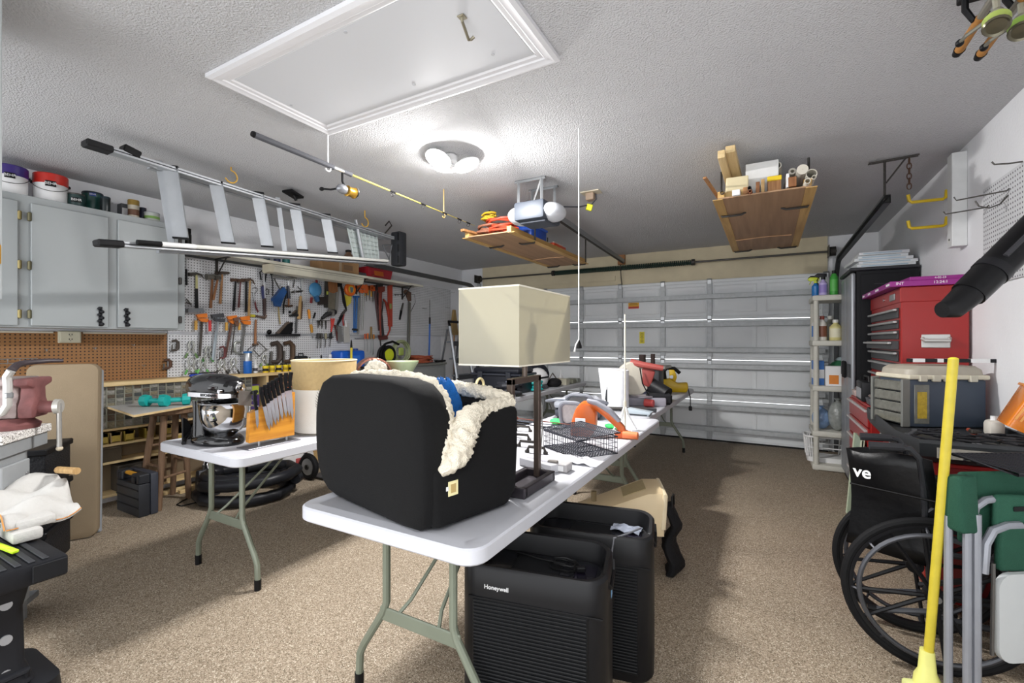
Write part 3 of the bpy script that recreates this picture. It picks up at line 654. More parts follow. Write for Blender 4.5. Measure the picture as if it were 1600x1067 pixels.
MB().tube(coil((0, 0, 0), .10, 6, 1, .01, (0, 1, 0), (0, 0, 1), .05, 20, 4), .012, 6).build('cord', BLACK, t); MB().box((.06, 0, -.09), (.02, .14, .05), None, .01).build('foot', BLACK, t)
MB().tube([(.03, -.2, -.12), (.03, -.17, .06), (.03, -.05, .15), (.03, .08, .18), (.03, .2, .14)], .016, 7).build('strap', BLACK, t)
t = thing('garden_hose', 'pale green and black hose coil beside the cord reel', 'hose', (-4.50, at(624, 555, x=-4.5).y, gz + .17))
MB().tube(coil((0, 0, 0), .145, 4, 1, .012, (0, 1, 0), (0, 0, 1), .06, 22, 9), .012, 7).build('loops', M('#9aa37c', .5), t); MB().box((.05, -.02, 0), (.03, .09, .11), None, .02, 3).build('nozzle', M('#9fb356', .5), t)
t = thing('stapler_tool', 'flat black tool lying at the end of the grey corner cabinet', 'tool', (-4.33, at(688, 570, x=-4.33).y, gz)); MB().box((0, 0, .015), (.05, .26, .03), (0, 0, .1), .01).build('body', BLACK, t); MB().box((0, -.1, .025), (.03, .08, .02), None, .006).build('grip', CHARC, t)
# ================================================================== hand tools on the white pegboards
class Tool:
    """a tool hung on the left wall; points are read on the board's plane, off = how far it stands proud"""
    def __init__(s, name, label, cat, u, v, grp=None):
        s.o = at(u, v, x=PEGX); s.t = thing(name, label, cat, s.o, 0, grp)
    def L(s, u, v, off=.02): q = at(u, v, x=PEGX + off); return q - s.o
    def line(s, part, pts, r, mat, off=.02, n=8, flat=None):
        m = MB(); m.tube([s.L(*p[:2], p[2] if len(p) > 2 else off) for p in pts], r, n, flat=flat); return m.build(part, mat, s.t)
    def plate(s, part, pts, th, mat, off=.01):
        m = MB(); a = [s.L(u, v, off) for u, v in pts]; n = len(a); e = Vector((th, 0, 0))
        m.add(a + [p + e for p in a], [tuple(range(n)), tuple(range(2 * n - 1, n - 1, -1))] + [(i, (i + 1) % n, n + (i + 1) % n, n + i) for i in range(n)]); return m.build(part, mat, s.t)
    def hook(s, u, v, off=.03):
        m = MB(); p = s.L(u, v, 0); m.tube([p, p + Vector((off, 0, -.005)), p + Vector((off + .006, 0, .012))], .003, 6); return m.build('hook', STEEL, s.t)
def hammer(label, hu0, hu1, hv, u1, v1, hm, gm, claw=False, gm2=None, hr=.016, r=.012, drop=0, off=.025):
    t = Tool('hammer', label, 'hammer', (hu0 + hu1) / 2, hv); c = (hu0 + hu1) / 2
    if claw:
        t.line('head', [(hu0, hv, off), (hu0 + 3, hv, off), (c, hv - 1, off)], [hr * 1.1, hr, hr * .9], hm); t.line('claw', [(c, hv - 1, off), (c + (hu1 - c) * .6, hv + 1, off), (hu1, hv + 7, off)], [hr * .9, hr * .6, hr * .25], hm)
    else:
        t.line('head', [(hu0, hv + drop, off), (hu0 + 4, hv + drop, off), (c, hv, off), (hu1 - 4, hv, off), (hu1, hv, off)], [hr * 1.15, hr * .9, hr, hr * .85, hr * .7], hm)
    if gm2:
        um, vm = c + (u1 - c) * .42, hv + (v1 - hv) * .42
        t.line('shaft', [(c, hv, off), (um, vm, off)], [r * .8, r * .9], gm2); t.line('grip', [(um, vm, off), (u1, v1, off)], [r, r * 1.15], gm)
    else: t.line('handle', [(c, hv, off), (c + (u1 - c) * .5, hv + (v1 - hv) * .5, off), (u1, v1, off)], [r * .75, r * .9, r * 1.1], gm)
    t.hook(c - 2, hv + 4); t.hook(c + 2, hv + 4)
    return t
BR = wood('#7a4a28', '#9c6a40', .6, 6, 2); LT = wood('#9c7a4d', '#c3a06c', .6, 6, 2)
hammer('claw hammer with a yellow and black handle by the cabinet edge', 295, 319, 428, 307.5, 481, DSTEEL, BLACK, True, M('#c9c489', .5))
hammer('mallet with grey round head and brown handle below the shelf bracket', 322, 342, 432, 329, 481, M('#6d6b63', .6), BR, hr=.026)
hammer('short hammer with a sticker on its brown handle', 336, 345, 434, 333, 468, M('#57534c', .6), BR, hr=.02, off=.05)
hammer('cross peen hammer with a plain wooden handle, head in dark iron', 337, 358, 426, 344, 474, M('#4a3f36', .6, .3), HICK)
hammer('ball hammer with a black rubber handle in the close hammer cluster', 361, 376, 437, 365, 485, RUST, BLACK)
hammer('small hammer with a dark red handle in the hammer cluster', 370, 382, 438, 373, 480, RUST, M('#5a2424', .5), r=.009, off=.04)
hammer('hammer with a black grip behind the pale handle', 378, 392, 437, 384.5, 487, RUST, BLACK, off=.03)
hammer('claw hammer with a long pale wooden handle in the cluster', 383, 398, 437, 389, 493, M('#5a4a40', .6, .3), LT, True, off=.05)
t = Tool('file_set', 'slim black and steel file hung beside the grey cabinet', 'file', 291, 415); t.line('blade', [(291, 404), (291, 420)], .004, STEEL); t.line('handle', [(291, 420), (291.5, 445)], .009, BLACK)
t = Tool('tin_snips', 'grey pair of snips hung above the small metal ledge', 'snips', 293, 470); t.line('blade', [(291, 466), (299, 476)], .006, DSTEEL); t.line('handle', [(291, 472), (299, 475)], .005, IRON)
t = Tool('metal_ledge', 'small grey metal ledge on the pegboard by the cabinet', 'ledge', 300, 486); t.plate('tray', [(289, 482), (312, 481), (315, 487), (289, 488)], .06, M('#8f9398', .5, .3), .0)
# pliers and cutters
t = Tool('aviation_snips', 'looped steel snips with red handles hung right of the hammers', 'snips', 402, 455)
t.line('handle', [(398, 470), (400, 480), (403.5, 487)], .008, M('#6b2026', .5)); t.line('handle', [(396, 455), (397, 468), (400, 478)], .007, STEEL); t.line('blade', [(394, 451), (399, 448), (403, 452), (398, 459), (393, 456)], .005, STEEL); t.hook(398, 450)
t = Tool('hatchet', 'hatchet with navy strap and dark handle hung head down', 'hatchet', 412, 425)
t.line('handle', [(411, 445), (413, 470), (413.5, 492)], [.014, .018, .014], M('#3d2a27', .6), .03); t.line('strap', [(408, 437), (406, 425), (411, 421), (416, 425), (414, 440)], .007, BLACK, .03); t.line('sleeve', [(411, 447), (412.5, 466)], .02, M('#2a2f5c', .6), .035)
t.line('head', [(398, 493), (404, 494), (413, 496), (415, 492)], [.013, .01, .018, .018], M('#5d4b40', .5, .3), .03); t.line('edge_guard', [(391, 492.5), (398, 493)], .014, M('#c9bd35', .5), .03)
t = Tool('putty_spatula', 'long white steel spatula hung over the hatchet', 'spatula', 413, 428); t.plate('blade', [(411, 427), (413, 427), (415, 465), (413.5, 465)], .002, M('#e8eaee', .3, .3), .055); t.line('handle', [(412, 420), (412, 428)], .006, STEEL, .056)
t = Tool('ring_cutter', 'small steel ring tool beside the hatchet', 'ring tool', 418, 454); t.line('ring', [(415, 454), (417, 450), (420, 453), (419.5, 459), (416, 460), (415, 456)], .004, IRON)
# blue grease gun with hose
t = Tool('grease_gun', 'blue grease gun with a black hose draped over hooks', 'grease gun', 434, 440)
t.plate('body', [(423, 466), (428, 461), (436, 450), (440, 448), (444, 456), (438, 468), (434, 479), (428, 478), (424, 472)], .05, M('#22508a', .4), .012)
t.line('lever', [(428, 434), (434, 446), (438, 452), (441, 449)], .008, DSTEEL, .05); t.line('hose', [(440, 448), (446, 452), (446, 464), (443, 476), (443, 490)], .008, BLACK, .05); t.line('trigger', [(425, 470), (427, 482), (430, 488)], .005, STEEL, .05)
t.line('nozzle', [(435, 479), (436, 492), (438, 506)], .007, M('#9c8a5c', .5), .03); t.hook(436, 445)
t = Tool('air_hose', 'grey and black hose looped over hooks below the tube light', 'hose', 445, 430)
t.line('upper_loop', [(423, 428), (430, 424), (440, 427), (452, 430), (463, 432)], .014, BLACK, .04); t.line('lower_loop', [(426, 430), (436, 432), (448, 435), (463, 434)], .011, M('#8d8d86', .5), .06); t.line('tail', [(424, 429), (426, 440), (426, 462)], .005, BLACK, .04); t.hook(430, 427)
t = Tool('tee_driver', 'T-handled driver with blue sleeve and brown foot', 'driver', 451, 440); t.line('shaft', [(450, 434), (450.5, 446)], .004, STEEL); t.line('sleeve', [(450, 446), (451, 466)], [.014, .02], M('#23283a', .5), .03); t.line('stem', [(451, 466), (451, 477)], .01, BR, .03); t.line('foot', [(445.5, 477), (451, 478), (457, 477)], .011, RUST, .03)
t = Tool('angle_awl', 'curved steel awl hung from the hose hooks', 'awl', 459, 438); t.line('shank', [(460, 436), (459, 443), (458, 449)], .005, IRON)
t = Tool('caliper', 'dark vernier caliper hung level on the pegboard', 'caliper', 463, 455); t.line('beam', [(456, 456), (473, 454)], .009, IRON, .03); t.line('dial', [(459, 453.5), (461.5, 455.5), (460, 457.5)], .009, STEEL, .035); t.line('jaw', [(465, 447), (471, 454)], .005, IRON, .03)
t = Tool('drywall_saw', 'wooden handled saw with a bright steel blade', 'saw', 472, 440); t.plate('blade', [(470, 434), (474.5, 434), (475, 452), (476, 475), (472, 476), (471, 455)], .003, M('#e2e5ea', .25, .5), .03); t.line('handle', [(470, 462), (468.5, 480), (467, 498)], [.014, .018, .02], LT, .03); t.line('back_edge', [(472.5, 470), (471, 498)], .006, M('#4a2c1c', .5), .03)
t = Tool('steel_rule', 'dark try square blade hung below the wooden handled saw', 'square', 463, 490); t.plate('blade', [(462.5, 478), (465.5, 478), (464, 520), (461, 520)], .004, M('#6f7174', .4, .6), .02)
# planes
def plane(label, u0, v0, u1, v1, sc=1.):
    t = Tool('bench_plane', label, 'plane', (u0 + u1) / 2, v1)
    t.plate('sole', [(u0, v1 - 3), (u1, v1 - 4), (u1, v1), (u0, v1)], .06 * sc, M('#2e2e30', .4, .5), .005); w_ = u1 - u0
    t.plate('frog', [(u0 + w_ * .35, v1 - 4), (u0 + w_ * .75, v1 - 4), (u0 + w_ * .80, v0 + 2), (u0 + w_ * .62, v0 + 5)], .045 * sc, BLACK, .012)
    t.plate('iron', [(u0 + w_ * .3, v1 - 5), (u0 + w_ * .36, v1 - 4), (u0 + w_ * .72, v0 + 3), (u0 + w_ * .66, v0 + 1)], .04 * sc, M('#6b5d52', .4, .5), .016)
    m = MB(); p = t.L(u0 + w_ * .12, v1 - 7, .035); m.ell(p, (.022 * sc, .024 * sc, .026 * sc), 12, 8); m.build('knob', BLKGLOSS, t.t)
    t.line('tote', [(u0 + w_ * .78, v1 - 4, .035), (u0 + w_ * .83, v1 - 10, .035), (u0 + w_ * .78, v0 + 2, .035)], .014 * sc, BLKGLOSS)
    return t
plane('long black bench plane sitting on hooks above the metal strip', 415, 501, 464, 525)
plane('small black block plane hung above the bench plane', 451, 483, 465, 494, .6)
# orange handled chisels
for i, (u, v, u2, v2) in enumerate(((482, 483, 485, 507), (485.5, 506, 489, 528))):
    t = Tool('wood_chisel', ['upper chisel with a round orange handle', 'lower chisel with an amber handle, just above the strip'][i], 'chisel', u, v); um, vm = u + (u2 - u) * .6, v + (v2 - v) * .6
    t.line('handle', [(u, v), (u + .8, v + 3), (um, vm)], [.012, .018, .013], M(['#d98a1e', '#b98320'][i], .35), .025); t.line('blade', [(um, vm), (u2, v2)], .006, STEEL, .025)
t = Tool('putty_knife', 'black handled putty knife hung right of the chisels', 'knife', 491, 488); t.line('handle', [(492.5, 488), (490, 497)], .01, BLACK); t.line('blade', [(490, 497), (488, 507)], .006, STEEL)
# blue tape ball on red handle, etc.
t = Tool('round_guard', 'pale blue round guard with red grips hung on the pegboard', 'guard', 493, 445)
m = MB(); p = t.L(493, 452, .04); m.ell(p, (.03, .085, .085), 18, 10); m.build('disc', M('#4b8fc0', .35, var=.25, scale=20), t.t)
t.line('grip', [(494.5, 437), (494.5, 444)], .013, M('#8d1f24', .5), .03); t.line('lower_grip', [(487, 464), (486, 473)], [.014, .016], M('#7d1d22', .5), .03); t.line('tail', [(493, 461), (497, 470)], .03, M('#255a86', .4), .03)
t = Tool('clamp_pad', 'black square clamp pad hung by the blue guard', 'pad', 501, 470); t.plate('pad', [(496, 464), (507, 463), (508, 475), (496, 476)], .05, M('#2a211d', .6), .015)
# hand saws and levels
t = Tool('hand_saw', 'handsaw with a brown wooden handle hung blade down', 'saw', 516, 445); t.plate('blade', [(511, 448), (525, 446), (523, 486), (513, 487)], .003, M('#8d8677', .4, .6, var=.3), .03); t.plate('handle', [(511, 440), (525, 438), (526, 455), (519, 458), (512, 455)], .022, BR, .025); t.hook(518, 442)
t = Tool('spirit_level', 'dark narrow level hung left of the handsaw', 'level', 509, 445); t.plate('bar', [(507, 438), (511, 438), (510, 480), (506, 480)], .03, M('#35322f', .5), .01); t.plate('vial_window', [(507.5, 455), (510, 455), (510, 460), (507.5, 460)], .032, M('#b4bf4c', .3), .01)
t = Tool('backsaw', 'grey steel saw hung right of the brown handled saw', 'saw', 527, 450); t.plate('blade', [(526, 444), (531, 443), (527, 490), (523, 491)], .003, M('#a9a8a4', .35, .6), .02); t.plate('handle', [(526, 438), (533, 437), (533, 447), (526, 448)], .02, BLACK, .02)
t = Tool('angle_grinder', 'black angle grinder hung below the handsaw', 'grinder', 515, 488)
t.line('body', [(503, 497), (510, 491), (520, 487), (524, 487)], [.018, .028, .036, .03], M('#2a2a2c', .5), .05); t.line('guard', [(514, 484), (520, 486), (520, 493)], .024, M('#6f6c68', .4, .4), .07); t.line('cord', [(503, 497), (499, 502), (500, 508)], .006, BLACK, .04)
t = Tool('plier_rail', 'metal rail of small pliers hung under the grinder', 'rail', 505, 503); t.line('rail', [(494, 501), (515, 500)], .004, DSTEEL, .03)
for k, u in enumerate((497, 503, 509)): t.line('pliers', [(u, 500), (u + .3, 506 + 2 * k), (u, 512 + k)], [.01, .007, .004], IRON, .03)
# orange reel and yellow chalk board
t = Tool('chalk_reel', 'orange tape reel with yellow centre hung high', 'reel', 545, 452)
m = MB(); m.lathe([(.0, 0), (.075, 0), (.082, .01), (.082, .035), (.072, .045), (.045, .045)], t.L(545, 452, .02), 26, (1, 0, 0), False); m.build('ring', M('#e2691c', .4), t.t)
m = MB(); m.lathe([(.0, .044), (.046, .044)], t.L(545, 452, .02), 22, (1, 0, 0), False); m.build('centre', M('#dcb92a', .4), t.t); t.plate('window', [(547, 448), (552, 449), (551, 456), (548, 457)], .004, M('#5a6872', .3), .066)
t = Tool('speed_square', 'yellow speed square hung under the orange reel', 'square', 543, 463); t.plate('blade', [(537, 460), (549, 463), (548, 473), (541, 479), (539, 474)], .004, M('#dccf45', .4), .018)
t = Tool('pruning_saw', 'black curved saw hung between handsaw and reel', 'saw', 537, 470); t.line('blade', [(532, 442), (535, 455), (538, 472), (541, 483)], [.012, .016, .02, .01], BLACK, .02); t.line('handle', [(541, 483), (535, 490), (531, 497)], [.016, .018, .014], M('#3a3634', .5), .04)
t = Tool('tin_shears', 'black shears with red grips hung below the pruning saw', 'shears', 531, 500); t.line('handle', [(535, 492), (531, 500), (527, 507)], [.014, .018, .012], BLACK, .05); t.line('grip', [(537, 490), (535, 500), (537, 508)], [.012, .014, .012], M('#a12a26', .5), .03); t.line('blade', [(527, 507), (524, 518)], [.01, .004], DSTEEL, .05)
t = Tool('red_snips', 'snips with bright red handles hung left of the big trowels', 'snips', 519, 500); t.line('handle', [(518, 497), (519, 508), (517.5, 518)], [.012, .014, .008], M('#c4352a', .45), .03); t.line('handle', [(522, 497), (520, 508)], [.01, .012], M('#c4352a', .45), .035); t.line('jaw', [(518, 518), (518, 524)], .008, IRON, .03)
t = Tool('trowel', 'grey mason trowel hung behind the blue jug', 'trowel', 530, 510); t.plate('blade', [(527, 508), (533, 507), (536, 533), (528, 535)], .003, M('#8b8b8a', .4, .5), .03); t.plate('ferrule', [(526, 499), (532, 499), (533, 509), (527, 509)], .03, M('#a9b0ba', .4, .4), .02)
t = Tool('plaster_float', 'pale plaster float hung behind the blue jug', 'float', 540, 515); t.plate('blade', [(536, 505), (545, 504), (547, 534), (537, 535)], .004, M('#c4c2bc', .45, .2), .02); t.line('handle', [(540, 500), (541, 510)], .012, WHITE, .03)
t = Tool('file_tool', 'dark red handled file hung left of the trowels', 'file', 525, 512); t.line('handle', [(523, 507), (526, 520), (527, 532)], [.01, .012, .006], M('#54221e', .5), .02)
# blue pipe clamps
for i, (u0, u1) in enumerate(((554, 553), (558, 556))):
    t = Tool('pipe_clamp', ['tall blue bar clamp hung right of the reel', 'second blue bar clamp beside the first'][i], 'clamp', u0, 465); t.line('bar', [(u0, 462), (u1, 519)], .012, M('#2a5f9c', .4), .02 + .02 * i); t.line('jaw', [(u0 - 2, 463), (u0 + 3, 463)], .014, M('#24558c', .4), .03 + .02 * i); t.line('slide', [(u1 - 2, 514), (u1 + 2.5, 515)], .013, IRON, .03 + .02 * i)
# the F-clamps in a row, orange jaws
def bar_clamp(label, u0, v0, u1, v1, jaw, bar, w_=10, grip=None, gl=12, off=.03, br=.008, jw=.016, handle_u=None):
    t = Tool('bar_clamp', label, 'clamp', u0, v0)
    t.line('bar', [(u0, v0 - 1), (u1, v1)], br, bar, off, 6)
    t.plate('fixed_jaw', [(u0 - w_, v0 - 6), (u0 + w_ * .5, v0 - 8), (u0 + w_ * .6, v0 - 1), (u0 - w_ * .8, v0 - 1)], jw * 1.5, jaw, off - .01)
    t.plate('sliding_jaw', [(u0 - w_ * .8, v0), (u0 + w_ * .7, v0), (u0 + w_ * .6, v0 + 6), (u0 - w_ * .3, v0 + 5)], jw * 1.6, jaw, off - .01)
    if grip: hu = handle_u or u0 - w_ * .9; t.line('screw', [(hu, v0 - 3), (hu, v0 + 4)], .004, STEEL, off + .01); t.line('handle', [(hu, v0 + 3), (hu, v0 + gl)], .013, grip, off + .01)
    t.hook(u0 + 1, v0 + 1)
    return t
OJ = M('#e07a22', .4); AMBG = M('#cf9c3d', .4)
bar_clamp('first orange jaw bar clamp from the cabinet, amber handle', 316, 497, 312, 556, OJ, M('#4b453f', .5, .4), 11, AMBG, 18, .03, .012)
bar_clamp('silver bar clamp with black jaws and a red handle', 341, 497, 333, 562, M('#3b3d42', .5), M('#aeb8bf', .35, .6), 13, M('#c42a2a', .4), 20, .05, .014, handle_u=328)
bar_clamp('orange jaw bar clamp, second from the cabinet', 363, 500, 352, 558, OJ, M('#6b5048', .5, .4), 10, AMBG, 16, .03, .012)
bar_clamp('thin dark bar clamp between the orange ones', 368, 503, 361, 554, M('#6b4a3a', .5), M('#55504c', .4, .5), 5, None, 0, .05, .007)
bar_clamp('third orange jaw bar clamp, by the hatchet edge guard', 383, 501, 378, 548, OJ, M('#7b7a78', .4, .5), 10, AMBG, 14, .03, .013)
t = Tool('hex_mallet', 'wooden handled mallet hung right of the bar clamps', 'mallet', 400, 500); t.line('handle', [(400, 499), (399, 518), (399, 537)], [.01, .012, .014], BR, .03); t.line('head', [(395, 538), (403, 537)], .014, M('#5a4434', .6), .03)
# far clamp cluster
OJ2 = M('#c65a24', .45)
for i, (u0, v0, u1, v1, lb) in enumerate(((563, 452, 560, 522, 'left orange bar clamp of the row right of the reel'), (569, 452, 566, 515, 'second orange bar clamp right of the reel'))):
    bar_clamp(lb, u0, v0, u1, v1, OJ2, M('#8e8e8b', .4, .5), 6, None, 0, .03 + .02 * i, .011)
for i, (u, v) in enumerate(((572, 450), (577, 449), (582, 451))):
    t = Tool('mini_clamp', 'small orange clamp with amber handle, %s in the row' % ['left', 'middle', 'right'][i], 'clamp', u, v); t.plate('jaw', [(u - 4, v - 3), (u + 4, v - 4), (u + 3, v + 3), (u - 3, v + 4)], .03, OJ2, .015); t.line('bar', [(u, v), (u + .5, v + 20)], .005, DSTEEL, .03); t.line('handle', [(u - 2, v + 4), (u - 2, v + 12)], .01, AMBG, .04)
for i, (pts, c, lb) in enumerate((([(588, 447), (587, 462), (590, 492), (592, 516)], '#4a2f30', 'dark red pipe wrench, left of the three'), ([(592, 446), (593, 470), (596, 500), (598, 525)], '#2c2c2e', 'black pipe wrench in the middle'), ([(595, 450), (594, 466), (594, 500), (595, 524)], '#7c3326', 'red pipe wrench at the right'))):
    t = Tool('pipe_wrench', lb, 'wrench', pts[0][0], pts[0][1]); t.line('handle', pts, [.022, .024, .014, .011], M(c, .5, .2), .03 + .025 * i); t.plate('jaw', [(pts[0][0] - 5, pts[0][1] - 2), (pts[0][0] + 4, pts[0][1] - 3), (pts[0][0] + 4, pts[0][1] + 5), (pts[0][0] - 4, pts[0][1] + 7)], .03, M(c, .5, .3), .02 + .025 * i)
t = Tool('bow_saw', 'red bow saw hung upright near the pipe wrenches', 'bow saw', 608, 450); t.line('bow', [(599, 467), (603, 472), (607, 490), (609, 505), (609, 515), (605, 524)], [.012, .016, .018, .016, .012, .01], M('#a63a28', .45), .03); t.line('blade', [(599, 467), (597, 490), (600, 524)], .006, IRON, .03)
t = Tool('red_level', 'flat red level hung behind the bow saw', 'level', 608, 448); t.plate('bar', [(605, 446), (611.5, 445), (611.5, 510), (606, 509)], .022, M('#b0402c', .45), .004); t.plate('vial_window', [(606.5, 474), (610, 474), (610, 482), (607, 482)], .024, M('#8a9a58', .3), .004)
t = Tool('clamp_tool', 'dark red clamp head hung under the bow saw', 'clamp', 595, 527); t.plate('head', [(590, 523), (602, 523), (603, 529), (592, 531)], .04, M('#5e2b25', .5), .01); t.line('bar', [(594, 530), (595, 540)], .008, IRON, .03)
# screwdriver racks near the strip
t = Tool('screwdriver_rack', 'rail of screwdrivers with orange handles over the strip', 'tool rack', 575, 525); t.line('rail', [(555, 528), (590, 526)], .008, M('#9aa0aa', .4, .4), .03)
for k, (u, c, h) in enumerate(((570.5, '#b04a24', 11), (574.5, '#c4652a', 12), (580, '#8a6a3a', 22), (584, '#b8752e', 10))): t.line('screwdriver', [(u, 532 - h), (u, 529)], .013, M(c, .4), .04); t.line('shank', [(u, 529), (u - .5, 547 + k * 2)], .004, STEEL, .04)
t = Tool('screwdriver_rack', 'rail of black handled drivers over the bench brush', 'tool rack', 507, 527); t.line('rail', [(493, 527), (521, 526)], .006, DSTEEL, .03)
for k, (u, c) in enumerate(((497, '#2b2a2a'), (502, '#3a3836'), (509, '#8f8a72'), (516.5, '#222224'))): t.line('screwdriver', [(u, 520), (u, 529)], .016, M(c, .5), .04); t.line('shank', [(u, 529), (u - 1, 544 - k)], .005, DSTEEL, .04)
# pole trimmer and its blade at the far end
t = Tool('pole_pruner', 'rusty pole pruner with a looped cord on the far pegboard', 'pruner', 638, 460); t.line('head', [(633, 455), (638, 458), (640, 470)], [.035, .045, .025], RUST, .05)
t.line('pole', [(638.5, 470), (636.5, 543)], .011, DSTEEL, .06); t.line('pole', [(641, 472), (639.5, 540)], .011, M('#6f6c62', .5), .04); t.line('cord_loop', [(640, 458), (648, 460), (649, 472), (642, 486)], .004, IRON, .05)
t = Tool('curved_pruning_saw', 'dark pruning saw hung left of the pole pruner', 'saw', 627, 480); t.line('blade', [(630, 473), (627, 485)], [.012, .016], DSTEEL, .03); t.line('handle', [(627, 485), (624.5, 499)], [.018, .014], BLACK, .03)
t = Tool('hook_rail', 'black rail of small hooks under the shelf bracket', 'hook rail', 624, 459); t.line('rail', [(616, 459), (630, 459)], .005, IRON, .02)
for u in (618, 622, 626): t.line('hook', [(u, 459), (u, 462, .04), (u, 461, .05)], .003, IRON, .03)
for i, (u, v) in enumerate(((660, 482), (696, 481), (704, 457))): peg_hook(u, v, ['bare hook in the middle of the empty corner pegboard', 'bare hook at the right of the empty corner pegboard', 'bare hook at the top corner of the empty pegboard'][i], .08)

# ---- clamps over the ledge
def c_clamp(label, u, v, w_, h, mat, r=.012, off=.03, flip=1):
    t = Tool('c_clamp', label, 'clamp', u, v); x = w_ / 2 * flip
    t.line('frame', [(u - x, v + h * .5), (u + x * .4, v + h * .5), (u + x, v + h * .3), (u + x, v - h * .3), (u + x * .4, v - h * .5), (u - x * .8, v - h * .42)], [r * .8, r, r * 1.2, r * 1.2, r, r * .9], mat, off)
    t.line('screw', [(u - x * .8, v - h * .05), (u - x * .9, v + h * .62)], r * .55, DSTEEL, off); t.line('tee_bar', [(u - x * 1.5, v + h * .62), (u - x * .3, v + h * .62)], r * .35, DSTEEL, off)
    return t
c_clamp('rusty C-clamp hung high beside the brown pegboard', 273, 539, 10, 15, M('#4c4540', .6, .3))
c_clamp('rusty C-clamp hung on the brown and white pegboard seam', 261, 568, 11, 13, RUST)
c_clamp('large iron C-clamp, left of the big pair', 430, 550, 15, 30, M('#453b36', .6, .3), .026)
c_clamp('large brown C-clamp, right of the big pair', 450, 549, 15, 30, M('#54402f', .6, .3), .024, .03)
c_clamp('small dark red C-clamp among the bar clamp bars', 347, 550, 9, 18, M('#5f2a2a', .6), .010, .05)
c_clamp('bright steel C-clamp left of the blue cylinder', 372, 542, 11, 18, M('#a8aca6', .4, .6), .010, .03, -1)
def spring_clamp(label, u, v, w_, h, m1, m2, off=.03):
    t = Tool('spring_clamp', label, 'clamp', u, v)
    for sg in (-1, 1): t.line('jaw_arm', [(u + sg * w_ * .08, v - h * .5), (u + sg * w_ * .28, v - h * .25), (u + sg * w_ * .12, v), (u + sg * w_ * .35, v + h * .25)], [.007, .010, .010, .008], m1, off); t.line('grip', [(u + sg * w_ * .35, v + h * .25), (u + sg * w_ * .55, v + h * .52)], [.009, .010], m2, off)
    t.line('spring', [(u - w_ * .1, v - 1), (u, v - 3), (u + w_ * .1, v - 1)], .007, STEEL, off + .012)
    return t
SA = M('#a9aaa4', .4, .6); GG = M('#57a04c', .5)
spring_clamp('steel spring clamp with dull green tips, upper left of the group', 299, 545, 17, 26, SA, M('#5d7d48', .5))
spring_clamp('green gripped spring clamp in the upper row', 325, 552, 15, 24, SA, GG)
spring_clamp('green gripped spring clamp, lower left of the group', 299, 571, 18, 26, SA, GG, .06)
spring_clamp('green gripped spring clamp, second in the lower row', 317, 570, 17, 26, SA, M('#6ab85a', .5), .06)
spring_clamp('steel spring clamp with black tips, third in the lower row', 347, 572, 17, 24, SA, IRON, .06)
spring_clamp('steel spring clamp with black tips, last before the blue cylinder', 365, 571, 17, 25, SA, IRON, .06)
spring_clamp('green spring clamp behind the glue bottle', 413, 563, 12, 18, SA, M('#6b8f4c', .5), .02)
t = Tool('corner_clamp', 'square steel frame clamp hung askew by the big C-clamps', 'clamp', 408, 540); t.line('frame', [(397, 545), (403, 533), (416, 545), (405, 556), (396, 546)], .006, DSTEEL, .04); t.line('screw', [(412, 548), (421, 544)], .004, STEEL, .04)
# ================================================================== things hung from the ceiling
LX = -3.42
def lp(u, v, dx=0): return at(u, v, x=LX + dx)
lad = thing('step_ladder', 'aluminium step ladder hung on its side from ceiling hooks', 'ladder', (0, 0, 0))
def chan(m, a, b, w_, d):
    """C-section rail from a to b: w_ tall, d deep"""
    a, b = Vector(a), Vector(b); dr = (b - a).normalized(); up = (Vector((0, 0, 1)) - dr * dr.z).normalized(); sd = dr.cross(up)
    pr = [(-d / 2, -w_ / 2), (d / 2, -w_ / 2), (d / 2, -w_ / 2 + .012), (-d / 2 + .008, -w_ / 2 + .012), (-d / 2 + .008, w_ / 2 - .012), (d / 2, w_ / 2 - .012), (d / 2, w_ / 2), (-d / 2, w_ / 2)]
    m.loft([[p + sd * x + up * z for x, z in pr] for p in (a, b)]); return m
UA, UB, LA, LB = lp(163, 232), lp(612, 372), lp(180, 381), lp(604, 411)
chan(MB(), UA, UB, .03, .075).build('upper_rail', ALU, lad, 20); chan(MB(), LA, LB, .03, .075).build('lower_rail', ALU, lad, 20)
chan(MB(), UA + Vector((-.07, .25, -.01)), UB + Vector((-.07, -.05, -.01)), .025, .04).build('rear_rail', ALU, lad, 20); chan(MB(), LA + Vector((-.07, .25, .01)), LB + Vector((-.07, -.05, .01)), .025, .04).build('rear_rail', ALU, lad, 20)
steps = [((266, 258), (283, 377)), ((337, 282), (357, 384)), ((402, 299), (418, 389)), ((460, 317), (473, 394)), ((508, 333), (520, 398))]
for (a, b) in steps:
    A, B = lp(*a), lp(*b); A.z -= .005; B.z += .02; d = (B - A).normalized(); m = MB()
    wv = Vector((.62, .78, 0)) * .042; nv = d.cross(wv).normalized() * .012
    m.loft([[P_ - wv - nv, P_ + wv - nv, P_ + wv * 1.02 + nv * 2, P_ + wv + nv, P_ - wv + nv] for P_ in (A, B)])
    s_ = m.build('step', ALU, lad, 20)
    c = MB(); c.loft([[P_ - wv * 1.08 - nv * 1.5, P_ + wv * 1.08 - nv * 1.5, P_ + wv * 1.08 + nv * 1.8, P_ - wv * 1.08 + nv * 1.8] for P_ in (A - d * .004, A + d * .012)]); c.build('end_cap', BLACK, s_)
    c = MB(); c.loft([[P_ - wv * 1.05 - nv * 1.5, P_ + wv * 1.05 - nv * 1.5, P_ + wv * 1.05 + nv * 1.8, P_ - wv * 1.05 + nv * 1.8] for P_ in (B - d * .008, B + d * .004)]); c.build('end_cap', BLACK, s_)
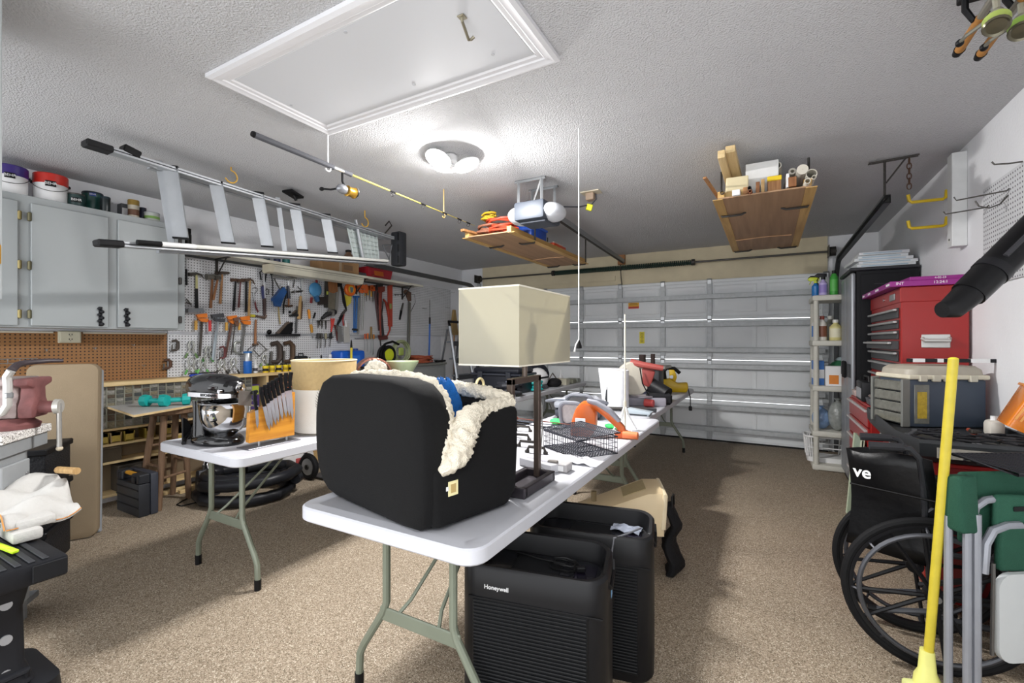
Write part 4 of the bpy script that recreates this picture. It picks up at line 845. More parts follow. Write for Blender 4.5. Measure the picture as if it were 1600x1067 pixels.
for (a, b) in (((248, 250), (268, 379)), ((434, 308), (445, 392))):
    A, B = lp(*a, dx=-.06), lp(*b, dx=-.06); d = (B - A); wv = Vector((.62, .78, 0)) * .018; m = MB(); nv = d.normalized().cross(wv).normalized() * .008
    m.loft([[P_ - wv - nv, P_ + wv - nv, P_ + wv + nv, P_ - wv + nv] for P_ in (A, B)]); m.build('rear_brace', ALU, lad, 20)
for a, sg in ((UA, 1), (LA, 1)):
    m = MB(); d = (UB - UA).normalized() if a is UA else (LB - LA).normalized(); c = a - d * .03
    m.box(c, (.085, .13, .04), (d.z, 0, 0), .008); m.build('foot', M('#1d1d1f', .6), lad)
m = MB(); c = lp(203, 238); m.box(c, (.08, .09, .05), (-.25, 0, 0), .006).build('corner_bracket', BLACK, lad)
m = MB(); A, B = lp(208, 243), lp(245, 262); m.tube([A, B], .008, 6).build('gusset', ALU, lad)
# plastic tool tray near the top of the ladder
tg = MB(); a, b, c, d = lp(541, 346, -.05), lp(588, 360, -.05), lp(592, 404, -.05), lp(553, 401, -.05)
def lerp4(s_, t_): return (a * (1 - s_) + b * s_) * (1 - t_) + (d * (1 - s_) + c * s_) * t_
for k in range(8): tg.tube([lerp4(k / 7, 0), lerp4(k / 7, 1)], .007, 4)
for k in range(8): tg.tube([lerp4(0, k / 7), lerp4(1, k / 7)], .007, 4)
gr = tg.build('tool_tray', M('#a9b3b1', .5), lad); gr['kind'] = 'stuff'
n_ = (b - a).cross(d - a).normalized() * .012
MB().loft([[q + n_ * .2 for q in (a, b, c, d)], [q + n_ for q in (a, b, c, d)]]).build('tray_plate', M('#b4bcba', .5), lad)
MB().tube([lp(556, 343), lp(567, 402)], .014, 8).build('tray_bar', ALU, lad)
tc = MB(); p = lp(623, 389); tc.box(p, (.13, .115, .36), (0, 0, 0), .02, 2); tc.build('top_cap', M('#24262a', .5), lad)
m = MB()
for z in (-.12, 0, .12): m.box(p + Vector((.05, -.058, z)), (.02, .01, .08), None, .003)
m.build('cap_ribs', BLACK, lad)
m = MB(); m.box(lp(458, 303), (.1, .14, .02), (-.15, 0, .2), .004); m.tube([lp(458, 303), lp(463, 313)], .012, 6); m.build('clip', BLACK, lad)
MB().tube([lp(602, 352), lp(608, 345), lp(612, 352), lp(600, 366)], .007, 6).build('latch_hook', IRON, lad)
MB().tube([lp(598, 383, -.02), lp(612, 382, -.02), lp(608, 405, -.02), lp(598, 383, -.02)], .008, 6).build('spreader', DGREY, lad)
# white pole lying along the lower rail
wp = thing('painters_pole', 'white painter pole lying along the lower ladder rail', 'pole', (0, 0, 0)); A, B = lp(214, 378, .06), lp(606, 407, .06)
d = (B - A).normalized(); MB().cyl(A + d * .12, B, .014, .013, 10).build('shaft', M('#dcdcd6', .35), wp); MB().cyl(A, A + d * .13, .016, n=10).build('grip', BLACK, wp); MB().cyl(A + d * .13, A + d * .33, .0155, n=10).build('collar', WHITE, wp)
# ceiling hooks
def ceil_hook(p, drop, mat, label, r=.03):
    o = bpy.data.objects.new('ceiling_hook', None)
    z = CEIL - p[2]; m = MB(); m.tube([(0, 0, z), (0, 0, drop * .4)] + [(0, r * math.sin(t_), -r + r * math.cos(t_)) for t_ in [PI * 1.35 * i / 8 for i in range(9)]], .005, 6)
    o = m.build('ceiling_hook', mat); o.location = p; return tag(o, label, 'hook')
YH = M('#c79a2e', .4)
for i, (u, v) in enumerate(((361, 272), (570, 344))):
    q = lp(u, v, .045); ceil_hook((q.x, q.y, q.z + .03), .03, YH, ['yellow ceiling hook over the second ladder step', 'yellow ceiling hook near the ladder top cap'][i], .045)

# ---- fishing rod below the ceiling
RZ = 2.37
rod = thing('fishing_rod', 'long fishing rod with black grip hung under the ceiling', 'fishing rod', (0, 0, 0))
A = at(402, 208, z=RZ); G = at(538, 264, z=RZ); T = at(742, 352, z=RZ)
A = Vector((-2.30, A.y, RZ)); G = Vector((-2.31, G.y, RZ)); T = Vector((-2.345, T.y, RZ)); d = (T - A).normalized()
MB().cyl(A, A + d * .5, .016, .015, 10).build('rear_grip', M('#4c4d52', .7), rod); MB().cyl(A + d * .0, A - d * .012, .017, .014, 10).build('butt_cap', BLACK, rod)
e1 = (G - A).length
MB().cyl(A + d * .5, A + d * .64, .012, n=10).build('reel_seat', STEEL, rod); MB().cyl(A + d * .64, A + d * e1, .015, .011, 10).build('fore_grip', M('#4c4d52', .7), rod)
MB().cyl(A + d * e1, T, .007, .0022, 8).build('blank', M('#a89a45', .4), rod)
for f_ in (.30, .52, .70, .84, .93):
    q = A + d * (e1 + ((T - A).length - e1) * f_); m = MB(); m.tube([q + Vector((.014 * math.cos(t_), 0, -.02 + .014 * math.sin(t_))) for t_ in [2 * PI * i / 10 for i in range(10)]], .002, 5, True); m.build('guide', IRON, rod)
    MB().cyl(q - d * .03, q + d * .03, .0065, n=8).build('wrap', BLACK, rod)
rl = thing('fishing_reel', 'black and gold spinning reel hanging below the fishing rod', 'fishing reel', A + d * .57 + Vector((0, 0, -.012)))
MB().tube([(0, 0, 0), (0, 0, -.05), (0, .02, -.085)], .008, 8).build('stem', BLACK, rl); m = MB(); m.ell((0, .0, -.1), (.028, .045, .03), 12, 8); m.build('body', M('#8b8d92', .3, .6), rl)
MB().lathe([(.02, 0), (.034, .005), (.03, .02), (.03, .05), (.036, .06), (.01, .07)], (0, .03, -.1), 16, (0, 1, 0)).build('spool', M('#b38a35', .3, .7), rl); MB().tube([(.036 * math.cos(t_), .1, -.1 + .036 * math.sin(t_)) for t_ in [PI * i / 8 for i in range(9)]], .003, 5).build('bail', STEEL, rl)
MB().cyl((0, .095, -.1), (0, .115, -.1), .034, .02, 14).build('drag_knob', BLACK, rl); MB().tube([(0, -.02, -.1), (-.07, -.03, -.10), (-.1, -.06, -.1)], .006, 6).build('crank', BLACK, rl); MB().ell((-.11, -.065, -.1), (.018, .013, .012), 10, 6).build('crank_knob', BLACK, rl)
ceil_hook(A + d * .46 + Vector((0, 0, .004)), .05, WHITE, 'white ceiling hook holding the rod grip', .02); ceil_hook(A + d * 1.62 + Vector((0, 0, .0)), .05, M('#b59a62', .5), 'small ceiling hook holding the thin end of the rod', .02)

# ---- plank racks on hooks under the ceiling
def rack(x0, x1, y0, y1, z, label, name='hanging_rack'):
    t = thing(name, label, 'hanging shelf', ((x0 + x1) / 2, y0, z)); w_ = x1 - x0; L = y1 - y0
    MB().bb(-w_ / 2, w_ / 2, 0, L, 0, .009).build('plywood', wood('#8f6f52', '#a98766', .65, 1.6, 1), t)
    for sx in (-1, 1): MB().bb(sx * w_ / 2 - (.04 if sx > 0 else 0), sx * w_ / 2 + (0 if sx > 0 else .04), 0, L, .009, .05).build('side_rail', wood('#b08a4c', '#cda768', .6, 3, 1), t); MB().bb(sx * w_ / 2 - .03, sx * w_ / 2 + .03, 0, L, -.004, .0).build('rail_face', wood('#b08a4c', '#cda768', .6, 3, 1), t)
    m = MB(); m.tube([(-w_ / 2 + .03, L * .7, -.004), (0, L * .68, -.002), (w_ / 2 - .05, L * .69, -.004)], .004, 5); m.build('seam_strip', M('#c69c78', .6), t)
    H = CEIL - z
    for yy_ in (.42, L - .06):
        for sx in (-1, 1):
            m = MB(); e = sx * w_ / 2
            m.tube([(e + sx * .012, yy_, H - .002), (e + sx * .012, yy_, .0), (e + sx * .006, yy_, -.014), (e - sx * .12, yy_, -.014), (e - sx * .15, yy_ + .0, .0)], .008, 7); m.build('hook', IRON, t)
    return t
rack(-2.31, -1.85, 3.30, 5.10, 2.215, 'plywood rack hung under the ceiling beside the door opener')
rack(-.29, .23, 3.30, 5.31, 2.245, 'plywood rack full of pipes and boards hung near the right wall')
az = 2.225
# cords, crate and oddments on the left rack
cord_on('extension_cord', 'orange extension cord coiled on the left hanging rack', (-2.03, 3.47, az + .03), .13, 7, .011, M('#c2452a', .5), 11, .10)
cord_on('rope_bundle', 'yellow rope bundle at the near end of the left rack', (-2.13, 3.40, az + .14), .05, 5, .008, M('#cfae2d', .6), 12, .05)
cord_on('extension_cord', 'brown cord coil at the near left of the left rack', (-2.16, 3.44, az + .03), .09, 5, .010, M('#8c5a44', .6), 13, .06)
t = thing('wood_batten', 'wooden batten poking out of the left rack', 'batten', (-2.24, 3.22, az + .03)); MB().box((0, .25, .01), (.04, .5, .02), (0, 0, -.2), .002).build('batten', HICK, t)
t = thing('blue_crate', 'blue plastic crate on the left hanging rack', 'crate', (-2.04, 3.98, az + .002)); MB().bb(-.12, .12, -.17, .17, 0, .17, .012, 2).build('tub', M('#1e4fb5', .4), t); MB().bb(-.13, .13, -.18, .18, .16, .185, .006).build('rim', M('#2a5fca', .4), t)
t = thing('tool_case', 'orange and white tool case on the left hanging rack', 'case', (-2.03, 4.47, az + .002)); MB().bb(-.1, .12, -.16, .16, 0, .1, .012, 2).build('shell', M('#cf4a25', .45), t); MB().bb(-.08, .1, -.12, .12, .1, .12, .006).build('lid', M('#d8cfc6', .45), t)
cord_on('rope_bundle', 'yellow rope beside the orange case on the left rack', (-1.93, 4.25, az + .0), .05, 4, .009, M('#c9a83a', .6), 15, .03)
for i, (x, y0, y1) in enumerate(((-1.95, 4.62, 5.0), (-2.22, 4.1, 5.05))): tag(MB().bb(x - .03, x + .03, y0, y1, az + .001, az + .045, .002).build('lumber_offcut', wood('#b08a4c', '#d8b57a', .6, 3, 1)), ['short pine offcut at the far end of the left rack', 'long pine offcut along the left rack'][i], 'lumber')
# boards and pipes on the right rack: long pieces, near ends in view
bz = 2.2555
def stick(name, label, cat, p0, p1, w_, h, mat, rot=0):
    p0, p1 = Vector(p0), Vector(p1); d = p1 - p0; L = d.length; o = thing(name, label, cat, p0)
    q = d.to_track_quat('Y', 'Z').to_matrix(); m = MB(); m.box(q @ Vector((0, L / 2, 0)), (w_, L, h), q @ Matrix.Rotation(rot, 3, 'Y'), .002); m.build('board', mat, o); return o
def pipe(label, p0, p1, r, mat, wall=.2):
    p0, p1 = Vector(p0), Vector(p1); o = thing('pvc_pipe', label, 'pipe', p0); d = p1 - p0
    m = MB(); m.lathe([(r * (1 - wall), .25), (r * (1 - wall), 0), (r, 0), (r, d.length)], (0, 0, 0), 16, d, False); m.build('pipe_wall', mat, o); return o
PVC = M('#d8d2c4', .4)
q = at(1127, 240, y=3.15); stick('pine_strip', 'tall pointed pine strip at the left of the right rack', 'lumber', q, (-.2, 4.9, bz + .06), .042, .05, PINE)
q = at(1141, 232, y=3.18); stick('pine_strip', 'square pine strip sticking highest out of the right rack', 'lumber', q, (-.14, 4.9, bz + .08), .055, .045, PINE)
q = at(1101, 277, y=3.12); stick('thin_lath', 'thin lath leaning out left of the right rack', 'lumber', q, (-.265, 3.9, bz + .05), .022, .012, HICK)
t = thing('melamine_board', 'white melamine panel lying on edge in the right rack', 'panel', (-.035, 3.42, bz + .001)); MB().box((0, .5, .13), (.19, 1.0, .2), None, .003).build('board', M('#dcdcda', .5), t)
t = thing('cream_block', 'cream foam block at the near left of the right rack', 'block', (-.19, 3.33, bz + .001)); MB().box((0, .15, .085), (.13, .3, .09), (0, 0, .1), .004).build('block', M('#d8cba6', .7), t); MB().box((0, .15, .019), (.12, .3, .038), None, .003).build('base', M('#b79a67', .7), t)
pipe('tall white pipe end with a dark opening, middle of the right rack', at(1214, 258, y=3.45), (.07, 5.1, bz + .07), .026, PVC)
pipe('capped white pipe at the right of the right rack', at(1254, 264, y=3.42), (.13, 5.1, bz + .09), .032, PVC, .96)
pipe('cream pipe leaning behind the capped pipe', at(1238, 267, y=3.55), (.10, 5.1, bz + .05), .022, PVC, .5)
pipe('wide pipe at the far right of the right rack', at(1268, 271, y=3.45), (.135, 5.2, bz + .055), .032, PVC)
pipe('slim white conduit along the right edge of the right rack', at(1262, 282, y=3.24), (.15, 4.8, bz + .04), .016, PVC)
pipe('short cream conduit beside the slim one', at(1272, 276, y=3.28), (.18, 4.8, bz + .06), .012, PVC)
pipe('grey metal tube at the near left corner of the right rack', at(1128, 300, y=3.28), (-.24, 4.6, bz + .02), .012, DSTEEL)
pipe('small copper tube beside the white downspout', at(1172, 298, y=3.26), (-.05, 4.6, bz + .015), .010, M('#a8694a', .4, .6)); pipe('grey tube beside the copper tube', at(1171, 293, y=3.26), (-.07, 4.6, bz + .05), .012, DSTEEL)
q = at(1150, 300, y=3.27); stick('downspout', 'white plastic downspout piece in the right rack', 'pipe', q, (-.12, 4.3, bz + .04), .045, .035, WHITE)
for i, (u, v, w_, h, m_, lb) in enumerate(((1210, 287, .075, .09, HICK, 'brown board with yellow end in the right rack'), (1192, 290, .02, .085, LT, 'thin upright pine slat in the right rack'), (1184, 292, .022, .07, BR, 'thin upright brown slat in the right rack'), (1238, 283, .045, .06, BR, 'brown square stick right of the yellow ended board'), (1231, 281, .016, .085, WHITE, 'thin white trim strip in the right rack'), (1165, 297, .03, .045, HICK, 'small brown stick beside the downspout'))):
    q = at(u, v, y=3.32 if i != 0 else 3.36); q.z = max(q.z, bz + h / 2 + .002); stick('wood_stick', lb, 'lumber', q, (q.x - .02 - (q.x + .05) * .15, 4.7, bz + h / 2 + .002), w_, h, m_)
    if i == 0: tag(MB().bb(q.x - .04, q.x + .04, q.y - .012, q.y - .001, q.z + .02, q.z + .05, .003).build('yellow_tag', YELLOW), 'yellow tag on the end of the brown board', 'tag')

# ---- garage door opener
op = thing('door_opener', 'grey and white garage door opener hung from the ceiling', 'door opener', (-1.60, 3.27, 2.225))
MB().bb(-.13, .13, -.15, .18, .02, .165, .02, 2).build('housing', M('#3a404a', .55), op)
for sy in (-1, 1):
    m = MB(); m.ell((sy * .13, 0, .09), (.11, .14, .072), 18, 10); m.build('light_lens', M('#c3c6cc', .45), op)
MB().bb(-.1, .12, -.1, .1, .005, .022, .004).build('base_plate', M('#3f444e', .5), op)
for sy in (-.12, .12):
    m = MB(); m.tube([(-.1, sy, .16), (-.1, sy, .338)], .012, 4); m.tube([(.1, sy, .16), (.1, sy, .338)], .012, 4); m.tube([(-.13, sy, .33), (.13, sy, .33)], .012, 4); m.build('hanger', M('#85888b', .5, .4), op)
MB().tube([(-.1, .12, .2), (.1, -.12, .32)], .01, 4).build('hanger_brace', M_GALV, op)
# rail to the header
MB().box((-.12, 1.70, .22), (.04, 3.16, .05), (.012, 0, math.atan2(.19, 3.1)), .004).build('rail', M('#8e9194', .4, .5), op); MB().box((-.12, 1.70, .19), (.02, 3.12, .012), (.012, 0, math.atan2(.19, 3.1))).build('chain', IRON, op)
MB().tube([(-.24, 3.2, .18), (-.235, 3.22, .0), (-.23, 3.25, -.1)], .007, 6).build('door_arm', IRON, op)
oc = at(922, 300, z=CEIL); ot = thing('ceiling_outlet', 'old ceiling outlet box with a plug, right of the opener', 'outlet', oc)
MB().bb(-.07, .09, -.05, .05, -.008, 0).build('plate', M('#c9bfa8', .5), ot); MB().bb(-.03, .04, -.035, .035, -.07, -.008, .006).build('plug_body', M('#a8917c', .5), ot)
pc = thing('power_cord', 'grey power cord looping from the opener to the ceiling outlet', 'cord', oc + Vector((.05, 0, -.07)))
e_ = Vector((-1.50, 3.2, 2.375)) - pc.location
MB().tube([(0, 0, .05), (.01, -.02, .0), (-.02, -.05, -.05), e_ * .35 + Vector((0, 0, -.05)), e_ * .65 + Vector((0, 0, -.04)), e_], .006, 7).build('cable', M('#3f4046', .5), pc)
MB().box((-.035, -.06, -.075), (.05, .07, .05), (.2, .3, .4), .005).build('warning_tag', M('#d9d91e', .5), pc)
# pull cord with weight
pk = thing('pull_cord', 'white pull cord with a small black and white weight', 'pull cord', (-.972, 2.55, 1.27))
MB().cyl((0, 0, .03), (0, 0, CEIL - 1.27), .0032, n=6).build('string', WHITE, pk); MB().lathe([(.004, .05), (.016, .015), (.018, 0), (.01, -.002)], n=14).build('bell', BLACK, pk); MB().tube([(0, 0, .05), (-.014, -.012, .02), (-.02, -.016, -.02)], .005, 6).build('tail', WHITE, pk)
# slotted angle hanger for the right track
sl = thing('slotted_hanger', 'slotted steel hanger bracket with a chain by the right wall', 'bracket', (.72, 4.0, 2.28))
def slotbar(p0, p1, name):
    p0, p1 = Vector(p0), Vector(p1); d = p1 - p0; n = int(d.length / .03); m = MB(); e = d.normalized()
    for k in range(n): c = p0 + d * ((k + .5) / n); m.tube([c - frame(e)[0] * .014, c + frame(e)[0] * .014], .0065, 4)
    a_, b_ = frame(e)
    for s_ in (-.014, .014): m.tube([p0 + a_ * s_, p1 + a_ * s_], .005, 4)
    m.build(name, DSTEEL, sl)
slotbar((-.11, .0, .265), (.16, 0, .275), 'ceiling_bar'); slotbar((-.02, 0, .27), (-.02, 0, .0), 'upright'); slotbar((.09, 0, .265), (-.01, 0, .12), 'diagonal')
for k in range(6):
    m = MB(); z = .245 - k * .034; a_ = (1, 0, 0) if k % 2 else (0, 1, 0)
    m.tube([Vector((.11, 0, z)) + Vector(a_) * .012 * math.cos(t_) + Vector((0, 0, .022 * math.sin(t_))) for t_ in [2 * PI * i / 10 for i in range(10)]], .0035, 5, True); m.build('chain_link', RUST, sl)

# ---- fishing rods in a ceiling rack, top right
rrk = thing('rod_rack', 'black rod rack fixed to the ceiling in the top right corner', 'rod rack', (.72, 2.13, CEIL))
MB().bb(-.14, .3, -.05, .05, -.075, 0, .004).build('beam', BLACK, rrk)
for x in (-.13, -.03, .07, .17): MB().tube([(x, 0, -.04), (x, 0, -.12), (x + .02, 0, -.16), (x + .06, 0, -.15)], .010, 6).build('cradle', BLACK, rrk)
for i, (x, ye, z, c) in enumerate(((.625, 2.33, 2.40, '#a3b55c'), (.705, 2.40, 2.40, '#86a84a'), (.80, 2.26, 2.41, '#6fae2c'))):
    r_ = thing('fishing_rod', ['rod with a cork handle, leftmost in the ceiling rod rack', 'rod with a cork handle, middle of the ceiling rod rack', 'rod at the right end of the ceiling rod rack'][i], 'fishing rod', (x, ye, z))
    MB().cyl((0, -.22, 0), (0, -.02, 0), .013, .015, 12).build('handle', M('#a8763f', .7, var=.25, scale=60), r_); MB().cyl((0, -.02, 0), (0, .012, 0), .018, .014, 12).build('butt_cap', BLACK, r_)
    MB().cyl((0, -.34, 0), (0, -.22, 0), .012, n=10).build('reel_seat', M('#8f8b80', .4, .5), r_); MB().cyl((0, -.48, 0), (0, -.34, 0), .014, n=10).build('fore_grip', M('#a8763f', .7, var=.25, scale=60), r_); MB().cyl((0, -2.4, 0), (0, -.48, 0), .002, .006, 8).build('blank', IRON, r_)
    l_ = thing('fishing_reel', ['grey reel with a pale lime spool on the leftmost rod', 'grey reel on the middle rod of the rack', 'reel with a bright green spool at the right edge'][i], 'fishing reel', (x, ye - .33, z - .012))
    MB().tube([(0, 0, 0), (0, -.01, -.05)], .009, 8).build('stem', M('#a9a796', .4, .5), l_); MB().ell((0, .0, -.055), (.02, .03, .022), 12, 8).build('body', M('#a3a293', .4, .5), l_)
    MB().lathe([(.02, 0), (.034, .004), (.031, .012), (.031, .03), (.034, .034)], (0, -.005, -.07), 18, (-.15, -.5, -.8)).build('spool', M(c, .35), l_); MB().lathe([(.034, .034), (.03, .04), (.024, .036), (.0, .038)], (0, -.005, -.07), 18, (-.15, -.5, -.8), False).build('spool_cap', M('#5f5a4a', .3, .6), l_); MB().tube([(-.03, 0, -.07), (-.06, .03, -.08), (-.065, .06, -.08)], .006, 6).build('crank', M('#7c7a70', .4, .5), l_); MB().ell((-.065, .07, -.08), (.012, .015, .012), 8, 6).build('crank_knob', BLACK, l_)

# ---- right wall: hooks, white post, pegboard
for i, (u, v, vb) in enumerate(((1483, 290, 300), (1483, 330, 342))):
    q = at(u, vb, x=XR); o = MB().tube([(0, 0, .05), (-.004, 0, 0), (-.02, 0, -.012), (-.19, -.01, -.012), (-.205, -.01, .0), (-.212, -.01, .045)], .011, 8).build('utility_hook', YELLOW); o.location = q + Vector((-.012, 0, -.03)); tag(o, ['upper yellow utility hook on the right wall', 'lower yellow utility hook on the right wall'][i], 'hook')
q = at(1495, 320, x=XR - .04); pst = thing('wall_post', 'white painted wooden post on the right wall', 'post', (XR, q.y, 1.92)); MB().bb(-.075, -.001, -.045, .045, 0, .6, .003).build('post', M('#d3d4d4', .6), pst)
m = MB(); m.cyl((-.0755, 0, .05), (-.079, 0, .05), .006, n=8); m.build('screw', DSTEEL, pst)
PR = pegmat('pegboard_white_right', '#d2d3d6', '#55555a')
tag(MB().bb(XR - .014, XR - .003, 1.2, 3.66, 1.63, 2.19).build('pegboard', PR), 'white pegboard with wire hooks on the right wall', 'pegboard')
def wire_hook(u, v, pts, label):
    q = at(u, v, x=XR - .016); o = MB().tube(pts, .004, 6).build('wire_hook', DSTEEL); o.location = q; return tag(o, label, 'hook')
wire_hook(1577, 297, [(0, 0, .01), (-.01, 0, 0), (-.19, .05, -.01), (-.2, .05, .01)], 'long straight wire hook high on the right pegboard'); wire_hook(1545, 323, [(0, 0, .01), (-.01, 0, 0), (-.17, .05, -.005), (-.18, .05, .012)], 'long straight wire hook left of the curled one'); wire_hook(1575, 305, [(0, 0, 0), (-.03, 0, -.04), (-.07, .0, -.055), (-.11, .0, -.04), (-.125, 0, -.01)], 'curled wire hook on the right pegboard'); wire_hook(1598, 252, [(0, 0, .0), (-.05, 0, 0), (-.1, 0, .005), (-.11, 0, .02)], 'wire hook at the top right of the right pegboard'); wire_hook(1597, 405, [(0, 0, .0), (-.06, 0, 0), (-.11, 0, .015)], 'wire hook low on the right pegboard by the black tube')
# dark blower tube
bt = thing('blower_tube', 'long black plastic blower tube slanting in from the right', 'blower tube', (.7, 2.2, 1.43))
a_ = Vector((.53, 2.13, 1.42)); b_ = Vector((.61, 2.175, 1.475)); c_ = Vector((.86, 2.31, 1.755)); o_ = bt.location
MB().tube([p - o_ for p in (a_, a_ + Vector((.03, .015, .006)), b_, b_ + Vector((.03, .015, .03)))], [.030, .042, .048, .048], 20, flat=.9).build('nozzle', M('#101012', .4), bt)
MB().cyl(b_ - o_, c_ - o_, .050, .055, 20).build('tube', M('#0d0d0f', .35, var=.3, scale=30), bt); d = (c_ - b_).normalized(); MB().cyl(b_ + d * .1 - o_, b_ + d * .13 - o_, .054, n=20).build('collar', M('#19191c', .4), bt)
MB().tube([b_ + d * .15 + Vector((0, -.05, .02)) - o_, c_ + Vector((0, -.055, .02)) - o_], .008, 6).build('seam_rib', M('#2b2b2f', .4), bt)
MB().tube([c_ - o_, Vector((XR - .06, 2.44, 2.02)) - o_, Vector((XR - .02, 2.44, 2.05)) - o_], [.055, .05, .012], 16).build('hanger_end', M('#0d0d0f', .4), bt)
# ================================================================== folding tables
TZ = .74
M_TOP = M('#bcbdc3', .42, var=.03, scale=3); M_LEG = M('#757b6c', .45, .2, var=.08)
def folding_table(x0, x1, y0, y1, label, leg_in=.21):
    cx, w_, L = (x0 + x1) / 2, x1 - x0, y1 - y0
    t = thing('folding_table', label, 'table', (cx, y0, 0)); m = MB()
    out = [(x, y + L / 2) for x, y in rrect(w_, L, .065, 5)]; inn = [(x, y + L / 2) for x, y in rrect(w_ - .012, L - .012, .06, 5)]; rim = [(x, y + L / 2) for x, y in rrect(w_ - .09, L - .09, .045, 5)]
    R_ = lambda o, z: [Vector((x, y, z)) for x, y in o]
    m.loft([R_(inn, TZ - .05), R_(out, TZ - .044), R_(out, TZ - .006), R_(inn, TZ - .0005), R_(rim, TZ), R_([(x * .99, y) for x, y in rim], TZ - .0012)]); m.build('top', M_TOP, t, 30)
    for k, yl in enumerate((leg_in, L - leg_in)):
        sg = 1 if k == 0 else -1; zt = TZ - .05
        for sx in (-1, 1):
            pts = [(sx * .15, yl, zt), (sx * .15, yl, .36), (sx * .165, yl, .32), (sx * .265, yl, .17), (sx * .285, yl, .13), (sx * .29, yl, .04)]
            lg_ = MB().tube(pts, .0145, 10).build('leg', M_LEG, t); MB().cyl((sx * .29, yl, .055), (sx * .29, yl, 0), .0175, .0165, 10).build('foot_cap', BLACK, lg_)
        MB().box((0, yl, .315), (.36, .012, .05), None, .004).build('crossbar', M_LEG, t)
        MB().cyl((-.17, yl, zt - .008), (.17, yl, zt - .008), .011, n=8).build('hinge_bar', M_LEG, t)
        for sx in (-1, 1): MB().tube([(sx * .09, yl, .335), (sx * .07, yl + sg * .04, .37), (sx * .02, yl + sg * .42, zt - .01)], .007, 7).build('brace', M_LEG, t)
    return t
folding_table(-1.446, -.686, 1.03, 3.47, 'white folding table in front with the black pet bed')
folding_table(-1.54, -.78, 3.49, 5.93, 'white folding table end to end with the first, power tools on it')
folding_table(-3.035, -2.245, 1.29, 3.73, 'white folding table on the left with the stand mixer', .17)
folding_table(-3.00, -2.23, 3.76, 6.2, 'white folding table at the back left with a black tote')

# ---- pet bed on the front table
bed = thing('pet_bed', 'black padded pet bed lined with cream fleece on the front table', 'pet bed', (-.868, 1.03, TZ), -math.radians(13))
FAB = M('#0b0b0c', .9, var=.15, scale=90, bump=.25, bscale=400)
def cushion(o, y0, y1, cz_, cx_, bulge=.016):
    """padded panel from an outline in front view, puffed on the front face"""
    R_ = lambda s_, y: [Vector((cx_ + x * s_, y, cz_ + z * s_)) for x, z in o]
    t_ = y1 - y0; m = MB()
    m.loft([R_(.3, y0 - bulge * 1.25), R_(.7, y0 - bulge), R_(.9, y0 - bulge * .35), R_(.965, y0 + .006), R_(.992, y0 + t_ * .14), R_(1, y0 + t_ * .4), R_(1, y0 + t_ * .7), R_(.985, y1 - t_ * .1), R_(.92, y1)]); return m
BW = .70
ro = [(.36, 0), (.45, .012), (.485, .06), (.498, .2), (.5, .42), (.495, .6), (.475, .76), (.43, .89), (.36, .965), (.24, 1.0)]; lo_ = [(.26, .0), (.35, .02), (.415, .075), (.465, .18), (.493, .34), (.5, .52), (.497, .68), (.475, .82), (.42, .93), (.33, .985), (.2, 1.0)]
cushion([(x * BW, (z - .5) * .45) for x, z in ro] + [(-x * BW, (z - .5) * .45) for x, z in reversed(lo_)], 0, .13, .226, -BW / 2).build('front_cushion', FAB, bed, 60)
# side wall facing the aisle, cut down to a V at the front
def rounded_prism(poly, x0, x1, r=.02):
    bm = bmesh.new(); a = [bm.verts.new((x0, y, z)) for y, z in poly]; b = [bm.verts.new((x1, y, z)) for y, z in poly]; n = len(poly)
    bm.faces.new(a); bm.faces.new(b[::-1])
    for i in range(n): bm.faces.new((a[i], b[i], b[(i + 1) % n], a[(i + 1) % n]))
    bmesh.ops.recalc_face_normals(bm, faces=bm.faces); bmesh.ops.bevel(bm, geom=bm.edges[:], offset=r, segments=3, affect='EDGES', profile=.5, clamp_overlap=True)
    bm.verts.index_update(); mm = MB(); mm.add([v.co.copy() for v in bm.verts], [[v.index for v in f.verts] for f in bm.faces]); bm.free(); return mm
rounded_prism([(.04, .01), (.36, .003), (.405, .05), (.415, .2), (.415, .345), (.20, .335), (.14, .22), (.085, .19), (.03, .19)], -.085, .008, .024).build('side_wall', FAB, bed, 60)
rounded_prism([(.04, .02), (.36, .02), (.40, .06), (.405, .40), (.04, .40)], -BW + .005, -BW + .07, .022).build('side_wall', FAB, bed, 60)
MB().bb(-BW + .03, -.02, .36, .415, .004, .36, .025, 3).build('back_wall', FAB, bed, 60); MB().bb(-BW + .05, -.06, .1, .37, .006, .10, .02, 2).build('seat_cushion', M('#ded5c2', .9, bump=.6, bscale=150), bed)
FLC = M('#e4dbc8', .95, var=.1, scale=80, bump=.7, bscale=300)
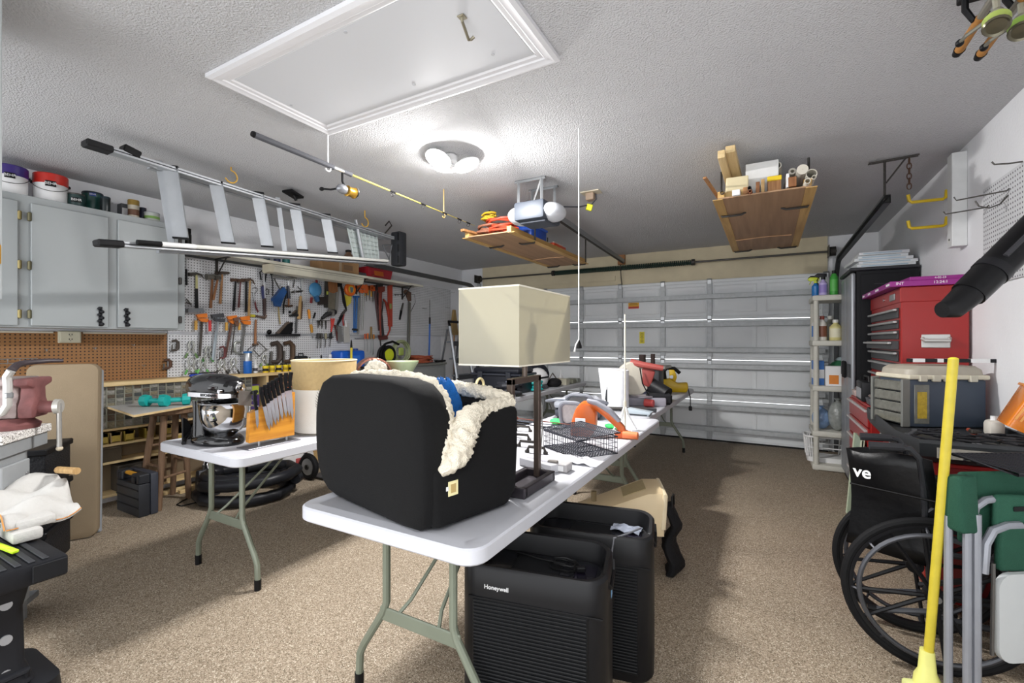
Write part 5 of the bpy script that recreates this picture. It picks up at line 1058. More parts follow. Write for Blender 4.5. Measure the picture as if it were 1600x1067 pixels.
def fleece(pts, r, seed=1, n=30, name='fleece_edge'):
    """curly pile: a thick roll covered with small random tufts"""
    rnd = random.Random(seed); P_ = [Vector(p) for p in pts]; out = []; rr = []
    for _ in range(2):      # smooth the path
        Q = [P_[0]]; R3 = [r[0]]
        for a, b, ra, rb in zip(P_[:-1], P_[1:], r[:-1], r[1:]): Q += [a.lerp(b, .25), a.lerp(b, .75)]; R3 += [ra * .75 + rb * .25, ra * .25 + rb * .75]
        Q.append(P_[-1]); R3.append(r[-1]); P_, r = Q, R3
    for i in range(len(P_) - 1):
        k = max(1, int((P_[i + 1] - P_[i]).length / .0045))
        for j in range(k): out.append(P_[i].lerp(P_[i + 1], j / k)); rr.append(r[i] + (r[i + 1] - r[i]) * j / k)
    out.append(P_[-1]); rr.append(r[-1]); m = MB(); m.tube(out, rr, n); v2 = []
    for idx, v in enumerate(m.v):
        c = out[min(idx // n, len(out) - 1)]; d = Vector(v) - c; k = idx // n; v2.append(tuple(c + d * (1 + .07 * math.sin(k * .9 + (idx % n) * 1.3) + .06 * math.sin(k * .37 - (idx % n) * .8) + rnd.uniform(-.12, .16))))
    m.v = v2; return m.build(name, FLC, bed, 80)
fleece([(-.0, .06, .178), (.006, .10, .20), (.006, .135, .24), (.002, .16, .30), (-.008, .19, .33), (-.025, .26, .342), (-.035, .34, .346), (-.035, .415, .35)], [.012, .032, .042, .042, .036, .028, .025, .023], 3)
fleece([(-.035, .41, .35), (-.1, .395, .375), (-.35, .39, .39), (-BW + .05, .37, .40)], [.026] * 4, 4); fleece([(-BW + .045, .38, .40), (-BW + .045, .25, .41), (-BW + .05, .14, .42)], [.03] * 3, 5)
fleece([(-BW + .08, .14, .42), (-.55, .145, .435), (-.35, .145, .438), (-.22, .14, .435), (-.13, .135, .42), (-.075, .13, .375), (-.04, .12, .31), (-.02, .10, .25), (-.004, .07, .185)], [.024, .026, .026, .026, .028, .028, .028, .026, .012], 6)
fleece([(-.60, .17, .42), (-.575, .18, .465), (-.53, .185, .475), (-.50, .18, .43)], [.024, .026, .026, .024], 7, 24, 'fleece_fold')
MB().box((.0095, .105, .125), (.002, .038, .044), (0, 0, 0)).build('care_label', M('#e2d9a6', .6), bed); MB().box((.0095, .083, .127), (.002, .01, .012)).build('label_tab', WHITE, bed)
MB().bb(.0105, .0112, .095, .115, .112, .138).build('label_print', M('#b39a62', .6), bed)
bt_ = MB()
rnd = random.Random(21); rings = []
for j in range(16):
    f_ = j / 15; z = .11 + f_ * .325; rad = .115 * (1 - f_) ** .6 + .02
    rings.append([Vector((-.235 + rad * math.cos(a) * (1 + .22 * math.sin(3 * a + j * .5)) + .02 * f_, .25 + rad * .7 * math.sin(a) * (1 + .2 * math.cos(2 * a + j)), z + .01 * math.sin(5 * a))) for a in [2 * PI * i / 22 for i in range(22)]])
bt_.loft(rings); bl_ = bt_.build('blanket', M('#1f5fa8', .95, var=.25, scale=60, bump=.7, bscale=250), None, 80)
bl_.location = bed.location; bl_.rotation_euler = bed.rotation_euler; tag(bl_, 'crumpled blue fleece blanket stuffed in the pet bed', 'blanket')

# ---- table lamp with a box shade
lm = thing('table_lamp', 'table lamp with a cream box shade and steel frame base', 'lamp', (-.835, 1.60, TZ))
FRM = M('#5b5049', .35, .55, var=.2, scale=30)
m = MB()
for a, b in (((-.07, -.125), (.07, -.125)), ((-.07, .125), (.07, .125))): m.bb(a[0], b[0], a[1] - .012, a[1] + .012, 0, .038, .003)
m.bb(-.07, -.046, -.125, .125, 0, .038, .003); m.bb(.046, .07, -.125, .125, 0, .038, .003); m.bb(-.05, .05, -.12, .12, 0, .012); m.build('base', M('#39353a', .35, .5), lm)
for y in (-.112, .112): MB().bb(-.012, .012, y - .012, y + .012, .012, .43, .002).build('post', FRM, lm)
MB().bb(-.012, .012, -.124, .124, .408, .432, .002).build('top_bar', FRM, lm)
MB().cyl((0, 0, .43), (0, 0, .53), .011, n=12).build('stem', FRM, lm); MB().tube([(0, 0, .46), (-.01, .03, .435), (-.008, .115, .4), (.013, .128, .3), (.014, .13, .2), (.0, .135, .05), (.01, .2, .003)], .003, 6).build('cord', M('#8b8a86', .4), lm)
SHD = bpy.data.materials.new('lamp_shade_cloth'); SHD.use_nodes = True
_b = SHD.node_tree.nodes['Principled BSDF']; _b.inputs['Base Color'].default_value = (*lin('#bfbbab'), 1); _b.inputs['Roughness'].default_value = .85
_t = SHD.node_tree.nodes.new('ShaderNodeBsdfTranslucent'); _t.inputs[0].default_value = (*lin('#cfcab6'), 1); _x = SHD.node_tree.nodes.new('ShaderNodeMixShader'); _x.inputs[0].default_value = .45
_w = SHD.node_tree.nodes.new('ShaderNodeTexWave'); _w.inputs['Scale'].default_value = 160; _bp = SHD.node_tree.nodes.new('ShaderNodeBump'); _bp.inputs['Strength'].default_value = .1
SHD.node_tree.links.new(_w.outputs['Fac'], _bp.inputs['Height']); SHD.node_tree.links.new(_bp.outputs[0], _b.inputs['Normal'])
SHD.node_tree.links.new(_b.outputs[0], _x.inputs[1]); SHD.node_tree.links.new(_t.outputs[0], _x.inputs[2]); SHD.node_tree.links.new(_x.outputs[0], SHD.node_tree.nodes['Material Output'].inputs[0])
sx0, sx1, sy0, sy1, sz0, sz1 = -1.057 + .845, -.791 + .845, 1.448 - 1.595, 1.933 - 1.595, 1.218 - TZ, 1.516 - TZ
m = MB(); th = .0015
R_ = lambda e, z: [Vector((x, y, z)) for x, y in ((sx0 + e, sy0 + e), (sx1 - e, sy0 + e), (sx1 - e, sy1 - e), (sx0 + e, sy1 - e))]
m.loft([R_(0, sz0), R_(0, sz1), R_(th, sz1), R_(th, sz0), R_(0, sz0)], True, False); sh_ = m.build('shade', SHD, lm, 20)
for z in (sz0, sz1 - .006): MB().loft([R_(-.0008, z), R_(-.0008, z + .006), R_(th + .001, z + .006), R_(th + .001, z), R_(-.0008, z)], True, False).build('trim', M('#e4dfcf', .7), sh_, 20)
MB().tube([(0, 0, .53), (0, 0, sz1 - .03)], .005, 6).build('harp', BRASS, lm)
m = MB(); zc = sz1 - .03; m.tube([(sx0 + .004, (sy0 + sy1) / 2, zc), (sx1 - .004, (sy0 + sy1) / 2, zc)], .003, 5); m.tube([(0, sy0 + .004, zc), (0, sy1 - .004, zc)], .003, 5); m.build('spider', BRASS, lm)
MB().lathe([(.012, .53), (.014, .56), (.012, .57), (.02, .6), (.03, .63), (.03, .65), (.018, .68), (.0, .685)], n=16, cap=False).build('bulb', M('#e8e8e8', .3), lm)

# ---- things on the front table
def on(u, v, z=TZ): return at(u, v, z=z)
bk = thing('wire_basket', 'black wire mesh basket on the front table', 'basket', (-.80, 2.085, TZ + .004), math.radians(-33)); WIRE = M('#2a2c36', .4, .4)
W_, D_, H_ = .31, .245, .085
m = MB()
for z in (0, H_): m.tube([(-W_, 0, z), (0, 0, z), (0, D_, z), (-W_, D_, z)], .0035, 6, True)
m.build('rim_wires', WIRE, bk); m = MB()
for i in range(19):
    x = -W_ * i / 18
    m.tube([(x, 0, H_), (x, 0, 0), (x, D_, 0), (x, D_, H_)], .0016, 4)
for i in range(15):
    y = D_ * i / 14
    m.tube([(0, y, H_), (0, y, 0), (-W_, y, 0), (-W_, y, H_)], .0016, 4)
for z in (.028, .056): m.tube([(-W_, 0, z), (0, 0, z), (0, D_, z), (-W_, D_, z)], .0014, 4, True)
o = m.build('mesh_wires', WIRE, bk); o['kind'] = 'stuff'
lid = MB(); lid.tube([(-W_ - .01, -.01, H_ + .012), (.01, -.01, H_ + .004), (.01, D_ + .01, H_ + .02), (-W_ - .01, D_ + .01, H_ + .026)], .0035, 6, True)
for i in range(22): x = -W_ * i / 21; lid.tube([(x, -.01, H_ + .006), (x, D_ + .01, H_ + .022)], .0016, 4)
for i in range(17): y = D_ * i / 16; lid.tube([(.01, y, H_ + .007 + .001 * i), (-W_ - .01, y, H_ + .014 + .0007 * i)], .0016, 4)
o = lid.build('lid_wires', WIRE, bk); o['kind'] = 'stuff'
# skewers lying on the basket lid
for i, (dy, c) in enumerate(((.05, '#3a3c44'), (.10, '#5a5f6a'), (.15, '#7a4a40'))):
    t = thing('barbecue_skewer', ['dark skewer lying across the left of the wire basket', 'grey skewer lying on the wire basket', 'reddish handled skewer lying furthest back on the wire basket'][i], 'skewer', (-1.16, 2.20 + dy, TZ + .105 + .004 * i)); MB().tube([(-.14, .05, 0), (.22, -.02, .006)], .003, 6).build('rod', M(c, .4, .5), t); MB().tube([(-.24, .07, 0), (-.14, .05, 0)], .009, 7).build('handle', M(c, .5), t)
pp = thing('paper_sheet', 'crumpled white paper under the wire basket', 'paper', on(905, 722)); m = MB(); nx = 9
g = [[Vector((-.14 + .03 * i, -.05 + .025 * j, .002 + .012 * abs(math.sin(i * 1.3 + j * .9)) * (i < 7))) for i in range(nx)] for j in range(6)]
m.loft(g, False, False); o = m.build('sheet', M('#e9e9ee', .7), pp, 20)
sm_ = o.modifiers.new('thickness', 'SOLIDIFY'); sm_.thickness = .001
t = thing('small_carton', 'small grey and white box beside the lamp base', 'box', on(873, 735)); MB().bb(-.045, .045, -.02, .05, 0, .035, .003).build('body', M('#a9a6a6', .6), t); MB().bb(-.046, .0, -.021, .0, .034, .046, .003).build('flap', M('#6f6a66', .6), t); MB().bb(-.03, .03, -.0212, -.0205, .006, .028).build('label_panel', WHITE, t)
t = thing('long_carton', 'long flat white box beside the lamp post', 'box', on(852, 735)); MB().box((-.04, .03, .018), (.2, .07, .036), (0, 0, -.3), .003).build('body', M('#b9b9bd', .6), t); MB().box((-.04, .03, .0365), (.15, .02, .001), (0, 0, -.3)).build('label_panel', M('#9a9aa2', .6), t)
for i, (u, v) in enumerate(((812, 690), (822, 702), (836, 712), (815, 676))):
    t = thing('drawer_pull', ['dark metal pull beside the lamp post, furthest left', 'dark metal pull beside the lamp post, second', 'dark metal pull right behind the lamp post', 'dark metal pull behind the pet bed, furthest back'][i], 'hardware', on(u, v) + Vector((-.02, .05, 0))); MB().tube([(-.05, 0, .006), (-.04, 0, .03), (.04, .01, .03), (.05, .01, .006)], .008, 6).build('bar', IRON, t); MB().cyl((-.05, 0, 0), (-.05, 0, .012), .012, n=10).build('foot', IRON, t); MB().cyl((.05, .01, 0), (.05, .01, .012), .012, n=10).build('foot', IRON, t)

# orange hand blower
ob = thing('leaf_blower', 'orange hand blower with a grey handle on the front table', 'blower', (-.90, 2.66, TZ), math.radians(12)); ob.scale = (1.2, 1.2, 1.2); ORB = M('#c25a18', .4)
def side_shape(m, poly, y0, y1, b=.01):
    bm = bmesh.new(); a = [bm.verts.new((x, y0, z)) for x, z in poly]; c = [bm.verts.new((x, y1, z)) for x, z in poly]; n = len(poly)
    bm.faces.new(a); bm.faces.new(c[::-1])
    for i in range(n): bm.faces.new((a[i], c[i], c[(i + 1) % n], a[(i + 1) % n]))
    bmesh.ops.recalc_face_normals(bm, faces=bm.faces)
    if b: bmesh.ops.bevel(bm, geom=bm.edges[:], offset=b, segments=2, affect='EDGES', profile=.5, clamp_overlap=True)
    bm.verts.index_update(); m.add([v.co.copy() for v in bm.verts], [[v.index for v in f.verts] for f in bm.faces]); bm.free(); return m
side_shape(MB(), [(-.13, .0), (-.02, .0), (.0, .05), (.0, .12), (-.03, .165), (-.07, .175), (-.1, .14), (-.12, .08)], -.05, .05, .014).build('motor_housing', ORB, ob, 40)
side_shape(MB(), [(-.06, .172), (.0, .165), (.07, .125), (.135, .06), (.15, .02), (.12, .01), (.10, .045), (.045, .095), (.0, .13), (-.04, .14)], -.022, .022, .008).build('handle', ORB, ob, 40)
side_shape(MB(), [(-.05, .186), (.0, .178), (.07, .14), (.12, .085), (.105, .075), (.06, .118), (.0, .155), (-.045, .165)], -.024, .024, .006).build('grip_cover', M('#8f9099', .6), ob, 40)
MB().bb(-.10, -.05, -.0525, -.05, .055, .095, .002).build('badge', WHITE, ob); MB().bb(.09, .155, -.03, .03, 0, .035, .006).build('foot', M('#c6551a', .45), ob); MB().cyl((.13, -.02, .02), (.2, -.035, .02), .02, .018, 12).build('nozzle', M('#e07a4a', .4), ob)
# grey folding frames leaning behind it
for i, (u, v, s_) in enumerate(((884, 675, .8), (898, 672, 1.))):
    p = on(u, v) + Vector((-.02, .12, 0)); t = thing('frame_case', ['small grey rounded frame case, left of the two', 'larger grey rounded frame case behind the orange blower'][i], 'case', p); m = MB()
    o_ = [Vector((x * s_, .03 - z * .15, .11 * s_ + z * s_)) for x, z in rrect(.2, .2, .06, 5)]; m.tube(o_, .014, 8, True); m.build('rim', M('#6f727a', .5), t)
    MB().loft([[q + Vector((0, .004, 0)) for q in o_], [q + Vector((0, .012, 0)) for q in o_]]).build('pane', M('#a39d9c' if i == 0 else '#7f7f80', .5, var=.3, scale=40), t)
for i, (u, v, s_) in enumerate(((862, 665, .05), (948, 672, .04))):
    t = thing('work_glove', ['bright green work glove left of the frame cases', 'bright green glove half hidden behind the orange blower'][i], 'glove', on(u, v) + Vector((0, .08, 0))); m = MB(); m.ell((0, 0, s_ * .4), (s_, s_ * .7, s_ * .4), 10, 6)
    m.build('palm', M('#43d268', .7, bump=.5), t)
    for k in range(3): MB().tube([(s_ * .5, (k - 1) * s_ * .4, s_ * .35), (s_ * 1.4, (k - 1) * s_ * .5, s_ * .25)], s_ * .2, 7).build('finger', M('#43d268', .7, bump=.5), t)
# contact grill
cg = thing('contact_grill', 'silver and black contact grill on the front table', 'grill', (-1.25, 3.30, TZ), math.radians(12)); SG = M('#9fa2ab', .35, .5)
MB().bb(-.17, .17, -.13, .13, .012, .07, .015, 2).build('base', M('#3b3d47', .4), cg); MB().bb(-.175, .175, -.14, .12, .075, .125, .018, 2).build('lid', SG, cg); side_shape(MB(), [(-.15, .125), (.15, .125), (.11, .155), (-.12, .15)], -.1, .09, .006).build('lid_top', M('#b7bac2', .3, .5), cg)
MB().tube([(-.19, .05, .1), (-.22, -.16, .13), (-.14, -.19, .15), (.14, -.19, .15), (.22, -.16, .13), (.19, .05, .1)], .012, 8).build('handle', M('#7a7d86', .35, .5), cg)
for x in (-.14, .14):
    for y in (-.1, .1): MB().cyl((x, y, 0), (x, y, .014), .014, n=8).build('foot', BLACK, cg)
t = thing('speaker_box', 'small black box on its side behind the contact grill', 'box', on(945, 640) + Vector((0, .18, 0))); MB().box((0, 0, .09), (.08, .09, .18), (0, .1, .2), .006).build('body', BLACK, t); MB().box((-.01, -.047, .11), (.05, .003, .09), (0, .1, .2)).build('grille', CHARC, t)
# paper towels
pt = thing('paper_towel_roll', 'white paper towel roll standing on the table', 'paper towel', (-1.10, 3.80, TZ)); MB().lathe([(.02, .33), (.02, 0), (.088, 0), (.088, .33), (.02, .33)], n=28, cap=False).build('roll', M('#e3e4e8', .9, bump=.2, bscale=90), pt); MB().lathe([(.02, .331), (.016, .331), (.016, 0)], n=16, cap=False).build('core', M('#a58c6a', .8), pt)
t = thing('white_carton', 'slanting white box behind the paper towel roll', 'box', (-1.20, 4.02, TZ)); side_shape(MB(), [(-.09, 0), (.1, 0), (.1, .33), (-.13, .33)], -.05, .05, .003).build('body', M('#dcdde2', .6), t); MB().bb(-.06, .06, -.0515, -.0505, .2, .28).build('label_panel', M('#cfd1d8', .6), t)
# tall white rod on a wire foot
ts = thing('rod_stand', 'thin white rod standing on splayed wire legs', 'stand', (-.80, 2.92, TZ)); MB().cyl((0, 0, .0), (0, 0, .745), .0055, .0045, 8).build('rod', M('#d9d5c6', .5), ts)
for k in range(4): a = PI / 4 + k * PI / 2; MB().tube([(0, 0, .17), (.035 * math.cos(a), .035 * math.sin(a), .08), (.085 * math.cos(a), .085 * math.sin(a), .004)], .0045, 6).build('wire_leg', WHITE, ts)
MB().cyl((0, 0, .15), (0, 0, .19), .011, n=10).build('collar', M('#cfcab8', .5), ts)
t = thing('plastic_tray', 'pale blue-grey plastic tray with a dark edge beside the rod', 'tray', on(995, 650) + Vector((0, .08, 0))); side_shape(MB(), [(-.1, 0), (.08, 0), (.1, .03), (-.09, .05)], -.05, .05, .006).build('tray', M('#a9b4bc', .45), t); MB().bb(-.08, .07, -.052, -.049, .004, .012).build('edge_strip', CHARC, t)
t = thing('flat_tool', 'dark flat tool lying behind the rod stand', 'tool', on(965, 648) + Vector((0, .2, 0))); MB().tube([(-.2, -.03, .02), (.2, .06, .02)], .014, 7).build('shaft', IRON, t); MB().box((.2, .06, .02), (.08, .03, .03), (0, 0, .2), .005).build('head', CHARC, t)

# ---- second table: saw, sander, scroll table
ms = thing('miter_saw', 'red and grey miter saw with a white blade guard', 'miter saw', (-1.0, 4.22, TZ), math.radians(15))
MB().bb(-.2, .2, -.13, .13, 0, .075, .012, 2).build('base', M('#8d8a94', .5), ms); MB().lathe([(.12, .075), (.12, .09), (.0, .09)], (0, -.04, 0), 20, cap=False).build('turntable', M('#a9a6ad', .4, .3), ms)
m = MB(); m.lathe([(.03, -.03), (.15, -.03), (.16, -.015), (.16, .02), (.15, .035), (.03, .04)], (-.08, .0, .23), 24, (.35, -.93, 0)); m.build('blade_guard', M('#cfcabb', .45), ms)
m = MB(); m.lathe([(.06, -.02), (.158, -.02), (.158, -.004), (.06, -.004)], (-.09, .01, .17), 24, (.35, -.93, 0)); m.build('lower_guard', M('#6d7290', .4), ms)
MB().tube([(-.1, .0, .38), (.0, -.02, .36), (.18, -.02, .33)], [.035, .03, .025], 10).build('handle', M('#a8504a', .5), ms); MB().box((.02, .04, .25), (.16, .1, .16), (0, .3, 0), .02, 2).build('motor_mount', M('#96403b', .5), ms)
MB().cyl((.06, .08, .18), (.22, -.04, .1), .07, .06, 16).build('motor', M('#1d1d20', .5), ms); MB().box((.14, -.06, .06), (.22, .1, .1), (0, 0, .2), .02).build('dust_bag', M('#232326', .9, bump=.4), ms)
MB().tube([(-.02, -.06, .33), (.0, -.12, .2), (.06, -.12, .08), (.12, -.12, .05)], .006, 6).build('cord', BLACK, ms); MB().cyl((.02, -.16, .035), (.09, -.19, .035), .035, .03, 12).build('clamp_knob', M('#c24a48', .45), ms)
MB().box((-.14, -.135, .05), (.03, .01, .04)).build('badge', BLACK, ms)
ss = thing('spindle_sander', 'grey spindle sander table with two dark drums', 'sander', (-1.10, 4.95, TZ)); MB().bb(-.13, .13, -.12, .12, 0, .29, .02, 2).build('cabinet', M('#33353a', .5), ss); MB().bb(-.22, .2, -.17, .17, .29, .32, .006).build('table', M('#8f8d86', .4, .4), ss)
for x, r, h in ((-.07, .035, .11), (.04, .022, .12)): MB().cyl((x, 0, .32), (x, 0, .32 + h), r, n=14).build('drum', M('#3a2f2c', .8), ss)
ys_ = thing('belt_sander', 'yellow belt sander with a black handle at the table end', 'sander', (-.90, 5.45, TZ), math.radians(10)); YL = M('#e0b912', .4)
side_shape(MB(), [(-.17, 0), (.15, 0), (.17, .05), (.16, .11), (.05, .10), (-.02, .15), (-.17, .13), (-.19, .05)], -.07, .07, .015).build('body', YL, ys_); side_shape(MB(), [(-.04, .12), (.03, .11), (.05, .17), (.02, .25), (-.04, .25), (-.03, .18)], -.03, .03, .012).build('grip_post', YL, ys_)
MB().tube([(-.08, 0, .14), (-.09, 0, .23), (-.06, 0, .265), (.02, 0, .265), (.08, 0, .21)], .02, 8).build('handle', BLACK, ys_); MB().cyl((-.01, -.035, .17), (-.01, -.05, .17), .02, n=12).build('knob', STEEL, ys_)
MB().tube([(.16, -.02, .06), (.175, -.02, .0), (.19, -.02, -.06), (.19, -.02, -.16)], .006, 6).build('cord', BLACK, ys_); MB().box((.19, -.02, -.18), (.035, .03, .05), None, .006).build('plug', BLACK, ys_); ys_.location.x = -.95
# ================================================================== things on the left table
mx = thing('stand_mixer', 'black stand mixer with a polished steel bowl', 'mixer', (-2.715, 1.455, TZ), math.radians(8)); BKG = M('#0e0e10', .12, coat=.6, var=0)
# local +x = where the head points
m = MB()
def ring_xy(cx_, cy_, rx, ry, z, n=24): return [Vector((cx_ + rx * math.cos(2 * PI * i / n), cy_ + ry * math.sin(2 * PI * i / n), z)) for i in range(n)]
m.loft([ring_xy(.0, 0, .165, .10, 0), ring_xy(0, 0, .17, .105, .008), ring_xy(0, 0, .165, .10, .028), ring_xy(.02, 0, .12, .085, .045), ring_xy(.03, 0, .08, .075, .05)]); m.build('base', BKG, mx, 50)
m = MB(); m.loft([ring_xy(-.115, 0, .055, .06, .02), ring_xy(-.12, 0, .045, .052, .09), ring_xy(-.125, 0, .042, .048, .17), ring_xy(-.12, 0, .052, .055, .235)]); m.build('column', BKG, mx, 50)
def ring_yz(x, ry, rz, zc, n=24, flat=.0): return [Vector((x, ry * math.cos(2 * PI * i / n), zc + max(-rz * .72, rz * math.sin(2 * PI * i / n)))) for i in range(n)]
m = MB(); m.loft([ring_yz(-.2, .02, .02, .31), ring_yz(-.195, .05, .05, .31), ring_yz(-.17, .068, .068, .31), ring_yz(-.08, .076, .078, .312), ring_yz(.05, .074, .076, .312), ring_yz(.12, .066, .068, .31), ring_yz(.16, .05, .052, .307), ring_yz(.175, .025, .028, .305)]); m.build('head', BKG, mx, 60)
m = MB(); m.loft([[Vector((x * 1.0 - .01, y, z)) for x, y in rrect(.36, .155, .07, 6)] for z in (.262, .286)]); m.build('trim_band', CHROME, mx, 50)
letters('KITCHENAID', .021, (.03, -.0785, .274), FACE_Y, BLACK, mx, 'lettering', .0006, True)
m = MB(); m.lathe([(.028, 0), (.03, .008), (.022, .014), (.0, .016)], (.172, 0, .315), 20, (1, 0, 0), False); m.build('hub_cap', CHROME, mx); MB().cyl((.12, -.07, .3), (.12, -.085, .3), .011, n=12).build('hub_knob', CHROME, mx)
m = MB(); m.lathe([(.06, .238), (.062, .25), (.062, .262)], (.055, 0, 0), 20); m.build('planetary', BKG, mx); MB().lathe([(.05, .24), (.05, .245)], (.055, 0, 0), 20).build('planetary_ring', CHROME, mx)
bp_ = [(.045, .0), (.048, .006), (.07, .02), (.098, .05), (.11, .09), (.115, .135), (.118, .165), (.122, .168), (.120, .171), (.113, .165), (.108, .09), (.09, .05), (.04, .02), (.0, .018)]
bowl = MB().lathe([(r * 1.1, h * 1.08) for r, h in bp_], n=40, cap=False).build('bowl', M('#d5d6d8', .06, 1., var=0), mx, 60); bowl.location = (.06, 0, .05)
MB().tube([(.05, .115, .15), (.06, .155, .14), (.06, .165, .09), (.055, .15, .045), (.045, .105, .055)], .006, 7).build('handle', CHROME, bowl)
ck = MB(); ck.tube([(-.18, .02, .12), (-.22, .0, .05), (-.2, -.05, .012), (-.12, -.11, .008)], .011, 7); o = ck.build('power_cord', BLACK, mx)
m = MB(); m.prism([(0, 0), (.11, 0), (.06, .05), (.02, .12), (0, .13)], (-.215, -.05, .004), (0, 1, 0), (0, 0, 1), -.012); m.build('cover_cloth', BLACK, mx)
# slanted knife board
KX = -2.40
kb = thing('knife_board', 'amber wooden magnetic knife board on small steel feet', 'knife board', (0, 0, TZ))
q = [at(389, 692, x=KX), at(460, 679, x=KX), at(461, 612, x=KX), at(391, 646, x=KX)]
bm_ = MB(); a = [Vector((KX, p.y, p.z - TZ)) for p in q]; e = Vector((-.05, .012, 0))
bm_.add(a + [p + e for p in a], [(0, 1, 2, 3), (7, 6, 5, 4)] + [(i, (i + 1) % 4, 4 + (i + 1) % 4, 4 + i) for i in range(4)]); bm_.build('board', wood('#a3651b', '#c98c30', .35, 2.2, 1), kb, 20)
for p in (at(404, 697, x=KX - .02), at(447, 686, x=KX - .02)):
    MB().cyl((KX - .015, p.y, 0), (KX - .015, p.y, max(.02, q[0].z - TZ + .01)), .006, n=8).build('foot', STEEL, kb)
MB().bb(KX - .08, KX + .03, q[0].y - .02, q[1].y + .02, 0, .004, .001).build('base_plate', M('#5d5d63', .3, .5), kb)
kn = [(398, 610, 401, 640, 402, 669), (408, 604, 413, 634, 421, 672), (414, 601, 419, 629, 425, 668), (420, 597, 424, 625, 431, 664), (426, 594, 430, 621, 435, 660), (432, 590, 436, 617, 441, 656), (438, 583, 442, 613, 447, 652), (447, 582, 448, 610, 452, 650), (455, 581, 453, 609, 457, 656)]
for i, (u0, v0, u1, v1, u2, v2) in enumerate(kn):
    X = KX + .004; h0, j, tip = at(u0, v0, x=X + .006), at(u1, v1, x=X + .004), at(u2, v2, x=X)
    t = thing('kitchen_knife', 'black handled kitchen knife, %s from the mixer' % ['first', 'second', 'third', 'fourth', 'fifth', 'sixth', 'seventh', 'eighth', 'last'][i], 'knife', j, 0, 'kitchen knives on the amber board')
    MB().tube([h0 - j, (h0 - j) * .5 + Vector((0, -.004, 0)), Vector((0, 0, 0))], [.0125, .0115, .010], 8, flat=.7).build('handle', M('#0b0b0e', .4), t)
    d = (tip - j); w_ = Vector((0, .011 if i else .009, .003)); bl = [Vector((0, 0, 0)) - w_, w_ * .9, d * .75 + w_ * .9, d, d * .7 - w_ * .8]; n = 5
    MB().add([p for p in bl] + [p + Vector((.002, 0, 0)) for p in bl], [tuple(range(n)), tuple(range(2 * n - 1, n - 1, -1))] + [(k, (k + 1) % n, n + (k + 1) % n, n + k) for k in range(n)]).build('blade', M('#b9bcc2', .25, .8), t, 0)
    for f_ in (.2, .5, .8): c = (h0 - j) * f_; MB().cyl(c + Vector((.006, 0, 0)), c + Vector((.0125, 0, 0)), .0022, n=6).build('rivet', CHROME, t)
t = thing('cleaver', 'wide steel cleaver between mixer and knives', 'cleaver', at(383, 636, x=KX - .06)); p = t.location; MB().add([at(u, v, x=KX - .06) - p for u, v in ((373, 609), (394, 611), (392, 634), (372, 632))] + [at(u, v, x=KX - .058) - p for u, v in ((373, 609), (394, 611), (392, 634), (372, 632))], [(0, 1, 2, 3), (7, 6, 5, 4), (0, 4, 5, 1), (1, 5, 6, 2), (2, 6, 7, 3), (3, 7, 4, 0)]).build('blade', M('#9c948c', .3, .8), t, 0)
MB().tube([at(394, 613, x=KX - .055) - p, at(401, 611, x=KX - .02) - p], .010, 8).build('handle', BLACK, t)
# fabric hamper
hp = thing('fabric_hamper', 'round tan and white fabric hamper with printed leaves', 'hamper', (-2.49, 1.99, TZ))
MB().lathe([(.176, 0), (.179, .004), (.186, .275)], n=40, cap=True).build('lower_panel', M('#d3d0c8', .85, var=.06, bump=.2, bscale=200), hp); MB().lathe([(.1862, .275), (.197, .45), (.193, .452), (.183, .28)], n=40, cap=False).build('upper_panel', M('#b29a6e', .9, var=.15, scale=50, bump=.3, bscale=300), hp); m = MB(); m.tube([(.195 * math.cos(2 * PI * i / 40), .195 * math.sin(2 * PI * i / 40), .45) for i in range(40)], .005, 6, True); m.build('rim', M('#d6c8a4', .8), hp); MB().lathe([(.1775, 0), (.181, .012)], n=40, cap=False).build('base_band', M('#5a5348', .8), hp)
# printed fern leaves wrapped on the lower panel
INK = M('#77756c', .9); m = MB()
def onh(a, z, e=.0015): r = .179 + (.186 - .179) * z / .275 + e; return Vector((r * math.cos(a), r * math.sin(a), z))
a0 = math.atan2(-1.99, 2.49) - .05
for k in range(11):
    z = .07 + k * .017; s_ = .10 + .13 * math.sin(PI * k / 11)
    for sg in (-1, 1):
        p = [onh(a0 + sg * .01, z), onh(a0 + sg * (.01 + s_ * .5), z + .018), onh(a0 + sg * (.01 + s_), z + .044)]
        m.tube(p, [.0012, .0028, .0008], 4)
m.tube([onh(a0, .05 + .02 * i) for i in range(11)], .0016, 4); o = m.build('leaf_print', INK, hp); o['kind'] = 'stuff'
# copper drum on a carton, green planter on a stand
t = thing('carton', 'plain carton on the left table under the copper ring', 'box', (-2.57, 2.47, TZ)); MB().bb(-.12, .12, -.13, .13, 0, .19, .003).build('body', M('#9a7b55', .7), t); MB().bb(-.121, .121, -.02, .02, .19, .1912).build('tape', M('#b7a27f', .4), t)
cr = thing('copper_ring', 'hammered copper ring bowl standing on its edge', 'copper bowl', (-2.56, 2.47, TZ + .322)); COP = M('#8d5f50', .28, .75, var=.35, scale=45, bump=.5, bscale=60)
MB().lathe([(.118, -.09), (.13, -.085), (.13, .085), (.118, .09), (.115, .0), (.118, -.09)], n=36, axis=(.62, -.45, .0), cap=False).build('band', COP, cr, 50)
for k in range(3): a = .5 + k * 2.1; MB().tube([(0, 0, 0), (.05 * math.cos(a), .06 * math.cos(a), .1 * math.sin(a)), (.07 * math.cos(a), .09 * math.cos(a), .118 * math.sin(a))], .008, 6).build('spoke', IRON, cr)
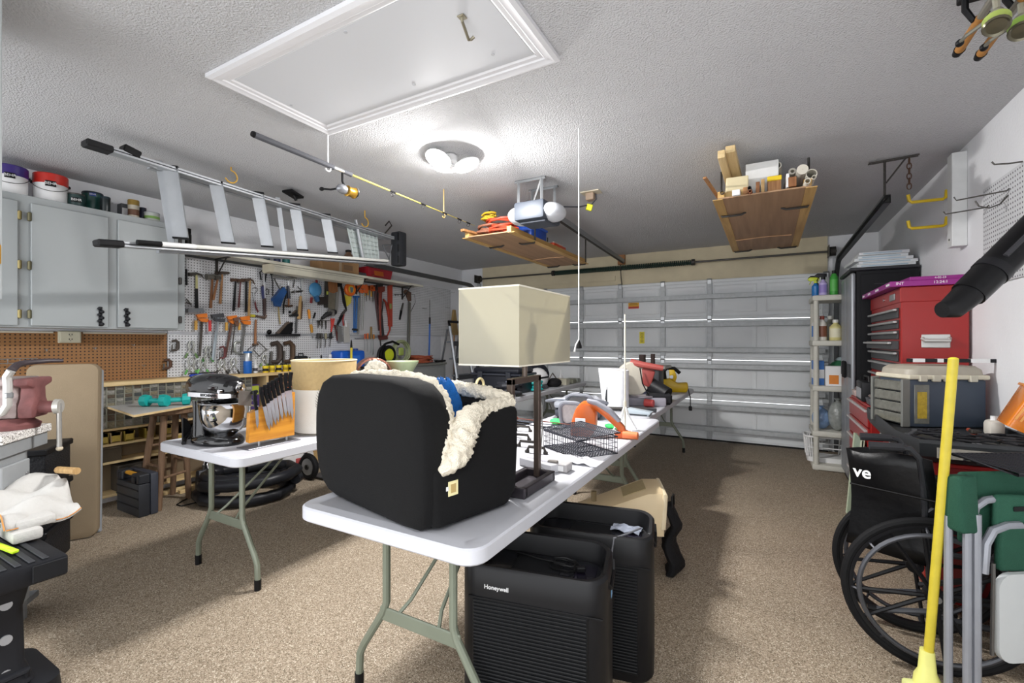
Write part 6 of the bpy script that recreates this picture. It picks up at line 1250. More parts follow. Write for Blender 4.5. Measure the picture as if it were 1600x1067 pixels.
pl = thing('green_planter', 'pale green conical planter on a foot behind the pet bed', 'planter', (-2.5, 2.72, TZ)); MB().lathe([(.07, 0), (.075, .01), (.05, .02), (.035, .12), (.04, .26), (.055, .29), (.125, .41), (.125, .418), (.115, .415), (.05, .3), (.0, .29)], n=28, cap=False).build('bowl', M('#9aa886', .45, var=.12), pl)
# ---- the back-left table
tt_ = thing('storage_tote', 'black lidded storage tote on the back left table', 'tote', (-2.62, 4.5, TZ)); side_shape(MB(), [(-.27, 0), (.27, 0), (.30, .2), (-.30, .2)], -.19, .19, .015).build('tub', M('#1b1d24', .45), tt_); MB().bb(-.32, .32, -.21, .21, .195, .22, .008).build('rim', M('#262932', .4), tt_); MB().bb(-.29, .29, -.185, .185, .22, .275, .02, 2).build('lid', M('#1d1f26', .4), tt_)
for sx in (-1, 1): MB().bb(sx * .18 - .03, sx * .18 + .03, -.225, -.2, .15, .24, .006).build('latch', M('#22252d', .4), tt_)
t = thing('yellow_dish', 'low yellow dish with a cream ring leaning on it', 'dish', (-2.63, 3.95, TZ)); MB().lathe([(.05, 0), (.11, .03), (.115, .035), (.1, .035), (.04, .01)], n=20).build('dish', M('#c9a13c', .5), t); MB().tube([(.05, .07 * math.cos(a), .12 + .07 * math.sin(a)) for a in [2 * PI * i / 18 for i in range(18)]], .014, 8, True).build('ring', M('#dccfa0', .5), t)
t = thing('pump_bottle', 'small black bottle near the end of the left table', 'bottle', (-2.62, 3.62, TZ)); MB().lathe([(.035, 0), (.036, .02), (.036, .13), (.018, .16), (.018, .19)], n=16).build('body', M('#26282d', .4), t); MB().tube([(0, 0, .185), (0, 0, .215)], .01, 8).build('cap', BLACK, t)
t = thing('parts_tray', 'dark flat tray beside the black bottle', 'tray', (-2.5, 3.45, TZ)); MB().bb(-.12, .1, -.1, .1, 0, .03, .006).build('tray', M('#55565c', .5), t); MB().bb(-.1, .08, -.08, .08, .03, .05, .01).build('contents', M('#34353a', .7), t)
t = thing('helmet', 'white round helmet with a black band on the back table', 'helmet', (-2.46, 5.05, TZ)); m = MB(); m.ell((0, 0, .12), (.13, .15, .13), 18, 10); m.build('shell', M('#dfdfe0', .35), t); MB().tube([(.128 * math.cos(a) * .99, .15 * math.sin(a), .12 + .02 * math.cos(a)) for a in [2 * PI * i / 22 for i in range(22)]], .012, 6, True).build('band', BLACK, t); MB().box((.1, -.04, .03), (.08, .12, .05), None, .02).build('visor', M('#3a3b40', .4), t)
t = thing('dark_bag', 'rounded dark bag on the back left table', 'bag', (-2.62, 5.35, TZ)); m = MB(); m.ell((0, 0, .14), (.17, .14, .16), 16, 9); m.build('body', M('#1d1f27', .8, bump=.4), t); MB().tube([(-.06, 0, .27), (-.04, 0, .33), (.04, 0, .33), (.06, 0, .27)], .01, 6).build('handle', BLACK, t)
t = thing('teal_strap', 'tangled teal strap at the table edge', 'strap', (-2.33, 4.72, TZ)); MB().tube(coil((0, 0, .02), .06, 5, .9, .02, (1, 0, 0), (0, 1, 0), .09, 16, 8), .016, 7).build('loops', TEAL, t)
t = thing('black_pouch', 'black pouch with loose cords at the table edge', 'pouch', (-2.36, 5.32, TZ)); m = MB(); m.ell((0, 0, .05), (.09, .14, .06), 14, 8); m.build('body', M('#1e1c1f', .8, bump=.5), t); MB().tube([(-.03, -.1, .09), (-.02, 0, .17), (0, .1, .08)], .008, 6).build('strap', M('#6d6560', .6), t)
for i, (y, c, h) in enumerate(((5.62, '#b8b4a2', .07), (5.85, '#7c7d6c', .05), (6.02, '#8f9288', .045))):
    t = thing('small_parts_box', ['cream box at the far end of the back table', 'olive box at the far end of the back table', 'grey box last on the back table'][i], 'box', (-2.38, y, TZ)); MB().bb(-.09, .09, -.06, .06, 0, h, .004).build('body', M(c, .6), t); MB().bb(-.085, .085, -.055, .055, h, h + .012, .003).build('lid', M(c, .5), t)
t = thing('funnel', 'small white funnel standing on the back table', 'funnel', (-2.55, 5.98, TZ)); MB().lathe([(.06, 0), (.062, .004), (.015, .1), (.006, .17), (.003, .17)], n=16).build('cone', WHITE, t); MB().lathe([(.065, 0), (.065, .006), (.058, .006)], n=16).build('rim', WHITE, t)
t = thing('cord_pile', 'dark pile of cords under the lamp frame on the back table', 'cords', (-2.36, 4.15, TZ)); MB().tube(coil((0, 0, .03), .11, 5, .8, .03, (1, 0, 0), (0, 1, 0), .1, 16, 31), .02, 6).build('loops', M('#24262e', .6), t); MB().box((.02, 0, .13), (.1, .05, .05), (0, .2, .3), .01).build('plug_head', M('#4b4f5a', .5), t)
t = thing('clear_bag', 'clear plastic bag hanging over the back table edge', 'bag', (-2.2, 3.95, TZ - .25)); m = MB(); m.ell((0, 0, .16), (.03, .09, .16), 14, 9); m.build('bag_film', M('#b9bcc2', .15, alpha=.45), t)
# ---- step ladder in the far corner with a blue pole beside it
L2 = thing('step_ladder', 'small grey step ladder standing in the far left corner', 'ladder', (-4.35, 5.95, 0))
for sy, (ux_, uz_) in ((-1, (0, 0)), (1, (0, 0))):
    MB().tube([(.35, sy * .26, .0), (.02, sy * .18, 1.55)], .022, 6).build('front_rail', M('#a9adb3', .4, .5), L2); MB().tube([(-.3, sy * .24, .0), (-.04, sy * .16, 1.5)], .015, 6).build('rear_rail', DGREY, L2)
for k in range(5):
    z = .25 + k * .26; x = .35 - .33 * z / 1.55; w_ = .5 - .15 * z / 1.55; st_ = MB().bb(x - .11, x + .03, -w_ / 2, w_ / 2, z, z + .025, .005).build('step', M('#7d838c', .5), L2); MB().bb(x + .028, x + .036, -w_ / 2, w_ / 2, z - .05, z + .024).build('step_apron', M('#2c2e33', .5), st_)
MB().tube([(.02, -.18, 1.55), (.0, -.18, 1.62), (.0, .18, 1.62), (.02, .18, 1.55)], .022, 8).build('hand_rail', BLACK, L2)
t = thing('blue_pole', 'slim pole with a blue sleeve leaning by the corner ladder', 'pole', (-4.52, 5.5, 0)); MB().cyl((0, 0, 1.0), (-.0, .02, 1.58), .012, n=8).build('sleeve', M('#2b62b5', .45), t); MB().cyl((0, 0, 0), (0, 0, 1.0), .009, n=8).build('shaft', DSTEEL, t); MB().cyl((0, .02, 1.58), (0, .02, 1.68), .014, n=8).build('grip', BLACK, t); MB().cyl((0, .02, 1.68), (0, .02, 1.95), .004, n=6).build('tip', DSTEEL, t)
t = thing('corn_broom', 'straw broom head leaning in the far corner', 'broom', (-4.60, 6.25, 0)); MB().cyl((0, 0, 0), (0, 0, 1.45), .012, n=8).build('stick', HICK, t); MB().prism([(-.02, .42), (.02, .42), (.10, 0), (-.10, 0)], (-.02, 0, 1.42), (0, 1, 0), (0, 0, 1), .04).build('bristles', M('#a58a5c', .9, bump=.6, bscale=120), t)
# ================================================================== right side
# ---- plastic shelf rack in the corner
rx0, rx1, ry0, ry1 = .395, 1.05, 5.58, 6.05; PLS = M('#c4c2b8', .55)
rk2 = thing('shelf_rack', 'off-white plastic shelf rack by the garage door', 'shelf rack', (0, 0, 0))
SHZ = (.40, .86, 1.32, 1.78)
for z in SHZ + (.06,):
    m = MB(); m.bb(rx0, rx1, ry0, ry1, z - .055, z, .012, 2); s_ = m.build('shelf', PLS, rk2)
for x in (rx0 + .035, rx1 - .035):
    for y in (ry0 + .035, ry1 - .035):
        for a, b in zip((0,) + tuple(z for z in SHZ[:-1]), tuple(z - .055 for z in SHZ)): MB().cyl((x, y, a), (x, y, b), .026, .024, 12).build('post', PLS, rk2)
def rbottle(name, label, x, y, z, r, h, c, cap, capc, neck=.35, band=None, trig=False):
    t = thing(name, label, 'bottle', (x, y, z + .0005)); hb = h * (1 - neck * .5)
    MB().lathe([(r * .93, 0), (r, .006), (r, hb * .8), (r * .4, hb), (r * .38, h * .9)], n=18).build('body', M(c, .35), t)
    if band: MB().lathe([(r * 1.01, h * .15), (r * 1.01, hb * .7)], n=18, cap=False).build('label_band', M(band, .5), t)
    MB().lathe([(r * .5, h * .86), (r * .5, h), (r * .35, h)], n=14).build('cap', M(capc, .4), t)
    if trig: side_shape(MB(), [(-.06, h + .0), (.03, h), (.03, h + .035), (-.05, h + .04), (-.075, h + .02)], -.012, .012, .004).build('trigger_head', M(capc, .4), t); MB().tube([(-.04, 0, h), (-.055, 0, h - .035)], .005, 6).build('trigger', M(capc, .4), t)
    return t
z = SHZ[3]
rbottle('spray_bottle', 'tall blue spray bottle with a lime trigger on the top shelf', .44, 5.80, z, .036, .17, '#2473b8', .1, '#c9d63a', trig=True)
rbottle('spray_bottle', 'dark spray bottle with a black trigger on the top shelf', .455, 5.93, z, .036, .2, '#2d3a48', .1, '#1f2124', trig=True)
rbottle('cleaner_bottle', 'lavender bottle with a black spray head on the top shelf', .495, 5.665, z, .038, .19, '#b5a6d6', .1, '#1d1d20', band='#8f7dc0', trig=True)
rbottle('aerosol_can', 'green aerosol can with a black cap on the top shelf', .585, 5.66, z, .036, .25, '#3f9a3d', .1, '#1b1c1d', .2, '#57b14f')
rbottle('aerosol_can', 'dark green aerosol can behind the bright green one', .60, 5.82, z, .036, .24, '#1d5a35', .1, '#222222', .2)
z = SHZ[2]
rbottle('detergent_bottle', 'white bottle with a red cap at the left of the second shelf', .45, 5.80, z, .045, .26, '#dcdcdc', .1, '#b52d2a', .3, '#3c78c0')
rbottle('detergent_bottle', 'white bottle with a brown label on the second shelf', .485, 5.675, z, .042, .25, '#d8d4cc', .1, '#8a3a2c', .3, '#7b4a36')
rbottle('cleaner_jug', 'pale yellow jug on the second shelf by the cabinet', .60, 5.67, z, .055, .21, '#d8cf8e', .1, '#d9d9d6', .35, '#e4dfc2')
rbottle('cleaner_jug', 'grey jug behind the pale yellow one on the second shelf', .58, 5.90, z, .055, .26, '#6e6f66', .1, '#c9c9c2', .3)
rbottle('spray_bottle', 'small yellow bottle at the right of the second shelf', .70, 5.67, z, .035, .19, '#d6b93a', .1, '#303030', .35)
z = SHZ[1]
t = thing('detergent_box', 'tall blue and white carton on the third shelf', 'box', (.455, 5.76, z + .0005)); MB().bb(-.05, .05, -.08, .08, 0, .25, .003).build('body', M('#2f74c4', .5), t); MB().bb(-.051, .051, -.081, .081, .07, .16).build('label_panel', WHITE, t)
t = thing('wipes_box', 'white carton with an orange picture on the third shelf', 'box', (.59, 5.67, z + .0005)); MB().bb(-.08, .08, -.05, .05, 0, .2, .003).build('body', WHITE, t); MB().bb(-.05, .03, -.0515, -.0505, .02, .11).build('label_panel', M('#d9822b', .5), t)
t = thing('garden_bag', 'green bag slumped at the back of the third shelf', 'bag', (.68, 5.88, z + .0005)); m = MB(); m.ell((0, 0, .13), (.14, .1, .13), 14, 9); m.build('sack', M('#2f6e4a', .5, bump=.6, bscale=30), t); MB().ell((0, 0, .26), (.06, .04, .03), 10, 6).build('tied_neck', M('#9aa8ac', .4), t)
rbottle('detergent_bottle', 'small blue bottle at the right of the third shelf', .72, 5.66, z, .035, .2, '#3a62b8', .1, '#e0e0e0', .35)
z = SHZ[0]
for i, (x, y, c, h) in enumerate(((.485, 5.75, '#7f9ac0', .11), (.62, 5.70, '#8f9390', .15), (.66, 5.92, '#a9a29a', .14))):
    t = thing('plastic_bag', ['blue tinted plastic bag on the lowest loaded shelf', 'grey clear bag of rags on the lowest loaded shelf', 'pale bag at the back of the lowest loaded shelf'][i], 'bag', (x, y, z + .001)); m = MB(); m.ell((0, 0, h), (.085, .08, h), 14, 9); m.build('bag_film', M(c, .2, var=.4, scale=25, bump=.8, bscale=25, coat=.3), t)
    MB().lathe([(.02, h * 1.95), (.012, h * 2.02), (.035, h * 2.2)], n=10).build('tied_neck', M(c, .3), t)
# laundry basket on the floor in front of the rack
lb_ = thing('laundry_basket', 'white plastic laundry basket at the foot of the rack', 'laundry basket', (.47, 5.30, 0)); lb_.location = (.53, 5.815, .061)
m = MB(); W = []
for z_, e in ((0, .0), (.05, .01), (.23, .04), (.27, .048)): W.append([Vector((x * (1 + e * 3), y * (1 + e * 3), z_)) for x, y in rrect(.34, .23, .05, 4)])
m.loft([W[0], W[1]]); m.build('base', WHITE, lb_)
m = MB(); rim = [Vector((x * 1.144, y * 1.144, .26)) for x, y in rrect(.34, .23, .05, 4)]; m.tube(rim, .011, 8, True); m.build('rim', WHITE, lb_)
n = len(rim)
for k in range(0, n, 1):
    a, b = W[1][k], rim[k]; MB().tube([a, (a + b) / 2 * 1.0, b], .0065, 6).build('slat', WHITE, lb_)
m = MB(); m.tube([Vector((q.x, q.y, .15)) * 1.0 if False else Vector((q.x * .96, q.y * .96, .15)) for q in rim], .006, 6, True); m.build('mid_band', WHITE, lb_)

# ---- tall utility cabinet
tc = thing('utility_cabinet', 'tall black and silver utility cabinet on the right', 'cabinet', (0, 0, 0)); kx0, kx1, ky0, ky1, kz = .66, 1.09, 4.93, 5.54, 1.95
BPL = M('#101115', .5); SIL = M('#94979d', .4, .35, var=.05, scale=6)
MB().bb(kx0, kx1, ky0, ky1, .0, .06, .004).build('plinth', BPL, tc); MB().bb(kx0 + .01, kx1, ky0 + .005, ky1 - .005, .06, kz - .03, .004).build('body', BPL, tc); MB().bb(kx0 - .04, kx1, ky0 - .01, ky1 + .01, kz - .03, kz, .008).build('top', M('#232429', .45), tc)
# ribbed side panel
sp_ = MB().bb(kx0 + .04, kx1 - .05, ky0 - .004, ky0 + .006, .1, kz - .06, .002).build('side_panel', M('#0e0f13', .5), tc)
m = MB()
for k in range(26): m.bb(kx0 + .13, kx1 - .07, ky0 - .0062, ky0 - .004, .2 + k * .064, .205 + k * .064)
m.build('moulded_lines', M('#26272d', .5), sp_)
for i, (a, b) in enumerate(((ky0 + .005, (ky0 + ky1) / 2 - .003), ((ky0 + ky1) / 2 + .003, ky1 - .005))):
    d_ = MB().bb(kx0 - .03, kx0 + .008, a, b, .07, kz - .04, .018, 3).build('door', SIL, tc)
    MB().bb(kx0 - .034, kx0 - .028, a + .01, b - .01, .99, 1.11, .003).build('handle_band', M('#26272b', .45), d_)
    yh = b - .04 if i == 0 else a + .04; MB().bb(kx0 - .055, kx0 - .03, yh - .02, yh + .02, .975, 1.13, .008).build('handle', BLACK, d_)
# stack of white cartons on top of it
rnd = random.Random(5)
for k in range(5):
    t = thing('flat_carton', 'flat white carton on the utility cabinet, %s of the stack' % ['bottom one', 'second from below', 'middle one', 'second from the top', 'topmost'][k], 'carton', (.86 + rnd.uniform(-.015, .02), 5.17 + rnd.uniform(-.02, .02), kz + .0005 + k * .0265), rnd.uniform(-.06, .06), 'flat white cartons on the tall cabinet')
    w_, l_ = (.40, .44) if k < 3 else (.34, .40); MB().bb(-w_ / 2, w_ / 2, -l_ / 2, l_ / 2, 0, .026, .002).build('box', M('#d4d7d9', .55), t); MB().bb(-w_ / 2 + .03, w_ / 2 - .05, -l_ / 2 - .0008, -l_ / 2, .008, .018).build('printed_stripe', M('#9fb4c2', .5), t)

# ---- red tool chest on its cabinet
rc = thing('tool_chest', 'red steel tool chest with grey drawer pulls', 'tool chest', (0, 0, 0)); cx0, cx1, cy0, cy1, c0, c1 = .76, 1.09, 3.86, 4.84, .86, 1.665
RD = M('#951c1a', .35, var=.06, scale=3); DP = M('#b4b5b4', .35, .5)
MB().bb(cx0, cx1, cy0, cy1, c0, c1, .006).build('body', RD, rc); MB().bb(cx0 - .006, cx1, cy0 - .004, cy1 + .004, c1 - .1, c1 + .002, .006).build('lid', M('#921b1a', .35), rc)
zz = [c0 + .03, c0 + .13, c0 + .22, c0 + .31, c0 + .39, c0 + .46, c0 + .53, c0 + .60, c0 + .68]
for k in range(8):
    d_ = MB().bb(cx0 - .012 - (.03 if k == 4 else 0), cx0, cy0 + .05, cy1 - .05, zz[k] + .006, zz[k + 1] - .006, .003).build('drawer', RD if k < 2 else M('#3a3b3d', .5), rc); o = -.03 if k == 4 else 0
    MB().bb(cx0 - .034 + o, cx0 - .012 + o, cy0 + .04, cy1 - .04, zz[k + 1] - .028, zz[k + 1] - .012, .004).build('pull', DP, d_)
MB().bb(cx0 - .014, cx0 - .005, cy0 + .12, cy0 + .26, c1 - .075, c1 - .03, .003).build('badge', M('#8d8f90', .4, .5), rc); MB().cyl((cx0 - .004, cy0 + .45, c1 - .05), (cx0 - .014, cy0 + .45, c1 - .05), .012, n=12).build('lock', CHROME, rc)
hd_ = MB().bb(.86, 1.0, cy0 - .009, cy0 - .002, 1.27, 1.355, .004).build('handle_plate', M('#c9c9c7', .4, .4), rc); MB().tube([(.865, cy0 - .01, 1.33), (.87, cy0 - .035, 1.315), (.99, cy0 - .035, 1.315), (.995, cy0 - .01, 1.33)], .012, 8).build('side_handle', M('#b9b9b6', .4, .4), hd_)
lc_ = thing('tool_cabinet', 'red rolling tool cabinet under the tool chest', 'tool cabinet', (0, 0, 0)); MB().bb(.62, 1.09, 3.985, 4.85, .12, .855, .006).build('body', RD, lc_)
for k in range(5):
    a = .15 + k * .14; d_ = MB().bb(.605, .62, 3.99, 4.81, a, a + .13, .003).build('drawer', RD, lc_); MB().bb(.585, .607, 3.99, 4.81, a + .105, a + .122, .004).build('pull', M('#c8c2c0', .4, .4), d_)
for y in (4.02, 4.78):
    for x in (.68, 1.03): w_ = MB().cyl((x, y - .02, .05), (x, y + .02, .05), .05, n=16).build('caster', BLACK, lc_); MB().bb(x - .03, x + .03, y - .03, y + .03, .1, .12).build('caster_plate', DSTEEL, w_)
# things before it
t = thing('glass_panel', 'pale green framed panel leaning on the red tool cabinet', 'panel', (.525, 4.02, 0)); t.rotation_euler = (0, .08, 0); MB().bb(0, .012, -.02, .30, 0, .62, .002).build('sheet', M('#8fa08a', .35), t)
for a in ((-.02, -.0), (.28, .30)): MB().bb(-.006, .018, a[0], a[1], 0, .62, .002).build('frame_edge', M('#b5bda6', .5), t)
t = thing('shop_radio', 'small black and grey radio on the tool cabinet', 'radio', (.665, 4.42, .856)); MB().bb(-.05, .05, -.13, .13, 0, .15, .012, 2).build('case', M('#1c1d20', .45), t); MB().bb(-.052, -.049, -.10, .10, .02, .10, .003).build('grille', M('#9a9ca2', .5), t); MB().tube([(0, -.1, .148), (0, -.09, .185), (0, .09, .185), (0, .1, .148)], .008, 6).build('handle', BLACK, t)
for i, (y, c) in enumerate(((4.75, '#c9b7b3'), (4.12, '#4a4b50'))):
    t = thing('parts_tray', ['pale tray at the far end of the tool cabinet', 'dark tray on the near end of the tool cabinet'][i], 'tray', (.68, y, .856)); side_shape(MB(), [(-.05, 0), (.05, 0), (.06, .05), (-.06, .05)], -.07, .07, .006).build('tub', M(c, .5), t); MB().bb(-.045, .045, -.06, .06, .05, .07, .008).build('contents', M('#7c6f6b', .6, var=.4, scale=50), t)
# magenta cartons on the chest lid
MG = M('#8b1c7a', .45, var=.05)
t = thing('flooring_carton', 'long magenta carton lying on the red tool chest', 'carton', (.90, 4.36, c1 + .003), .0); MB().bb(-.20, .18, -.52, .50, 0, .035, .002).build('box', MG, t)
letters('12:24:1', .024, (.05, -.5206, .018), FACE_Y, WHITE, t, 'print', .0004); letters('INT', .026, (-.15, -.5206, .018), FACE_Y, WHITE, t, 'print', .0004)
for y, w_ in ((-.45, .05), (-.1, .06), (.2, .05), (.44, .04)): MB().bb(-.2008, -.2, y - w_, y + w_, .01, .024).build('white_block', WHITE, t)
t = thing('flooring_carton', 'second magenta carton on top at the near right', 'carton', (.96, 4.22, c1 + .0385), .03); MB().bb(-.17, .12, -.37, .35, 0, .024, .002).build('box', MG, t); letters('4-02-23', .018, (-.02, -.3706, .012), FACE_Y, WHITE, t, 'print', .0004)

# ---- near rolling cart with a moulded tray top
ct = thing('rolling_cart', 'red rolling tool cart with a moulded black tray top', 'tool cart', (0, 0, 0))
MB().bb(.66, 1.08, 2.78, 3.80, .12, .76, .006).build('body', M('#8a1918', .35), ct)
for k, (a, b) in enumerate(((.16, .34), (.36, .54), (.56, .74))):
    d_ = MB().bb(.645, .66, 2.84, 3.74, a, b, .004).build('drawer', RD, ct); MB().bb(.625, .647, 2.86, 3.72, b - .03, b - .012, .004).build('pull', DP, d_)
    MB().bb(.70, 1.05, 2.772, 2.781, a, b, .003).build('end_panel', M('#701416', .4), ct)
for y in (2.85, 3.73):
    for x in (.71, 1.03): MB().cyl((x, y - .02, .05), (x, y + .02, .05), .05, n=16).build('caster', BLACK, ct); MB().bb(x - .03, x + .03, y - .03, y + .03, .095, .122).build('caster_plate', DSTEEL, ct)
TRY = M('#26282b', .5); m = MB(); ty = [(.60, 2.72), (1.085, 2.72), (1.085, 3.84), (.74, 3.84), (.66, 3.97), (.585, 3.90), (.57, 3.45), (.555, 2.95)]
R_ = lambda s_, z: [Vector((.83 + (x - .83) * s_, 3.3 + (y - 3.3) * s_, z)) for x, y in ty]
m.loft([R_(.93, .762), R_(.985, .79), R_(1.0, .85), R_(.985, .865), R_(.955, .862), R_(.945, .825), R_(.5, .823)]); m.build('tray_top', TRY, ct, 30)
m = MB()
for y0_, y1_ in ((3.66, 3.86), (3.42, 3.62)): m.bb(.595, .70, y0_, y1_, .82, .824)
m.build('tray_pocket', M('#26272a', .5), ct); MB().bb(.70, .712, 3.42, 3.86, .822, .86, .003).build('tray_divider', TRY, ct); MB().bb(.60, .70, 3.63, 3.65, .822, .86, .003).build('tray_divider', TRY, ct)
MB().bb(.66, .95, 2.712, 2.7205, .79, .835).build('tool_hole_strip', M('#9c968c', .5, var=.5, scale=60), ct)
# clutter of leads in the tray
for i, (x, y, c, r) in enumerate(((.82, 2.86, '#1c1c1f', .07), (.95, 2.95, '#2a2a2e', .08), (.72, 2.98, '#222226', .06))):
    cord_on('tangled_lead', ['tangled black lead at the near edge of the cart tray', 'tangled black lead at the right of the cart tray', 'tangled black lead at the left of the cart tray'][i], (x, y, .826), r, 4, .005, M(c, .5), 40 + i, .04)
for i, (x, y, a, c) in enumerate(((.74, 2.83, .3, '#8f9094'), (.9, 2.79, -.2, '#b5b6ba'), (.66, 3.12, 1.2, '#77787c'))):
    t = thing('wrench', ['steel wrench lying at the near edge of the cart tray', 'bright steel wrench lying near the tray corner', 'grey wrench lying along the tray side'][i], 'wrench', (x, y, .832 + .012 * (i == 1)), a); MB().box((0, 0, .004), (.16, .016, .007), None, .002).build('shank', M(c, .35, .7), t)
    for sx in (-1, 1): MB().lathe([(.008, 0), (.017, 0), (.017, .009), (.008, .009), (.008, 0)], (sx * .085, 0, 0), 12, cap=False).build('jaw', M(c, .35, .7), t)
# tackle box
tb = thing('tackle_box', 'slate blue tackle box with clear drawers and a cream lid', 'tackle box', (.70, 3.36, .826), math.radians(24)); SLT = M('#3a4452', .5)
MB().bb(0, .40, 0, .25, 0, .27, .012, 2).build('body', SLT, tb); MB().bb(-.012, .412, -.012, .262, .27, .295, .006).build('lid_rim', M('#cfc8b4', .55), tb)
m = MB(); m.loft([[Vector((.2 + x * s_, .125 + y * s_, z)) for x, y in rrect(.41, .26, .05, 4)] for z, s_ in ((.295, 1.0), (.325, .97), (.345, .85), (.35, .6))]); m.build('lid', M('#a9a294', .5, var=.2, scale=15), tb)
m = MB()
for x in (.04, .11, .17, .30): m = MB().bb(x, x + .042, -.02, .0, .258, .295, .004); m.build('latch', M('#bdb7a6', .5), tb)
CLR = M('#7b7b74', .2, var=.4, scale=30, alpha=.75, coat=.3)
for k in range(4): d_ = MB().bb(-.035, -.002, .012, .238, .015 + k * .062, .07 + k * .062, .006).build('clear_drawer', CLR, tb); MB().bb(-.03, -.006, .03, .22, .02 + k * .062, .045 + k * .062, .004).build('lures', M(('#9a8f45', '#8f8f88', '#7a7468', '#a3a097')[k], .5, var=.5, scale=50), d_)
MB().bb(-.045, -.0, -.006, .01, 0, .27, .004).build('drawer_frame', M('#6d6e6a', .4), tb); MB().bb(-.045, -.0, .24, .256, 0, .27, .004).build('drawer_frame', M('#6d6e6a', .4), tb); MB().bb(.02, .10, -.006, -.001, .02, .24, .003).build('side_window', CLR, tb); MB().bb(.035, .085, -.0075, -.006, .05, .2).build('yellow_lures', M('#b59a2e', .5, var=.5, scale=60), tb)
sb_ = thing('story_stick', 'black and white striped stick lying on the tackle box lid', 'stick', (.72, 3.42, 1.192), math.radians(17)); MB().bb(-.02, .46, -.012, .012, 0, .02, .002).build('stick', M('#202124', .45), sb_)
for a, b in ((0, .06), (.12, .15), (.17, .20), (.28, .37)): MB().bb(a, b, -.0125, .0125, -.0005, .0205).build('white_band', WHITE, sb_)
# orange bin, green cord, small jug at the right end of the tray
ob2 = thing('orange_tub', 'tilted see-through orange tub at the right of the cart', 'tub', (.99, 3.02, .845)); ob2.rotation_euler = (0, math.radians(28), math.radians(-8)); ORT = M('#d5781d', .25, var=.1, coat=.3)
m = MB(); R_ = lambda a, b, z: [Vector((x * 1, y, z)) for x, y in rrect(a, b, .02, 3)]
m.loft([R_(.13, .2, .06), R_(.15, .23, .26), R_(.142, .222, .26), R_(.122, .192, .07)]); m.build('tub_wall', ORT, ob2); MB().loft([R_(.165, .245, .25), R_(.165, .245, .262), R_(.14, .22, .262), R_(.14, .22, .25), R_(.165, .245, .25)], True, False).build('rim', M('#e08a2c', .3), ob2)
m = MB()
for k in range(7): m.bb(-.06 + k * .018, -.052 + k * .018, -.118, -.112, .1, .24)
m.build('ribs', M('#e29a48', .3), ob2)
cord_on('extension_cord', 'green extension cord bundle at the right edge', (1.0, 2.80, .83), .075, 9, .008, M('#1e6a45', .5), 61, .16, (.3, .9, 0), (.2, 0, .95), 1.3)
t = thing('glue_jug', 'small white jug between tackle box and green cord', 'jug', (1.0, 3.22, .827)); MB().bb(-.03, .03, -.05, .05, 0, .085, .02, 2).build('body', M('#d5d0c6', .5), t); MB().cyl((0, 0, .083), (0, 0, .105), .014, n=10).build('cap', WHITE, t)
t = thing('pliers', 'red handled pliers among leads on the cart', 'pliers', (.90, 3.12, .83)); MB().tube([(-.02, -.06, .01), (.0, .0, .015), (.03, .07, .02)], .009, 7).build('handle', M('#8a3a28', .5), t); MB().tube([(.02, -.06, .01), (.0, .0, .016), (-.005, .07, .03)], .009, 7).build('handle', M('#8a3a28', .5), t); MB().box((0, -.0, .03), (.04, .05, .02), None, .006).build('jaw', IRON, t)

# ---- folded wheelchair
wc = thing('wheelchair', 'folded black wheelchair with spoked wheels on the right', 'wheelchair', (.575, 2.40, 0)); TYR = M('#0d0d0f', .75); RIMM = M('#131316', .45)
def wheel(y, out):
    hubc = Vector((0, y, .305))
    w_ = MB().tube([hubc + Vector((.288 * math.cos(a), 0, .288 * math.sin(a))) for a in [2 * PI * i / 56 for i in range(56)]], .017, 10, True).build('wheel', TYR, wc)
    MB().lathe([(.262, -.011), (.276, -.013), (.276, .013), (.262, .011), (.262, -.011)], hubc, 56, (0, 1, 0), cap=False).build('wheel_rim', RIMM, w_)
    MB().tube([hubc + Vector((.245 * math.cos(a), out * .035, .245 * math.sin(a))) for a in [2 * PI * i / 48 for i in range(48)]], .0095, 8, True).build('hand_rim', M('#4a4b50', .4, .4), w_)
    MB().cyl(hubc + Vector((0, -.03, 0)), hubc + Vector((0, .03, 0)), .032, n=18).build('hub', RIMM, w_); MB().cyl(hubc + Vector((0, out * .03, 0)), hubc + Vector((0, out * .04, 0)), .014, n=12).build('axle_nut', STEEL, w_)
    for k in range(4):
        for e in (-.13, .13):
            a = .35 + k * PI / 2 + e; b = .35 + k * PI / 2 + e * 1.7; MB().tube([hubc + Vector((.028 * math.cos(a), 0, .028 * math.sin(a))), hubc + Vector((.266 * math.cos(b), 0, .266 * math.sin(b)))], [.009, .0075], 6).build('spoke', RIMM, w_)
    for k in range(8): a = k * PI / 4 + .1; MB().tube([hubc + Vector((.268 * math.cos(a), out * .008, .268 * math.sin(a))), hubc + Vector((.247 * math.cos(a), out * .033, .247 * math.sin(a)))], .005, 5).build('rim_tab', M('#4a4b50', .4, .4), w_)
wheel(0, -1); wheel(.30, 1)
FRMW = M('#2b2c30', .4, .3)
